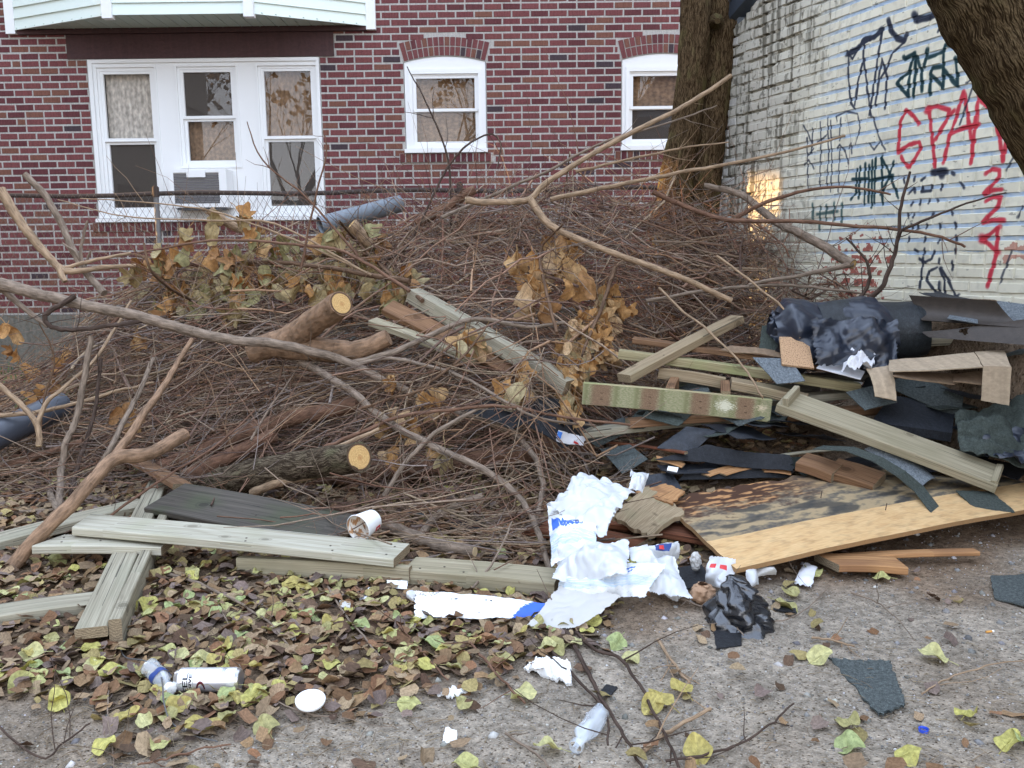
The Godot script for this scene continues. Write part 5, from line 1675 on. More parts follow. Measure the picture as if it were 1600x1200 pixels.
func leaf_shape(sd: int, lobes: int, curl: float, heart := false) -> ArrayMesh:    # a dry maple-like leaf about 1 unit long, stalk at the origin
	var r := RandomNumberGenerator.new()
	r.seed = sd
	var b := MB.new()
	var n := 26
	var out := PackedVector3Array()
	for i in n:
		var a := TAU * i / n
		var rr := 0.36 + 0.10 * cos(a * lobes) + 0.05 * r.randf()
		var x := sin(a) * rr * 0.95
		if heart:
			rr = 0.46 + 0.02 * r.randf()
			x = sin(a) * rr * (0.82 + 0.30 * cos(a) - 0.10 * cos(a) * cos(a))
		var y := 0.46 - cos(a) * rr
		out.append(Vector3(x, 0, y))
	var f := func(p: Vector3) -> Vector3:
		var roll := curl * p.x * p.x * 2.4
		return Vector3(p.x * (1.0 - 0.35 * absf(curl) * absf(p.x)), roll + 0.35 * curl * (p.z - 0.4) * (p.z - 0.4) + 0.07 * sin(p.z * 9.0 + sd) + 0.06 * sin(p.x * 11.0 + sd * 2.0), p.z)
	var inner := PackedVector3Array()
	for p in out: inner.append(Vector3(0, 0, 0.46).lerp(p, 0.55))
	var c := b.vert(f.call(Vector3(0, 0, 0.46)), Vector3.UP, Vector2(0.5, 0.5))
	for p in inner: b.vert(f.call(p), Vector3.UP, Vector2(0.5 + p.x, p.z))
	for p in out: b.vert(f.call(p), Vector3.UP, Vector2(0.5 + p.x, p.z))
	for i in n:
		var j := (i + 1) % n
		b.face(c, c + 1 + i, c + 1 + j)
		b.face(c + 1 + i, c + 1 + n + i, c + 1 + n + j)
		b.face(c + 1 + i, c + 1 + n + j, c + 1 + j)
	b.smooth(0, 0)
	b.twig(PackedVector3Array([Vector3(0, 0, 0.5), Vector3(0, 0.02, 0.1), Vector3(0.03, -0.05, -0.35)]), 0.012, 0.016, 3, Color.WHITE)
	return b.commit()

var leaf_meshes := []
var dry_mats := []
var ground_mats := []
func leaf_materials() -> void:
	var vein := picture(96, 96, func(x: int, y: int) -> Color:
		var u := absf(x / 96.0 - 0.5)
		var v := y / 96.0
		var k := 0.88 + 0.08 * N2.get_noise_2d(x * 2.0, y * 2.0) + 0.16 * N1.get_noise_2d(x * 5.0, y * 5.0)
		if u < 0.012: k *= 1.10
		if absf(fposmod(v * 6.0 - u * 5.0, 1.0) - 0.5) < 0.05: k *= 1.04
		if N2.get_noise_2d(x * 4.0 + 70.0, y * 4.0) > 0.50: k *= 0.78
		return Color(k, k, k))
	var vt := texture(vein)
	var dry := [Color(0.50, 0.27, 0.10), Color(0.56, 0.35, 0.16), Color(0.40, 0.215, 0.09), Color(0.38, 0.28, 0.13), Color(0.32, 0.28, 0.13), Color(0.46, 0.37, 0.20), Color(0.62, 0.42, 0.23)]
	for k in dry.size(): dry_mats.append(mat("dry_leaf_%d" % k, lin(dry[k].r, dry[k].g, dry[k].b), 0.7, {"tex": vt, "back": lin(dry[k].r * 0.5, dry[k].g * 0.4, dry[k].b * 0.3), "spec": 0.3}))
	var yel := [Color(0.55, 0.50, 0.15), Color(0.60, 0.56, 0.26), Color(0.52, 0.50, 0.20), Color(0.42, 0.38, 0.16), Color(0.50, 0.41, 0.13), Color(0.40, 0.45, 0.19)]
	for k in yel.size(): ground_mats.append(mat("fallen_leaf_%d" % k, lin(yel[k].r, yel[k].g, yel[k].b), 0.6, {"tex": vt, "back": lin(yel[k].r * 0.4, yel[k].g * 0.4, yel[k].b * 0.3), "spec": 0.35}))
	for k in 8: leaf_meshes.append(leaf_shape(k + 1, [5, 3, 5, 2, 3, 5, 2, 3][k], [1.1, -0.9, 1.6, 0.5, -1.4, 0.8, 1.3, -0.6][k]))
	for k in 5: leaf_meshes.append(leaf_shape(k + 31, 0, [0.22, 0.4, -0.2, 0.3, 0.55][k], true))

func hang_leaf(parent: Node3D, p: Vector3, size: float, m: Material) -> void:
	var o := obj("leaf", leaf_meshes[R.randi() % 8], m, parent)
	# the blade hangs below its stalk and twists
	var down := Vector3(R.randfn(0.0, 0.5), -1.0, R.randfn(0.15, 0.45)).normalized()
	var face := Vector3(R.randfn(0.0, 0.7), R.randfn(0.3, 0.5), 1.0).normalized()
	var side := face.cross(down).normalized()
	face = down.cross(side).normalized()
	o.transform = Transform3D(Basis(side, face, down) * size, p - parent.position)

func leafy(label: String, line: Array, w0: float, w1: float, blobs: Array, mats_of: Array, size: Vector2) -> void:
	var t := bough("leafy_branch", label, line, w0, w1, "twig", {"col": Color(0.19, 0.12, 0.075), "shoots": 10, "cat": "leafy branch", "group": "branches with dry leaves still on"})
	for bl in blobs:                                          # x, y, half width, half height, how many
		for k in bl[4]:
			var a := R.randf() * TAU
			var r := sqrt(R.randf())
			var p := mp(bl[0] + cos(a) * r * bl[2], bl[1] + sin(a) * r * bl[3], R.randf_range(0.02, 0.13), 6.0)
			hang_leaf(t, p, R.randf_range(size.x, size.y), dry_mats[mats_of[R.randi() % mats_of.size()]])

func build_pile() -> void:
	leaf_materials()
	var tb := picture(64, 256, func(x: int, y: int) -> Color:
		var a := TAU * x / 64.0
		var k := 0.85 + 0.22 * N2.get_noise_3d(cos(a) * 75.0, sin(a) * 75.0, y * 0.5) + 0.22 * N1.get_noise_3d(cos(a) * 60.0, sin(a) * 60.0, y * 1.5) + 0.10 * (R.randf() - 0.5)
		return Color(k, k * 0.985, k * 0.97))
	mat("twig", Color.WHITE, 0.85, {"vc": true, "tex": texture(tb), "uv": Vector2(1, 2), "spec": 0.25})
	mat("smooth_bark", lin(0.335, 0.215, 0.135), 0.8, {"tex": texture(tb), "nrm": relief(tb, 4.0), "uv": Vector2(1, 2.5), "spec": 0.3})
	mat("pale_bark", lin(0.43, 0.305, 0.195), 0.75, {"tex": texture(tb), "nrm": relief(tb, 3.0), "uv": Vector2(1, 2.5), "spec": 0.3})
	mat("grey_bark", lin(0.30, 0.235, 0.18), 0.85, {"tex": texture(tb), "nrm": relief(tb, 5.0), "uv": Vector2(1, 2.5), "spec": 0.25})
	mat("red_bark", lin(0.235, 0.135, 0.090), 0.85, {"tex": texture(tb), "nrm": relief(tb, 5.0), "uv": Vector2(1, 2.5), "spec": 0.25})
	mat("dark_bark", lin(0.105, 0.075, 0.06), 0.9, {"tex": texture(tb), "nrm": relief(tb, 5.0), "uv": Vector2(1, 2.5), "spec": 0.2})
	# logs
	bough("cut_log", "mossy ridged log with a sawn yellow face, in the middle of the pile", [[325, 762, 4.68], [400, 742, 4.46], [480, 726, 4.24], [561, 714, 3.90]], 50, 47, "bark", {"k": 26, "cut": [1], "cat": "log", "group": "logs under the brush", "wob": 0.004})
	bough("cut_log", "reddish brown log behind the sawn yellow face", [[500, 742, 4.72], [640, 728, 4.66], [760, 716, 4.66], [925, 690, 4.75]], 38, 32, "red_bark", {"k": 16, "cat": "log", "group": "logs under the brush"})
	bough("cut_log", "dark brown log lying low above the mossy log", [[250, 735, -0.06], [350, 690, -0.08], [450, 655, -0.10], [560, 632, -0.10]], 30, 24, "red_bark", {"k": 14, "cat": "log", "group": "logs under the brush"})
	bough("cut_log", "brown log slanting between the mossy log and the dark plank", [[290, 745, 0.0], [360, 712, -0.05], [430, 680, -0.06]], 26, 22, "red_bark", {"k": 14, "cat": "log", "group": "logs under the brush"})
	bough("cut_log", "thick tan limb stub with a pale sawn end pointing up right", [[395, 548, 5.05], [450, 530, 4.98], [488, 505, 4.88], [533, 474, 4.66]], 40, 41, "smooth_bark", {"k": 20, "cut": [1], "cat": "log", "group": "logs under the brush", "side": [[[[430, 535, 5.0], [520, 548, 4.92], [560, 548, 4.88], [607, 527, 4.86]], 44, 26]], "wob": 0.004})
	bough("cut_log", "brown limb end high in the pile left of the pale forked branch", [[650, 350, 6.2], [690, 328, 6.2], [742, 296, 6.2]], 16, 14, "red_bark", {"k": 14, "cut": [1], "cat": "log", "group": "logs under the brush"})
	bough("cut_log", "short pale cut stub on the right of the dark plank", [[395, 770, 0.06], [440, 752, 0.08], [494, 740, 0.11]], 15, 16, "pale_bark", {"cut": [1], "side": [[[[438, 750, 0.08], [500, 712, 0.16], [592, 670, 0.20]], 9, 6]], "group": "cut stubs"})
	bough("cut_log", "brown cut stub lying behind the front plank right of the paper cup", [[605, 822, 0.04], [655, 842, 0.04], [700, 856, 0.04], [742, 862, 0.04]], 22, 18, "grey_bark", {"k": 14, "cut": [1], "side": [[[[650, 838, 0.05], [690, 800, 0.08], [755, 775, 0.10]], 14, 12]], "group": "cut stubs"})
	bough("cut_log", "thin limb with a round pale end among the dry leaves", [[380, 360, 6.2], [350, 345, 6.15], [328, 328, 6.1]], 13, 15, "pale_bark", {"cut": [1], "group": "cut stubs"})
	bough("cut_log", "pale split limb end near the grey pipe", [[575, 380, 5.9], [562, 365, 5.85], [550, 350, 5.8]], 18, 20, "pale_bark", {"cut": [1], "group": "cut stubs"})
	# front left fork
	bough("forked_branch", "smooth brown forked branch leaning over the boards at the left", [[-30, 935, 0.03], [10, 895, 3.42], [60, 838, 3.52], [110, 790, 3.62], [150, 745, 3.74], [182, 716, 3.86], [235, 708, 4.0], [288, 679, 4.2]], 24, 21, "smooth_bark", {"k": 16, "cut": [1], "side": [[[[176, 720, 3.84], [200, 684, 3.98], [228, 642, 4.15], [254, 606, 4.3], [276, 570, 4.45], [300, 530, 4.6]], 15, 7]], "wob": 0.003})
	bough("upright_branch", "slim brown branch standing upright left of the forked branch", [[92, 795, 0.02], [96, 735, 4.6], [104, 690, 4.65], [118, 660, 4.7], [130, 600, 4.75], [142, 525, 4.8]], 12, 9, "grey_bark", {"shoots": 6})
	bough("upright_branch", "thin dark branch beside the slim upright one", [[110, 775, 0.02], [125, 715, 4.7], [138, 680, 4.8], [150, 630, 4.9], [158, 560, 5.0]], 8, 5, "dark_bark", {"shoots": 6})
	bough("leaning_branch", "grey brown branch leaning behind the fork", [[128, 770, 0.03], [165, 715, 4.4], [190, 665, 4.55], [214, 620, 4.75], [240, 560, 5.0]], 10, 7, "grey_bark", {"shoots": 6})
	bough("pale_stub", "short grey bent stub beside the speckled board", [[78, 768, 0.05], [84, 785, 0.04], [96, 803, 0.02]], 11, 12, "grey_bark", {})
	bough("whitish_branch", "whitish forked branch with a broken end at the left edge", [[-20, 585, 4.9], [25, 625, 4.85], [48, 648, 4.8], [60, 668, 4.78], [61, 697, 4.75]], 8, 10, "pale_bark", {"cut": [1], "side": [[[[60, 662, 4.78], [72, 630, 4.85], [100, 605, 4.95], [150, 560, 5.1], [205, 470, 5.4]], 8, 4]]})
	bough("low_branch", "light brown branch crossing level above the dark pipe", [[-20, 649, 4.95], [50, 645, 5.0], [110, 632, 5.05], [180, 612, 5.15], [240, 598, 5.3]], 8, 4, "pale_bark", {"shoots": 5})
	bough("low_branch", "brown branch on the leaves at the left edge", [[-20, 740, 0.03], [60, 712, 0.05], [130, 690, 0.07]], 14, 10, "red_bark", {})
	bough("low_branch", "thin grey stick on the ground in front of the left boards", [[-10, 805, 0.02], [40, 800, 0.02], [90, 795, 0.02]], 6, 5, "grey_bark", {})
	# upper left
	bough("bent_branch", "bent tan branch rising to the upper left edge in front of the bricks", [[0, 296, 5.5], [30, 345, 5.5], [70, 395, 5.5], [96, 420, 5.5], [118, 424, 5.5], [160, 418, 5.6], [212, 415, 5.7]], 16, 6, "pale_bark", {"side": [[[[98, 421, 5.5], [140, 408, 5.55], [205, 395, 5.6]], 7, 4], [[[90, 415, 5.5], [102, 440, 5.45]], 12, 8]]})
	bough("bent_branch", "pale curved branch beside the bent one at the upper left", [[38, 272, 5.7], [70, 305, 5.7], [96, 350, 5.7], [113, 388, 5.65], [135, 425, 5.6], [163, 458, 5.5]], 10, 12, "grey_bark", {"side": [[[[128, 415, 5.62], [118, 395, 5.6], [98, 380, 5.6]], 5, 3], [[[124, 440, 5.6], [126, 390, 5.6], [137, 345, 5.6]], 6, 4], [[[134, 410, 5.62], [142, 392, 5.6]], 5, 3]]})
	bough("long_branch", "long grey branch running from the left edge down across the pile", [[-30, 438, 4.9], [30, 452, 4.88], [95, 468, 4.86], [160, 482, 4.84], [230, 498, 4.84], [300, 518, 4.85], [370, 532, 4.84], [430, 537, 4.82], [500, 552, 4.8], [548, 568, 4.76], [600, 594, 4.72], [690, 636, 4.6], [780, 664, 4.45], [825, 700, 4.3], [848, 750, 4.1], [842, 790, 3.95], [828, 830, 3.85], [795, 872, 3.6]], 20, 7, "grey_bark", {"k": 12, "shoots": 16, "side": [[[[548, 568, 4.76], [620, 548, 4.85], [690, 516, 4.95], [745, 498, 5.0], [820, 510, 5.0], [882, 504, 5.0]], 11, 5]]})
	bough("curled_branch", "dark curled branch hooking round at the left", [[118, 462, 4.8], [95, 476, 4.78], [75, 488, 4.76], [70, 500, 4.75], [86, 512, 4.75], [120, 515, 4.76], [180, 508, 4.8], [260, 495, 4.85]], 9, 6, "dark_bark", {"shoots": 4})
	bough("long_branch", "grey lichen covered branch hanging at the left edge", [[0, 448, 4.95], [30, 475, 4.92], [55, 495, 4.9], [75, 510, 4.88]], 11, 6, "grey_bark", {"shoots": 3})
	bough("slanting_branch", "reddish branch running down right below the long grey one", [[430, 545, 0.10], [480, 570, 0.11], [540, 605, 0.12], [600, 655, 0.14], [665, 692, 0.14], [740, 725, 0.16], [800, 765, 0.16], [834, 815, 3.75], [852, 870, 3.45], [865, 915, 3.22], [880, 965, 3.0], [892, 988, 0.02]], 13, 9, "grey_bark", {"k": 11, "shoots": 14, "cut": [1]})
	bough("slanting_branch", "thin pale branch bending in a bow right of the reddish one", [[560, 570, 0.12], [610, 560, 0.12], [680, 575, 0.13], [735, 595, 0.14], [790, 628, 0.14], [850, 655, 0.14], [930, 665, 0.12]], 7, 4, "grey_bark", {"shoots": 6})
	bough("slanting_branch", "pinkish branch with knobs crossing the lower middle", [[505, 700, 0.16], [560, 678, 0.18], [620, 652, 0.18], [700, 640, 0.18], [790, 635, 0.16], [870, 650, 0.14], [985, 664, 4.4]], 7, 4, "red_bark", {"shoots": 10})
	bough("slanting_branch", "brown branch climbing from the front plank to the upper right", [[600, 775, 0.10], [640, 715, 0.16], [690, 670, 0.18], [760, 635, 0.16], [800, 640, 0.14]], 9, 4, "grey_bark", {"shoots": 6})
	bough("slanting_branch", "long thin branch leaning left over the dark plank", [[110, 860, 3.5], [180, 800, 3.8], [260, 745, 4.1], [345, 690, 4.5], [400, 640, 4.8]], 5, 3, "red_bark", {})
	# the pale fork in front of the house
	bough("pale_fork", "long pale forked branch reaching over the top of the pile", [[728, 313, 5.7], [775, 316, 5.7], [828, 311, 5.7], [850, 288, 5.72], [930, 238, 5.8], [1010, 196, 5.9], [1080, 160, 6.0], [1142, 118, 6.1]], 11, 6, "pale_bark", {"cut": [0], "shoots": 5, "side": [[[[828, 311, 5.7], [852, 345, 5.62], [890, 368, 5.55], [960, 396, 5.45], [1060, 432, 5.3], [1144, 470, 5.2]], 12, 9]]})
	bough("long_twig", "long straight pale twig pointing at the graffiti wall", [[860, 312, 5.9], [960, 290, 5.95], [1060, 270, 6.0], [1160, 252, 6.0], [1250, 232, 6.0], [1345, 205, 6.0]], 8, 3, "pale_bark", {"shoots": 4})
	bough("long_twig", "brown twig curving up right above the pale fork", [[690, 340, 5.9], [780, 300, 6.0], [860, 265, 6.05], [950, 220, 6.1], [1050, 190, 6.15], [1120, 165, 6.2]], 6, 2, "grey_bark", {"shoots": 8})
	bough("long_twig", "pale twig running level towards the twin trunks", [[900, 268, 6.1], [980, 250, 6.1], [1060, 232, 6.1], [1138, 222, 6.1]], 5, 2, "pale_bark", {"shoots": 6})
	bough("long_twig", "bowed twig arching in front of the small window", [[590, 410, 5.9], [640, 380, 5.95], [700, 260, 6.1], [756, 212, 6.2], [782, 222, 6.2], [778, 260, 6.2]], 4, 2, "dark_bark", {"shoots": 5})
	bough("long_twig", "upright dark twig in front of the small window's left side", [[705, 360, 6.2], [700, 250, 6.3], [670, 170, 6.3], [636, 104, 6.3]], 4, 1.5, "dark_bark", {"shoots": 4})
	bough("long_twig", "thin upright twig in front of the triple window's right sash", [[470, 420, 5.4], [490, 320, 5.4], [510, 240, 5.4], [505, 205, 5.4]], 4, 1.5, "red_bark", {"shoots": 3})
	bough("long_twig", "thin twig rising in front of the triple window's middle post", [[560, 400, 5.6], [480, 310, 5.6], [410, 250, 5.6], [386, 190, 5.6]], 4, 1.5, "red_bark", {"shoots": 4})
	bough("long_twig", "low tan twig stretching left in front of the air conditioner", [[560, 420, 5.5], [430, 350, 5.5], [330, 345, 5.5], [200, 338, 5.5], [90, 312, 5.5]], 4, 1.5, "pale_bark", {"shoots": 4})
	bough("long_twig", "second tan twig fanning left below the air conditioner", [[580, 430, 5.5], [460, 375, 5.5], [350, 335, 5.5], [250, 318, 5.5], [125, 310, 5.5]], 4, 1.5, "pale_bark", {"shoots": 4})
	bough("long_twig", "leafless twig curving down over the left cluster of dry leaves", [[640, 455, 0.2], [540, 395, 5.4], [440, 380, 5.4], [330, 375, 5.4], [215, 396, 5.4]], 6, 3, "red_bark", {"shoots": 5})
	# right side
	bough("thorny_branch", "dark thorny branch standing in front of the graffiti", [[1352, 470, 4.95], [1376, 452, 4.9], [1392, 415, 4.9], [1404, 370, 4.9], [1408, 320, 4.9], [1422, 268, 4.9]], 9, 4, "dark_bark", {"shoots": 8, "side": [[[[1408, 357, 4.9], [1450, 342, 4.88], [1510, 318, 4.85], [1592, 296, 4.8]], 5, 2]]})
	bough("thorny_branch", "dark bent branch left of the thorny one", [[1340, 470, 5.0], [1358, 440, 5.0], [1352, 405, 5.0], [1322, 372, 5.05]], 7, 3, "dark_bark", {"shoots": 5})
	bough("level_branch", "brown branch running level in front of the painted wall", [[1020, 300, 6.1], [1090, 330, 6.0], [1150, 345, 5.8], [1240, 345, 5.5], [1320, 352, 5.3], [1400, 358, 5.1], [1460, 368, 5.0], [1508, 386, 4.95]], 8, 4, "red_bark", {"shoots": 10})
	bough("level_branch", "thick brown branch with a blunt end near the flaked red bricks", [[1100, 290, 6.2], [1160, 305, 6.1], [1210, 345, 5.8], [1265, 372, 5.6], [1333, 413, 5.35]], 9, 16, "grey_bark", {"cut": [1], "shoots": 10, "side": [[[[1330, 412, 5.35], [1290, 422, 5.35], [1240, 432, 5.35], [1170, 445, 5.4]], 9, 5]]})
	bough("level_branch", "branch arching right towards the flat twig tips on the wall", [[1150, 340, 5.9], [1200, 315, 5.8], [1260, 298, 5.7], [1330, 292, 5.5], [1392, 304, 5.4]], 7, 3, "red_bark", {"shoots": 8})
	bough("level_branch", "long brown branch between the pile and the black bag", [[1010, 470, 5.6], [1120, 452, 5.5], [1220, 446, 5.4], [1300, 452, 5.3], [1370, 462, 5.2]], 6, 4, "grey_bark", {"shoots": 8})
	bough("thin_twig", "pair of pale twigs hanging in front of the big black bag", [[1120, 400, 5.3], [1180, 445, 5.1], [1222, 480, 4.9], [1236, 500, 4.85], [1250, 528, 4.75]], 4, 2.5, "pale_bark", {"side": [[[[1190, 452, 5.06], [1226, 485, 4.9], [1228, 500, 4.88]], 3, 2]]})
	bough("thin_twig", "pale twig bending from the brush down over the leaning board", [[1030, 450, 5.5], [1060, 480, 5.3], [1110, 520, 5.0], [1160, 570, 4.7], [1186, 612, 4.5], [1192, 622, 4.48]], 4, 3, "pale_bark", {})
	# more of the same kind: middle-sized branches on top of the pile
	var bare := []
	for k in 280:
		var x := R.randf_range(-3.0, 2.1)
		var toe := lerp_table(TOE, x)
		var z := -lerpf(toe + 0.15, 6.9, sqrt(R.randf()))
		if x > wallx(z) - 0.1: x = wallx(z) - R.randf_range(0.1, 0.6)
		var b := MB.new()
		pile_twig(b, x, z, R.randf_range(0.9, 1.04), R.randf_range(0.7, 1.7), R.randf_range(0.0045, 0.0105), TWIG_COLORS[R.randi() % TWIG_COLORS.size()] * R.randf_range(0.85, 1.45), R.randi_range(2, 6), R.randf_range(0.0, 0.06), INF, 9)
		single("bare_branch", "thin bare branch lying on top of the brush pile", "branch", b, mats.twig, "thin bare branches on the brush pile")
	# everything finer and deeper
	var b := MB.new()
	for k in 7000:
		var x := R.randf_range(-3.3, 2.2)
		var toe := lerp_table(TOE, x)
		var z := -lerpf(toe, 7.6, R.randf())
		if x > wallx(z) - 0.05: continue
		var h := mound(x, z)
		if R.randf() > 0.25 + h or (z > -4.9 and R.randf() > 0.45): continue
		var share := 1.0 - R.randf() * 0.95
		var fine := R.randf()
		pile_twig(b, x, z, share, R.randf_range(0.35, 1.15), lerpf(0.0018, 0.0066, fine * fine), TWIG_COLORS[R.randi() % TWIG_COLORS.size()] * R.randf_range(0.7, 1.35), 2 if share > 0.7 else 0)
	for k in 1000:                                             # tips that stand out of the outline
		var x := R.randf_range(-2.4, 2.0)
		var z := -R.randf_range(5.6, 7.0)
		if x > wallx(z) - 0.05: continue
		var p := Vector3(x, mound(x, z) * R.randf_range(0.8, 1.0), z)
		var d := Vector3(R.randfn(0.25, 0.8), R.randf_range(0.1, 0.75), R.randfn(0.0, 0.3)).normalized()
		var q := PackedVector3Array()
		var ln := R.randf_range(0.25, 1.15)
		for i in 6:
			p.x = minf(p.x, wallx(p.z) - 0.02)
			q.append(p)
			p += d * ln / 5.0
			d = (d + Vector3(R.randfn(0.0, 0.14), R.randfn(-0.10, 0.14), R.randfn(0.0, 0.1))).normalized()
		b.twig(q, R.randf_range(0.0018, 0.0042), 0.0009, 4, TWIG_COLORS[R.randi() % TWIG_COLORS.size()])
	for k in 620:                                             # loose twigs on the ground left of the pile
		var p := gp(R.randf_range(-40, 420), R.randf_range(560, 800), 0.0)
		if R.randf() < 0.3: p = gp(R.randf_range(500, 900), R.randf_range(760, 880), 0.0)
		pile_twig(b, p.x, p.z, 1.0, R.randf_range(0.3, 1.1), R.randf_range(0.0018, 0.0055), TWIG_COLORS[R.randi() % TWIG_COLORS.size()] * R.randf_range(0.7, 1.2), 2, absf(R.randfn(0.02, 0.10)))
	var st := obj("brush", b.commit(), mats.twig)
	tag(st, "dense tangle of fine brown twigs that makes up the brush pile", "brush", "", "stuff")
	# dry leaves still on their branches
	leafy("branch full of olive and brown dry leaves below the triple window", [[640, 440, 0.12], [520, 420, 0.14], [420, 410, 0.14], [320, 415, 0.14], [215, 400, 0.14]], 9, 4, [[300, 425, 70, 50, 44], [400, 405, 80, 50, 52], [500, 405, 75, 50, 48], [270, 465, 45, 25, 20], [360, 455, 60, 28, 24]], [0, 2, 3, 4, 4, 3, 5, 1], Vector2(0.10, 0.18))
	leafy("dry leafed branch right of the olive leaves, near the grey pipe", [[660, 470, 0.12], [600, 420, 0.14], [560, 380, 0.14], [530, 345, 5.6]], 7, 3, [[560, 385, 55, 38, 26], [610, 430, 40, 35, 20], [545, 430, 45, 28, 16]], [0, 2, 3, 4, 3, 5], Vector2(0.11, 0.19))
	leafy("twig with large orange dry leaves in the upper middle of the brush", [[870, 520, 0.12], [850, 440, 0.14], [845, 390, 0.14], [880, 350, 5.5]], 6, 3, [[800, 402, 18, 10, 3], [860, 385, 35, 25, 7], [835, 415, 22, 18, 5], [850, 450, 40, 25, 6], [900, 420, 25, 25, 5]], [0, 1, 0, 6, 2], Vector2(0.14, 0.22))
	leafy("branch thick with hanging orange leaves beside the pallet", [[960, 420, 0.14], [940, 480, 0.14], [915, 540, 0.12], [890, 610, 0.10]], 7, 4, [[955, 470, 24, 28, 24], [920, 510, 32, 28, 34], [900, 550, 34, 28, 34], [945, 545, 20, 20, 10], [885, 600, 22, 28, 20], [890, 635, 18, 14, 8]], [0, 1, 1, 6, 6, 0, 5], Vector2(0.08, 0.15))
	leafy("twig with curled orange leaves lying over the grey beam", [[640, 620, 0.14], [720, 560, 0.16], [760, 510, 0.18]], 5, 3, [[745, 525, 32, 18, 8], [800, 592, 22, 16, 5], [820, 560, 10, 8, 1]], [0, 1, 6, 5], Vector2(0.11, 0.18))
	leafy("twig with a few hanging brown leaves above the mossy log", [[560, 640, 0.16], [620, 620, 0.18], [690, 600, 0.18]], 5, 3, [[612, 592, 18, 8, 2], [665, 612, 14, 12, 3], [690, 630, 12, 10, 2], [605, 650, 14, 18, 4], [645, 650, 12, 15, 3], [685, 695, 16, 14, 3], [615, 700, 14, 10, 2]], [0, 1, 5, 6], Vector2(0.09, 0.15))
	leafy("thin twig with scattered orange leaves at the left edge", [[60, 690, 4.9], [70, 620, 4.95], [85, 560, 5.0], [60, 500, 5.0]], 4, 2, [[30, 555, 20, 18, 3], [70, 605, 18, 16, 3], [110, 555, 14, 12, 3], [10, 515, 12, 12, 2], [200, 640, 16, 22, 4], [215, 515, 12, 10, 2]], [0, 0, 1, 2], Vector2(0.11, 0.17))
	leafy("twig with brown leaves at the upper left end of the brush", [[300, 470, 0.12], [240, 430, 5.2], [225, 380, 5.2]], 5, 3, [[215, 410, 14, 16, 4], [255, 392, 18, 20, 4], [228, 455, 14, 25, 5], [330, 340, 12, 18, 3], [295, 355, 14, 8, 2], [375, 320, 16, 12, 2]], [0, 2, 3, 5], Vector2(0.12, 0.18))

# ---------- litter ----------
# a turned shape: profile of (distance along the axis, radius), with optional dents
func lathe(b: MB, o: Vector3, axis: Vector3, prof: Array, k: int, dent := 0.0, df := 40.0, col := Color.WHITE, cap := false) -> void:
	var s := axis.cross(Vector3.UP if absf(axis.y) < 0.9 else Vector3.RIGHT).normalized()
	var u := s.cross(axis).normalized()
	var first := b.v.size()
	var f0 := b.ix.size()
	var span: float = prof[-1][0] - prof[0][0]
	for i in prof.size():
		var g0: Array = prof[maxi(i - 1, 0)]
		var g1: Array = prof[mini(i + 1, prof.size() - 1)]
		for j in k + 1:
			var a := TAU * j / k
			var d := s * cos(a) + u * sin(a)
			var nn: Vector3 = (d * (g1[0] - g0[0]) - axis * (g1[1] - g0[1])).normalized()
			var p: Vector3 = o + axis * prof[i][0] + d * prof[i][1]
			if dent > 0.0: p += d * dent * (NC.get_noise_3d(p.x * df, p.y * df, p.z * df) + 0.2) - Vector3(0, 1, 0) * 0.0
			b.vert(p, nn, Vector2(float(j) / k, (prof[i][0] - prof[0][0]) / span if span > 0.05 else float(i) / (prof.size() - 1)), col)
	for i in prof.size() - 1:
		for j in k:
			var a := first + i * (k + 1) + j
			b.face(a, a + 1, a + k + 2); b.face(a, a + k + 2, a + k + 1)
	b.smooth(first, f0)
	for i in prof.size():                                    # close the seam's shading
		var a := first + i * (k + 1)
		var nn := (b.n[a] + b.n[a + k]).normalized()
		b.n[a] = nn
		b.n[a + k] = nn

func stroke_text(im: Image, x0: float, y0: float, w: float, h: float, text: String, thick: int, col: Color, turned := false) -> void:
	var font := {"S": [[1, 0, 0, 0], [0, 0, 0, 0.5], [0, 0.5, 1, 0.5], [1, 0.5, 1, 1], [1, 1, 0, 1]], "T": [[0, 0, 1, 0], [0.5, 0, 0.5, 1]], "E": [[1, 0, 0, 0], [0, 0, 0, 1], [0, 1, 1, 1], [0, 0.5, 0.8, 0.5]], "L": [[0, 0, 0, 1], [0, 1, 1, 1]], "R": [[0, 1, 0, 0], [0, 0, 1, 0], [1, 0, 1, 0.5], [1, 0.5, 0, 0.5], [0.3, 0.5, 1, 1]], "V": [[0, 0, 0.5, 1], [0.5, 1, 1, 0]], "2": [[0, 0, 1, 0], [1, 0, 1, 0.5], [1, 0.5, 0, 0.5], [0, 0.5, 0, 1], [0, 1, 1, 1]], "1": [[0.5, 0, 0.5, 1]]}
	for n in text.length():
		for s in font.get(text[n], []):
			for k in 40:
				var f := k / 39.0
				var x: float = (n + 0.1 + 0.68 * lerpf(s[0], s[2], f)) * w
				var y: float = lerpf(s[1], s[3], f) * h
				var px_ := x0 + (x if not turned else y)
				var py_ := y0 + (y if not turned else -x)
				im.fill_rect(Rect2i(int(px_) - thick / 2, int(py_) - thick / 2, thick, thick), col)

func build_litter() -> void:
	beer_can()
	bottles()
	paper_cup()
	white_bags()
	small_bags()
	pipes()
	small_things()
	ground_sticks()

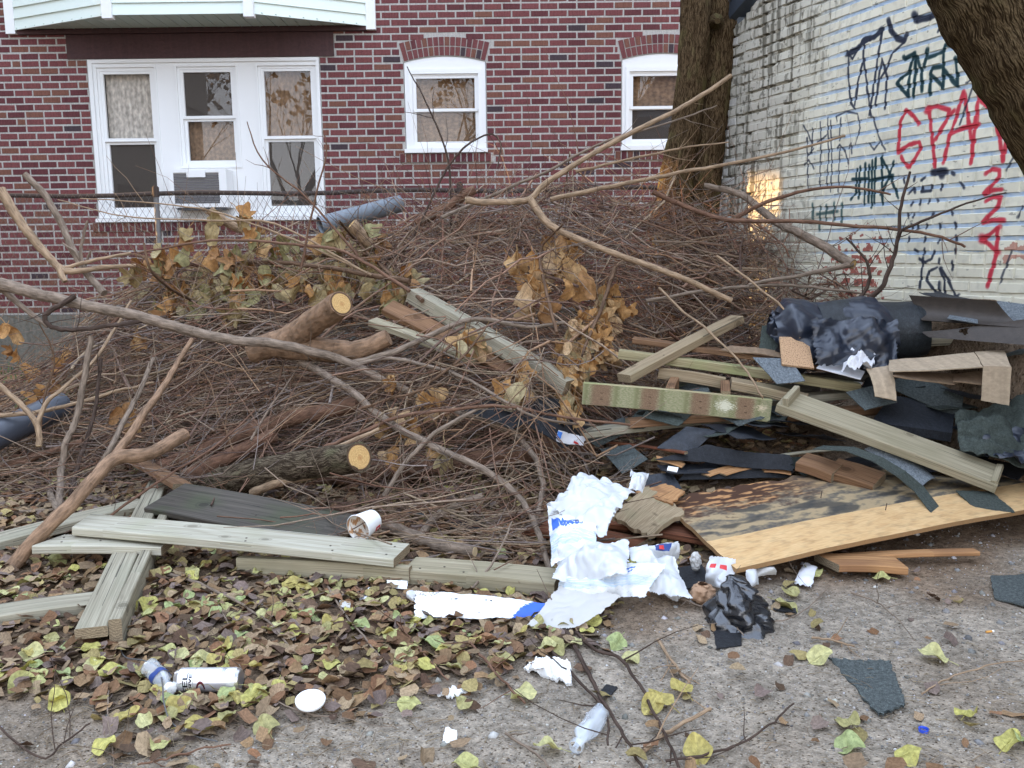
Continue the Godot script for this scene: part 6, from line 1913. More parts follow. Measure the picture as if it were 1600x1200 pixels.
func beer_can() -> void:
	var o := gp(276, 1064, 0.034)
	var e := gp(377, 1064, 0.034)
	var axis := (e - o).normalized()
	var ln := o.distance_to(e)
	var at := (o + e) / 2 - Vector3(0, 0.034, 0)
	var t := thing("beer_can", "tall silver drink can lying on the leaves", "can", at)
	var im := picture(256, 384, func(x: int, y: int) -> Color:
		var k := 0.86 + 0.04 * N2.get_noise_2d(x * 3.0, y * 0.6)
		var c := Color(k, k, k * 1.01)
		if y > 108 and y < 112: c = Color(0.45, 0.44, 0.46)
		if y >= 112 and y < 330 and x < 150 and (x + y) % 5 < 2: c = Color(0.66, 0.64, 0.66)
		if x > 190 and x < 216 and y > 290 and y < 318 and (y / 2) % 2: c = Color(0.3, 0.3, 0.32)
		return c)
	stroke_text(im, 60, 44, 26, 28, "STEEL", 6, Color(0.12, 0.11, 0.12), false)
	stroke_text(im, 62, 84, 18, 16, "RESERVE", 4, Color(0.16, 0.14, 0.15), false)
	for y in 384:
		for x in 256:
			var d := Vector2(x - 128, (y - 160) * 1.0).length()
			if d > 20 and d < 30 and x > 126: im.set_pixel(x, y, Color(0.35, 0.10, 0.14))
	var m := mat("can_print", Color.WHITE, 0.30, {"tex": texture(im), "metal": 0.55, "spec": 0.5})
	m.uv1_offset = Vector3(0.566, 0, 0)
	var alu := mat("aluminium", lin(0.75, 0.75, 0.76), 0.28, {"metal": 0.9})
	var b := MB.new()
	lathe(b, o, axis, [[0.012, 0.0330], [0.016, 0.0345], [ln * 0.5, 0.0345], [ln - 0.016, 0.0345], [ln - 0.010, 0.0335]], 40, 0.0006, 50.0)
	obj("body", b.commit(at), m, t)
	b = MB.new()
	lathe(b, o, axis, [[0.012, 0.0330], [0.005, 0.0290], [0.0, 0.0275], [0.0, 0.026], [0.004, 0.025], [0.005, 0.001]], 36)
	var lid := obj("lid", b.commit(at), alu, t)
	b = MB.new()
	lathe(b, o, axis, [[ln - 0.010, 0.0335], [ln - 0.003, 0.0285], [ln, 0.027], [ln - 0.002, 0.025], [ln - 0.009, 0.012], [ln - 0.010, 0.001]], 36)
	obj("bottom", b.commit(at), alu, t)

func bottles() -> void:
	var film := mat("clear_plastic", lin(0.80, 0.87, 0.93), 0.12, {"alpha": 0.34, "spec": 0.7})
	var at := gp(246, 1066, 0.0)
	var t := thing("water_bottle", "crumpled clear water bottle with a blue band beside the silver can", "bottle", at)
	var o := gp(233, 1042, 0.036)
	var e := gp(268, 1081, 0.022)
	var axis := (e - o).normalized()
	var L := o.distance_to(e)
	var b := MB.new()
	lathe(b, o, axis, [[0.004, 0.004], [0.0, 0.022], [0.006, 0.031], [L * 0.14, 0.033], [L * 0.17, 0.0305], [L * 0.22, 0.033], [L * 0.3, 0.0305], [L * 0.36, 0.033], [L * 0.46, 0.031], [L * 0.62, 0.032], [L * 0.75, 0.024], [L * 0.86, 0.014], [L * 0.9, 0.0125]], 30, 0.010, 26.0)
	obj("body", b.commit(at), film, t)
	b = MB.new()
	lathe(b, o, axis, [[L * 0.47, 0.0335], [L * 0.56, 0.0340], [L * 0.60, 0.0335]], 30, 0.008, 26.0)
	obj("label_band", b.commit(at), mats.navy_print, t)
	b = MB.new()
	lathe(b, o, axis, [[L * 0.88, 0.0150], [L * 0.885, 0.0165], [L * 0.99, 0.0160], [L, 0.0145], [L, 0.001]], 24)
	obj("cap", b.commit(at), mats.foam, t)
	at = gp(925, 1150, 0.0)
	t = thing("crushed_bottle", "crushed clear plastic bottle on the dirt in the foreground", "bottle", at)
	o = gp(940, 1112, 0.034)
	e = gp(898, 1168, 0.026)
	axis = (e - o).normalized()
	L = o.distance_to(e)
	b = MB.new()
	lathe(b, o, axis, [[0.003, 0.004], [0.0, 0.028], [0.008, 0.037], [L * 0.2, 0.039], [L * 0.4, 0.037], [L * 0.55, 0.038], [L * 0.72, 0.030], [L * 0.82, 0.021], [L * 0.84, 0.0235], [L * 0.86, 0.0195], [L * 0.90, 0.0215], [L * 0.93, 0.0185], [L, 0.0180]], 34, 0.020, 22.0)
	obj("body", b.commit(at), film, t)
	b = MB.new()
	lathe(b, o, axis, [[L * 0.90, 0.0190], [L * 0.97, 0.0192], [L * 0.985, 0.0165]], 24)
	obj("neck_thread", b.commit(at), film, t)

func paper_cup() -> void:
	var mouth := px(559, 826, 3.50)
	var axis := Vector3(0.50, 0.12, -0.86).normalized()
	var at := mouth - Vector3(0, 0.055, 0)
	var t := thing("paper_cup", "white paper cup lying on its side behind the front plank", "cup", at)
	var white := mat("cup_paper", lin(0.82, 0.82, 0.80), 0.6)
	var b := MB.new()
	lathe(b, mouth, axis, [[0.0, 0.0575], [0.002, 0.060], [0.005, 0.0575], [0.01, 0.0560], [0.10, 0.044], [0.102, 0.041]], 44, 0.0015, 14.0)
	obj("wall", b.commit(at), white, t)
	b = MB.new()
	var im := picture(96, 64, func(x: int, y: int) -> Color:
		var f := N1.get_noise_2d(x * 6.0, y * 7.0) + 0.5 * N2.get_noise_2d(x * 2.0, y * 2.0)
		return Color(0.90, 0.88, 0.84).lerp(Color(0.66, 0.47, 0.30), smoothstep(0.05, 0.22, f) * 0.9))
	lathe(b, mouth, axis, [[0.001, 0.0560], [0.01, 0.0545], [0.096, 0.0428], [0.097, 0.001]], 44, 0.0015, 14.0)
	obj("inside", b.commit(at), mat("stained_cup", Color.WHITE, 0.6, {"tex": texture(im)}), t)
	b = MB.new()
	lathe(b, mouth, axis, [[0.097, 0.0435], [0.099, 0.001]], 36)
	obj("base", b.commit(at), white, t)
	# red printed square with a small white mark
	for k in 2:
		b = MB.new()
		var s := axis.cross(Vector3.UP).normalized()
		var u := s.cross(axis).normalized()
		var n := 6
		for i in n:
			for w in 1:
				var q := []
				var a0 := deg_to_rad(2.0 + 30.0 * i / n) if k == 0 else deg_to_rad(14.0 + 8.0 * i / n)
				var a1 := deg_to_rad(2.0 + 30.0 * (i + 1) / n) if k == 0 else deg_to_rad(14.0 + 8.0 * (i + 1) / n)
				for g in [[a0, 0.055 if k == 0 else 0.064], [a1, 0.055 if k == 0 else 0.064], [a1, 0.088 if k == 0 else 0.079], [a0, 0.088 if k == 0 else 0.079]]:
					var rr: float = lerpf(0.0560, 0.044, (g[1] - 0.01) / 0.09) + 0.0012 + 0.0006 * k
					q.append(mouth + axis * g[1] + (s * cos(g[0] - 0.75) - u * sin(g[0] - 0.75) * -1.0) * rr)
				b.quad(q[0], q[1], q[2], q[3], s)
		obj("red_logo" if k == 0 else "logo_mark", b.commit(at), mats.red_print if k == 0 else mats.foam, t)

func film_part(t: Node3D, called: String, q: Array, m: String, o := {}) -> void:
	var b := MB.new()
	var d := {"crease": 0.03, "cf": 4.6, "jag": 0.05, "bulge": 0.03, "face": Vector3(0, 0.6, 1)}
	d.merge(o, true)
	sheet(b, q[0], q[1], q[2], q[3], o.get("nu", 44), o.get("nv", 36), 0.0, d)
	obj(called, b.commit(t.position), mats[m], t)

func print_picture() -> void:                                  # the white bag's blue print: swashes and broken lettering
	var im := picture(256, 256, func(x: int, y: int) -> Color:
		var c := Color(0.92, 0.93, 0.93)
		var w := 18.0 * sin(x * 0.02) + 10.0 * N1.get_noise_2d(x * 4.0, y * 4.0)
		if y + w > 150 and y + w < 196 and x > 20 and x < 190: c = Color(0.22, 0.42, 0.80)
		if y + w > 158 and y + w < 184 and x > 60 and x < 190 and N2.get_noise_2d(x * 1.1, y * 0.5) > 0.1: c = Color(0.92, 0.93, 0.93)
		if y + w > 60 and y + w < 128 and c.r > 0.8: c = c.lerp(Color(0.66, 0.79, 0.91), 0.55 * smoothstep(-0.35, 0.1, N2.get_noise_2d(x * 0.25, y * 3.0)))
		if N2.get_noise_2d(x * 2.0, y * 2.0) > 0.45: c = c.darkened(0.10)
		return c)
	mat("printed_film", Color.WHITE, 0.45, {"tex": texture(im), "spec": 0.5, "back": lin(0.25, 0.27, 0.3)})
	im = picture(256, 96, func(x: int, y: int) -> Color:
		var c := Color(0.93, 0.94, 0.94)
		var e := 190 + 0.35 * y + 8.0 * N2.get_noise_2d(y * 2.0, 0)
		if x > e and x < e + 42: c = Color(0.18, 0.38, 0.78)
		if y > 60 and y < 68 and x > 60 and x < 150 and fposmod(x * 0.09, 1.0) < 0.5 and N2.get_noise_2d(x, 7.0) > 0.0: c = Color(0.25, 0.27, 0.3)
		if y > 76 and x < 50 and N2.get_noise_2d(x * 3.0, y * 3.0) > 0.1: c = Color(0.45, 0.42, 0.38)
		return c)
	mat("printed_strip", Color.WHITE, 0.45, {"tex": texture(im), "spec": 0.5})

func white_bags() -> void:
	print_picture()
	var t := thing("white_plastic_bag", "big torn white plastic bag with blue print hanging off the front boards", "plastic bag", gp(930, 930, 0.0))
	film_part(t, "upper_fold", fl([[856, 800, 0.20], [940, 838, 0.20], [998, 770, 0.27], [915, 738, 0.30]]), "white_film", {"crease": 0.045, "bulge": 0.05})
	film_part(t, "torn_tip", fl([[978, 772, 0.27], [1002, 776, 0.25], [1014, 745, 0.30], [985, 736, 0.31]]), "white_film", {"crease": 0.04, "jag": 0.16})
	film_part(t, "hanging_tail", fl([[918, 832, 0.16], [945, 838, 0.16], [975, 782, 0.24], [945, 776, 0.25]]), "old_film", {"crease": 0.02})
	film_part(t, "printed_side", fl([[862, 885, 0.13], [930, 862, 0.17], [935, 812, 0.22], [855, 786, 0.21]]), "printed_film", {"crease": 0.02, "jag": 0.02})
	film_part(t, "middle_fold", fl([[864, 905, 0.10], [985, 905, 0.13], [985, 842, 0.20], [872, 850, 0.19]]), "white_film", {"crease": 0.045, "bulge": 0.05})
	film_part(t, "lower_fold", fl([[868, 925, 0.05], [1010, 935, 0.06], [1045, 880, 0.14], [880, 878, 0.14]]), "printed_film", {"crease": 0.03, "bulge": 0.05})
	film_part(t, "bottom_flap", fl([[822, 980, 0.015], [896, 984, 0.015], [972, 932, 0.07], [880, 900, 0.10]]), "old_film", {"crease": 0.012, "bulge": 0.0, "jag": 0.04})
	film_part(t, "right_fold", fl([[1010, 925, 0.05], [1084, 942, 0.03], [1055, 876, 0.12], [985, 862, 0.15]]), "white_film", {"crease": 0.035})
	film_part(t, "right_flap", fl([[985, 880, 0.14], [1040, 900, 0.10], [1012, 850, 0.20], [980, 850, 0.18]]), "white_film", {"crease": 0.03})
	film_part(t, "under_flap", fl([[1022, 922, 0.02], [1060, 942, 0.015], [1078, 925, 0.04], [1035, 905, 0.05]]), "old_film", {"crease": 0.02})
	t = thing("plastic_strip", "long white plastic strip with a blue end lying before the front board", "plastic strip", gp(745, 960, 0.0))
	film_part(t, "film", fl([[646, 968, 0.02], [852, 962, 0.02], [862, 938, 0.06], [646, 922, 0.07]]), "printed_strip", {"crease": 0.012, "bulge": 0.015, "jag": 0.03, "nu": 40})
	film_part(t, "torn_corner", fl([[640, 940, 0.03], [652, 944, 0.03], [654, 926, 0.06], [646, 924, 0.06]]), "white_film", {"crease": 0.02, "jag": 0.15, "nu": 8, "nv": 8})
	t = thing("snack_bag", "small white bag with a navy and red patch right of the big white bag", "plastic bag", gp(1045, 880, 0.0))
	film_part(t, "film", fl([[1036, 895, 0.06], [1062, 872, 0.09], [1056, 848, 0.14], [1006, 852, 0.16]]), "white_film", {"crease": 0.03, "nu": 18, "nv": 16})
	film_part(t, "navy_patch", fl([[1024, 862, 0.157], [1046, 864, 0.150], [1050, 852, 0.165], [1022, 852, 0.172]]), "navy_print", {"crease": 0.01, "bulge": 0.005, "nu": 8, "nv": 6})
	film_part(t, "red_spot", fl([[1030, 858, 0.172], [1038, 859, 0.170], [1037, 852, 0.175], [1030, 852, 0.177]]), "red_print", {"crease": 0.004, "bulge": 0.003, "nu": 6, "nv": 4})

func lump_bag(t: Node3D, called: String, foot: Vector3, w: float, h: float, m: String, sd: float, pinch := 0.35, lean := Vector3.ZERO) -> void:
	var b := MB.new()
	var n := 30
	var k := 48
	for i in n:
		for j in k + 1:
			var f := i / (n - 1.0)
			var a := TAU * j / k
			var r := w * (pow(1.0 - f, 0.55) * (1.0 - pinch * f) + 0.05) if pinch > 0.1 else w * (sqrt(maxf(0.0, 1.0 - pow(2.0 * f - 1.0, 2.0))) * 0.95 + 0.05)
			var d := Vector3(cos(a), 0, sin(a))
			var p := foot + lean * f * f + Vector3(0, h * f, 0) + d * r
			var cr := 1.6 * absf(NR.get_noise_3d(p.x * 0.9 / w + sd, p.y * 0.5 / w, p.z * 0.9 / w)) + 1.0 * absf(NR.get_noise_3d(p.x * 2.2 / w, p.y * 1.3 / w + sd, p.z * 2.2 / w)) - 0.6
			b.vert(p + d * cr * w * 0.36 * (0.6 + 0.3 * f), d, Vector2(a, f))
	for i in n - 1:
		for j in k:
			var a := i * (k + 1) + j
			b.face(a, a + 1, a + k + 2); b.face(a, a + k + 2, a + k + 1)
	b.smooth(0, 0)
	obj(called, b.commit(t.position), mats[m], t)

func small_bags() -> void:
	var foot := gp(1156, 974, 0.0)
	var t := thing("small_black_bag", "small knotted black plastic bag under the corner of the plywood", "plastic bag", foot)
	lump_bag(t, "film", foot - Vector3(0, 0.005, 0), 0.105, 0.165, "black_bag", 4.0, 0.15, Vector3(-0.025, 0, -0.03))
	film_part(t, "loose_corner", fl([[1172, 984, 0.01], [1205, 974, 0.01], [1196, 955, 0.03], [1170, 960, 0.05]]), "black_bag", {"crease": 0.02, "nu": 12, "nv": 10})
	foot = gp(1140, 915, 0.0)
	t = thing("grocery_bag", "white grocery bag with red print behind the small black bag", "plastic bag", foot)
	film_part(t, "film", fl([[1102, 915, 0.01], [1150, 920, 0.02], [1152, 872, 0.10], [1112, 868, 0.12]]), "white_film", {"crease": 0.04, "bulge": 0.04})
	film_part(t, "handle_flap", fl([[1165, 918, 0.01], [1186, 912, 0.02], [1184, 885, 0.08], [1164, 888, 0.08]]), "white_film", {"crease": 0.03, "nu": 12, "nv": 12})
	film_part(t, "handle_flap", fl([[1180, 900, 0.04], [1210, 898, 0.03], [1208, 885, 0.06], [1182, 884, 0.07]]), "old_film", {"crease": 0.03, "nu": 12, "nv": 10})
	film_part(t, "red_print", fl([[1108, 886, 0.125], [1118, 887, 0.125], [1120, 880, 0.135], [1110, 880, 0.135]]), "red_print", {"crease": 0.003, "bulge": 0.002, "nu": 4, "nv": 3})
	film_part(t, "red_print", fl([[1124, 888, 0.125], [1136, 892, 0.12], [1136, 884, 0.13], [1125, 882, 0.135]]), "red_print", {"crease": 0.003, "bulge": 0.002, "nu": 4, "nv": 3})
	foot = gp(1098, 942, 0.0)
	t = thing("brown_paper_bag", "crumpled brown paper ball left of the small black bag", "paper bag", foot)
	lump_bag(t, "paper", foot, 0.042, 0.075, "kraft", 9.0, 0.0)
	t = thing("tissue", "torn white tissue on the dirt behind the yellow leaves", "tissue", gp(1258, 910, 0.0))
	film_part(t, "sheet", fl([[1238, 912, 0.012], [1268, 922, 0.010], [1278, 888, 0.016], [1258, 880, 0.018]]), "paper", {"crease": 0.012, "bulge": 0.008, "jag": 0.14, "nu": 16, "nv": 16})
	t = thing("foil_cluster", "silvery crumpled foil hanging on a twig by the plywood", "foil", gp(1085, 885, 0.04))
	lump_bag(t, "foil", gp(1087, 892, 0.04), 0.018, 0.075, "old_film", 2.0, 0.0)
	t = thing("snack_wrapper", "red and white crumpled snack wrapper on the felt", "wrapper", mp(892, 690, 0.08))
	film_part(t, "wrapper", on([[868, 690], [910, 698], [912, 684], [872, 671]], 0.10), "paper", {"crease": 0.014, "bulge": 0.002, "nu": 18, "nv": 10})
	film_part(t, "red_print", on([[896, 692], [908, 697], [910, 687], [898, 682]], 0.112), "red_print", {"crease": 0.006, "bulge": 0.002, "nu": 8, "nv": 6})
	film_part(t, "blue_print", on([[869, 684], [876, 686], [878, 676], [871, 673]], 0.112), "blue_print", {"crease": 0.006, "bulge": 0.002, "nu": 5, "nv": 4})

func pipes() -> void:
	var grey := mat("grey_pipe", lin(0.20, 0.23, 0.26), 0.45, {"spec": 0.5, "tex": mats.grit_t, "tri": 2.0})
	var b := MB.new()
	var p0 := px(500, 352, 6.3)
	var p1 := px(626, 318, 6.6)
	var ax := (p1 - p0).normalized()
	lathe(b, p0, ax, [[0.02, 0.052], [0.0, 0.052], [0.0, 0.062], [p0.distance_to(p1), 0.062], [p0.distance_to(p1), 0.055], [p0.distance_to(p1) - 0.1, 0.055]], 28)
	single("grey_pipe", "short grey plastic pipe sticking out of the brush below the small window", "pipe", b, grey)
	b = MB.new()
	p0 = px(-60, 705, 4.75)
	p1 = px(98, 632, 5.35)
	ax = (p1 - p0).normalized()
	var ln := p0.distance_to(p1)
	lathe(b, p0, ax, [[0.1, 0.075], [0.0, 0.075], [0.0, 0.082], [ln, 0.082], [ln, 0.075], [ln - 0.3, 0.075]], 30)
	single("dark_pipe", "dark blue grey pipe lying at the left edge behind the branches", "pipe", b, mat("dark_pipe", lin(0.055, 0.062, 0.078), 0.4, {"spec": 0.55}))

func small_things() -> void:
	var b := MB.new()
	var c := gp(485, 1096, 0.036)
	var tilt := Vector3(0.05, 1, 0.25).normalized()
	lathe(b, c, tilt, [[-0.004, 0.040], [0.003, 0.0415], [0.004, 0.039], [0.002, 0.036], [0.002, 0.020], [0.002, 0.0002]], 32)
	single("paper_disc", "round white paper lid on the dirt in front", "lid", b, mats.foam)
	b = MB.new()
	var q := fl([[816, 1046, 0.01], [896, 1072, 0.01], [892, 1034, 0.035], [838, 1028, 0.03]])
	sheet(b, q[0], q[1], q[2], q[3], 34, 24, 0.01, {"crease": 0.016, "cf": 30.0, "jag": 0.12, "bulge": 0.012})
	single("foam_chunk", "crumbling white foam chunk on the dirt in the middle foreground", "foam", b, mats.foam)
	var items := [["foam_strip", "speckled white foam strip right of the dead leaves", "foam", [[682, 1086, 0.008], [706, 1090, 0.008], [732, 1078, 0.012], [708, 1070, 0.012]], "foam", {"crease": 0.008, "cf": 40.0, "jag": 0.15}],
		["paper_scrap", "torn white paper scrap near the bottom edge", "paper", [[690, 1156, 0.006], [716, 1160, 0.006], [714, 1138, 0.012], [696, 1130, 0.012]], "foam", {"jag": 0.08, "crease": 0.004}],
		["white_chip", "white and rust stained plastic block under the front plank", "plastic piece", [[603, 919, 0.01], [637, 921, 0.01], [637, 908, 0.03], [604, 907, 0.03]], "foam", {"jag": 0.05}],
		["paper_scrap", "small folded white scrap under the front plank", "paper", [[560, 938, 0.012], [580, 936, 0.012], [590, 918, 0.02], [576, 915, 0.02]], "paper", {"crease": 0.012, "jag": 0.1}],
		["paper_scrap", "white scrap on the bent stick left of the plastic strip", "paper", [[532, 950, 0.02], [548, 952, 0.02], [548, 940, 0.03], [530, 938, 0.03]], "old_film", {"crease": 0.012, "jag": 0.1}],
		["grey_card", "grey printed card in the twigs right of the cup", "card", [[632, 800, 0.05], [662, 806, 0.05], [664, 796, 0.08], [640, 793, 0.08]], "shingle_light", {"crease": 0.004}],
		["paper_scrap", "pale lilac flake on the leaves below the pale plank", "paper", [[448, 1000, 0.012], [463, 1003, 0.010], [464, 980, 0.014], [452, 976, 0.016]], "old_film", {"crease": 0.006, "jag": 0.1}],
		["white_chip", "tiny white box scrap beside the torn felt", "plastic piece", [[1042, 737, 0.24], [1058, 740, 0.235], [1060, 733, 0.25], [1044, 730, 0.25]], "foam", {}],
		["felt_chip", "small dark felt chip on the dirt above the crushed bottle", "roofing felt", [[936, 1082, 0.006], [952, 1090, 0.006], [966, 1076, 0.006], [948, 1070, 0.006]], "felt", {"jag": 0.06}],
		["brick_chip", "small red brick chip among the dead leaves", "brick chip", [[622, 1050, 0.015], [637, 1052, 0.015], [638, 1041, 0.02], [624, 1040, 0.02]], "brick_chip", {"jag": 0.1}]]
	mat("brick_chip", lin(0.42, 0.16, 0.11), 0.9)
	for it in items:
		var s := MB.new()
		var g := fl(it[3])
		var o := {"nu": 14, "nv": 12}
		o.merge(it[5], true)
		sheet(s, g[0], g[1], g[2], g[3], o.nu, o.nv, 0.004, o)
		single(it[0], it[1], it[2], s, mats[it[4]])
	# small blue cap ring and a cigarette end
	b = MB.new()
	c = gp(1443, 1142, 0.005)
	lathe(b, c, Vector3.UP, [[0.0, 0.012], [0.009, 0.013], [0.009, 0.0105], [0.001, 0.010]], 20)
	single("bottle_ring", "small bright blue bottle cap ring on the dirt", "cap", b, mat("blue_plastic", lin(0.03, 0.08, 0.55), 0.35))
	var at := gp(1541, 988, 0.004)
	var t := thing("cigarette_end", "cigarette end on the dirt near the right edge", "cigarette end", at)
	var d := Vector3(0.9, 0.0, -0.2).normalized()
	for k in 2:
		b = MB.new()
		b.tube(PackedVector3Array([at + d * (0.0 if k == 0 else 0.021), at + d * (0.021 if k == 0 else 0.028)]), PackedFloat32Array([0.0038, 0.0038]), 10, Color.WHITE)
		obj("filter" if k == 0 else "paper_tube", b.commit(at), mat("filter", lin(0.62, 0.30, 0.07), 0.9) if k == 0 else mats.foam, t)
	# a thin bent wire over the bottle
	b = MB.new()
	var w := []
	for g in [[188, 1008], [196, 1026], [225, 1033], [246, 1044], [254, 1070], [256, 1098], [268, 1128], [300, 1146], [340, 1156]]: w.append(gp(g[0], g[1], 0.045 if g[0] > 210 and g[0] < 258 else 0.012))
	var sl := smooth_line(w, 5, 0.0)
	var rr := PackedFloat32Array()
	for i in sl.size(): rr.append(0.0022)
	b.tube(sl, rr, 6, Color.WHITE)
	single("bent_wire", "thin grey vine looped over the water bottle", "vine", b, mats.wire)

func ground_sticks() -> void:
	var list := [["long dark branch trailing from the white bag to the bottom edge", [[880, 975], [915, 1045], [935, 1085], [960, 1125], [985, 1165], [1010, 1210]], 8, 5, "dark_bark"],
		["second dark branch beside the crushed bottle", [[838, 990], [880, 1040], [925, 1085], [948, 1120], [950, 1165]], 6, 4, "dark_bark"],
		["dark bent branch running to the bottom edge right of the bottle", [[900, 985], [930, 1018], [965, 1028], [1000, 1075], [1030, 1130], [1050, 1170], [1066, 1215]], 6, 5, "dark_bark"],
		["straight grey stick in front of the white strip", [[512, 915], [540, 960], [575, 1005], [620, 1055]], 4, 3, "grey_bark"],
		["reddish stick slanting across the leaves below the plank", [[550, 912], [600, 950], [650, 1010], [700, 1060]], 4, 3, "red_bark"],
		["reddish stick slanting down right of the white strip's middle", [[720, 985], [750, 1020], [785, 1062], [820, 1100]], 5, 4, "red_bark"],
		["thin twig poking over the front plank near the cup", [[690, 990], [730, 930], [775, 870], [800, 815]], 5, 3, "grey_bark"],
		["branching stick below the front plank on the left", [[240, 890], [300, 905], [355, 930], [420, 975], [455, 1020]], 7, 3, "grey_bark"],
		["thin stick crossing the leaves right of the pointing plank", [[330, 925], [360, 985], [372, 1035], [386, 1075]], 3, 2, "grey_bark"],
		["pale broken stick in the right foreground", [[1006, 1172], [1040, 1145], [1075, 1125], [1110, 1108]], 8, 6, "pale_bark"],
		["dark curved stick at the bottom right", [[1040, 1188], [1110, 1178], [1165, 1160], [1210, 1130], [1240, 1102]], 5, 3, "dark_bark"],
		["short splintered stick on the bare dirt", [[1028, 1000], [1050, 1035], [1078, 1068]], 6, 4, "pale_bark"],
		["thin twig over the small black bag", [[985, 905], [1050, 930], [1105, 950], [1140, 968], [1162, 992]], 4, 2, "grey_bark"],
		["pale straw stem at the right edge of the dirt", [[1440, 1085], [1480, 1060], [1540, 1042], [1620, 1030]], 3, 2, "pale_bark"],
		["thin stem on the dirt right of the black bag", [[1268, 995], [1300, 1000], [1335, 1010]], 4, 3, "pale_bark"],
		["wiry root arching over the dirt left of the shingle", [[1200, 972], [1240, 962], [1275, 935], [1295, 915]], 2.5, 1.5, "grey_bark"],
		["wiry root trailing right of the plywood front", [[1330, 925], [1370, 940], [1400, 965], [1430, 1000]], 3, 1.5, "grey_bark"],
		["grey stick in the left foreground near the edge", [[-10, 1130], [60, 1185], [100, 1160], [140, 1130]], 4, 3, "dark_bark"],
		["reddish stick lying level in the left foreground", [[215, 1190], [260, 1180], [310, 1168], [360, 1160]], 4, 3, "red_bark"],
		["thin upright straw stick in the left foreground", [[170, 1080], [168, 1120], [175, 1165], [180, 1210]], 3, 2, "grey_bark"],
		["twig lying left of the white lid", [[430, 1098], [480, 1115], [530, 1118]], 3, 2, "grey_bark"],
		["grey stick in the lower middle foreground", [[790, 1145], [830, 1170], [860, 1200]], 5, 4, "grey_bark"]]
	for s in list:
		var p := []
		for g in s[1]: p.append(gp(g[0], g[1], 0.012 + 0.012 * R.randf()) if g[1] > 880 else px(g[0], g[1], 3.3 + (g[1] - 870.0) * -0.002))
		var pts := smooth_line(p, 5, 0.006)
		var rad := PackedFloat32Array()
		for i in pts.size(): rad.append(lerpf(s[2], s[3], float(i) / (pts.size() - 1)) * -pts[i].z / F / 2.0)
		var b := MB.new()
		b.tube(pts, rad, 7, Color.WHITE)
		shoots(b, pts, rad, 3, Color(0.6, 0.55, 0.5))
		single("fallen_stick", s[0], "stick", b, mats[s[4]], "sticks on the ground")

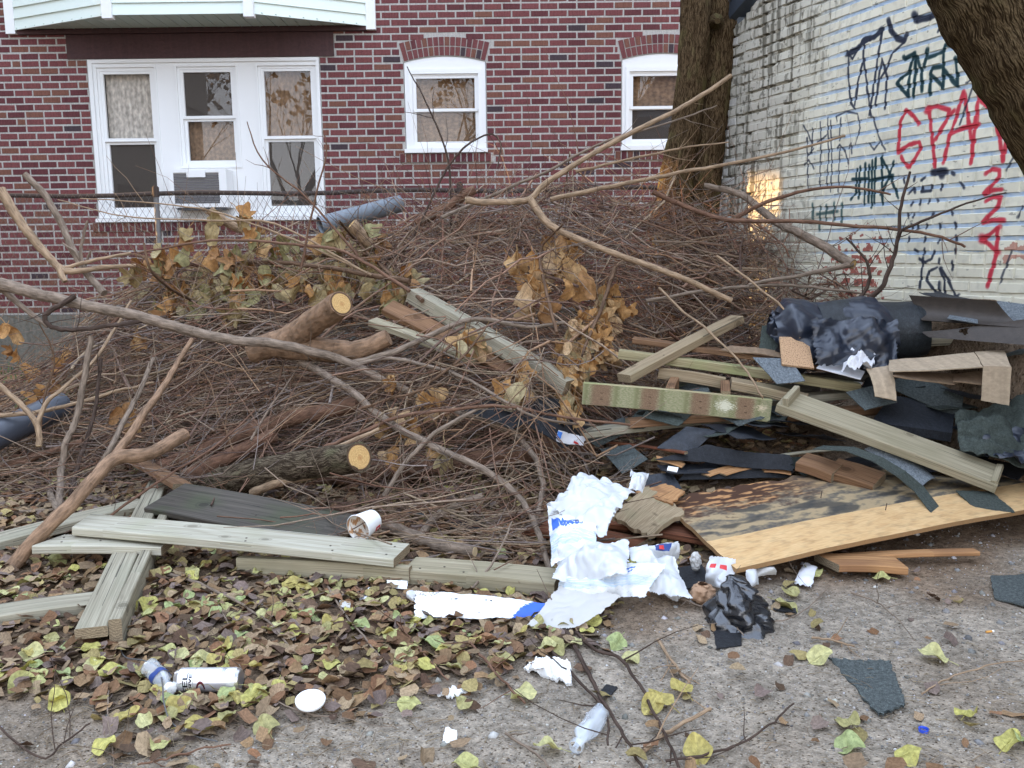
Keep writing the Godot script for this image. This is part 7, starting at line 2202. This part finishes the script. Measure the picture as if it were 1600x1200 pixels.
# ---------- leaves, straw and stones on the ground ----------
func build_ground_cover() -> void:
	# yellow and green leaves: one by one
	var spots := []
	for g in [[140, 1016], [170, 1055], [35, 1072], [52, 1030], [232, 945], [272, 950], [330, 945], [312, 945], [305, 900], [345, 855], [50, 915], [85, 880], [300, 1062], [310, 1138], [345, 1020], [398, 1090], [415, 1137], [195, 1125], [95, 1105], [160, 1170], [250, 1165], [275, 1108], [370, 1035], [425, 985], [480, 965], [520, 975], [525, 930], [585, 945], [455, 915], [492, 915], [612, 1000], [645, 985], [680, 1010], [635, 1102], [722, 1100], [752, 930], [815, 1090], [985, 1030], [1065, 1082], [1020, 1105], [1035, 1100], [1090, 1180], [1278, 1032], [1325, 1135], [1325, 1170], [1415, 1185], [1575, 1165], [1510, 1125], [1225, 945], [1235, 925], [1380, 905], [1270, 895], [890, 1005], [965, 1005], [868, 960], [700, 765], [715, 790], [750, 770], [620, 850], [530, 852], [505, 765], [1090, 688], [1120, 672], [1185, 690], [1230, 690], [1250, 690], [865, 1015], [75, 725], [80, 745], [120, 785], [135, 755], [20, 790], [85, 760], [210, 740], [215, 780], [1462, 1030], [730, 1195], [860, 1170], [1600, 1160]]:
		spots.append([gp(g[0], g[1], 0.010), R.randf_range(0.060, 0.085)])
	while spots.size() < 250:
		var p := gp(R.randf_range(-20, 1000), R.randf_range(860, 1140), 0.006)
		if R.randf() < litter(p.x, p.z) * 0.9: spots.append([p + Vector3(0, 0.006, 0), R.randf_range(0.036, 0.066)])
	var n := 0
	for s in spots:
		var o := obj("fallen_leaf", leaf_meshes[8 + R.randi() % 5], ground_mats[R.randi() % ground_mats.size()])
		var up := Vector3(R.randfn(0, 0.25), 1, R.randfn(0.1, 0.25)).normalized()
		var bs := Basis(Vector3.UP, R.randf() * TAU)
		var x := bs.x
		var z := x.cross(up).normalized()
		x = up.cross(z).normalized()
		o.transform = Transform3D(Basis(x, up, z) * (s[1] * 1.15), s[0] + Vector3(0, 0.008, 0) - z * s[1] * 0.4)
		var bare: bool = litter(s[0].x, s[0].z) < 0.4
		tag(o, "single yellow leaf lying on the bare dirt" if bare else "yellow green leaf on top of the brown leaf litter", "leaf", "yellow leaves on bare dirt" if bare else "yellow leaves on the leaf litter")
		n += 1
	# the brown litter under them
	var b := MB.new()
	var cols := [Color(0.23, 0.135, 0.075), Color(0.32, 0.205, 0.11), Color(0.14, 0.088, 0.058), Color(0.33, 0.23, 0.14), Color(0.23, 0.17, 0.14), Color(0.29, 0.155, 0.085), Color(0.37, 0.27, 0.165), Color(0.38, 0.30, 0.13)]
	var made := 0
	while made < 16000:
		var x := R.randf_range(-3.4, 1.6)
		var z := -(1.9 + 3.6 * pow(R.randf(), 1.35)) if made % 5 else -R.randf_range(4.5, 8.8)
		var l := litter(x, z)
		if R.randf() > l * 0.95 + 0.035: continue
		made += 1
		flat_leaf(b, Vector3(x, ground(x, z) + R.randf_range(0.002, 0.026), z), R.randf_range(0.011, 0.037), cols[R.randi() % cols.size()] * R.randf_range(0.7, 1.2))
	var o := obj("leaf_litter", b.commit(), mat("leaf_litter", Color.WHITE, 0.85, {"vc": true, "tex": mats.dry_leaf_0.albedo_texture, "spec": 0.25}))
	tag(o, "brown leaf litter covering the ground at the left", "leaf litter", "", "stuff")
	# straw
	b = MB.new()
	for k in 900:
		var p := gp(R.randf_range(-20, 1620), R.randf_range(1000, 1215), 0.004)
		if k % 3 == 0: p = gp(R.randf_range(60, 700), R.randf_range(1080, 1200), 0.004)
		var a := R.randfn(0.6, 0.9)
		var d := Vector3(cos(a), R.randfn(0.02, 0.06), sin(a)) * R.randf_range(0.015, 0.07)
		var col := Color(0.42, 0.34, 0.22).lerp(Color(0.25, 0.18, 0.12), R.randf())
		b.twig(PackedVector3Array([p, p + d * 0.5 + Vector3(0, 0.006, 0.004), p + d]), R.randf_range(0.0006, 0.0016), 0.0006, 3, col)
	o = obj("straw", b.commit(), mats.twig)
	tag(o, "dry straw and stalks scattered on the dirt in the foreground", "straw", "", "stuff")
	# stones
	b = MB.new()
	made = 0
	while made < 9000:
		var x := R.randf_range(-1.6, 3.2)
		var z := -R.randf_range(1.9, 4.3)
		if R.randf() < litter(x, z) * 0.93: continue
		made += 1
		var s := lerpf(0.0012, 0.0045, pow(R.randf(), 2.0))
		if R.randf() < 0.03: s = R.randf_range(0.006, 0.015)
		var g := R.randf_range(0.16, 0.42)
		if R.randf() < 0.16: g = R.randf_range(0.55, 0.78)
		pebble(b, Vector3(x, ground(x, z) + s * 0.25, z), s, Color(g, g * R.randf_range(0.92, 0.99), g * R.randf_range(0.82, 0.98)))
	o = obj("gravel", b.commit(), mats.brick)
	tag(o, "small pale stones and grit strewn over the bare dirt", "gravel", "", "stuff")
	# green weeds by the far fence
	b = MB.new()
	for k in 500:
		var p := gp(R.randf_range(-20, 300), R.randf_range(530, 600), 0.0)
		if R.randf() < 0.4: p = px(R.randf_range(20, 200), R.randf_range(545, 600), R.randf_range(6.5, 8.5))
		p.y = 0.0
		var d := Vector3(R.randfn(0, 0.04), R.randf_range(0.05, 0.16), R.randfn(0, 0.04))
		b.tri(p - Vector3(0.012, 0, 0), p + Vector3(0.012, 0, 0), p + d, Vector3.BACK, Color(0.10, 0.20, 0.06).lerp(Color(0.16, 0.24, 0.10), R.randf()))
	o = obj("weeds", b.commit(), mats.twig)
	tag(o, "low green weeds in front of the house wall at the left", "weeds", "", "stuff")

func flat_leaf(b: MB, p: Vector3, s: float, col: Color) -> void:
	var up := Vector3(R.randfn(0, 0.34), 1, R.randfn(0.05, 0.34)).normalized()
	var bs := Basis(Vector3.UP, R.randf() * TAU)
	var x := bs.x
	var z := x.cross(up).normalized()
	x = up.cross(z).normalized()
	var curl := R.randf_range(-0.5, 0.9)
	var first := b.v.size()
	var f0 := b.ix.size()
	b.vert(p + up * 0.0, up, Vector2(0.5, 0.5), col)
	var n := 8
	for i in n:
		var a := TAU * i / n
		var r := s * R.randf_range(0.75, 1.15) * (1.0 if i % 2 else 0.85)
		var ex := sin(a) * 0.8
		b.vert(p + x * ex * r + z * cos(a) * r * 1.1 + up * s * (curl * ex * ex + R.randf_range(-0.12, 0.18)), up, Vector2(0.5 + 0.45 * sin(a), 0.5 + 0.45 * cos(a)), col)
	for i in n: b.face(first, first + 1 + i, first + 1 + (i + 1) % n)
	b.smooth(first, f0)

func pebble(b: MB, p: Vector3, s: float, col: Color) -> void:
	var d := [Vector3.RIGHT, Vector3.BACK, Vector3.LEFT, Vector3.FORWARD]
	var q := []
	var turn := R.randf() * TAU
	for v in d: q.append(p + (v as Vector3).rotated(Vector3.UP, turn) * s * R.randf_range(0.7, 1.3))
	var top := p + Vector3(0, s * R.randf_range(0.5, 0.9), 0) + Vector3(R.randf_range(-0.3, 0.3), 0, R.randf_range(-0.3, 0.3)) * s
	var first := b.v.size()
	var f0 := b.ix.size()
	for v in q: b.vert(v, (v - p).normalized() + Vector3(0, 0.3, 0), Vector2.ZERO, col)
	b.vert(top, Vector3.UP, Vector2.ZERO, col)
	for v in q: b.vert(v - Vector3(0, s * 0.5, 0), (v - p).normalized() + Vector3(0, -0.2, 0), Vector2.ZERO, col)
	for i in 4:
		var j := (i + 1) % 4
		b.face(first + i, first + j, first + 4)
		b.face(first + i, first + j, first + 5 + j)
		b.face(first + i, first + 5 + j, first + 5 + i)
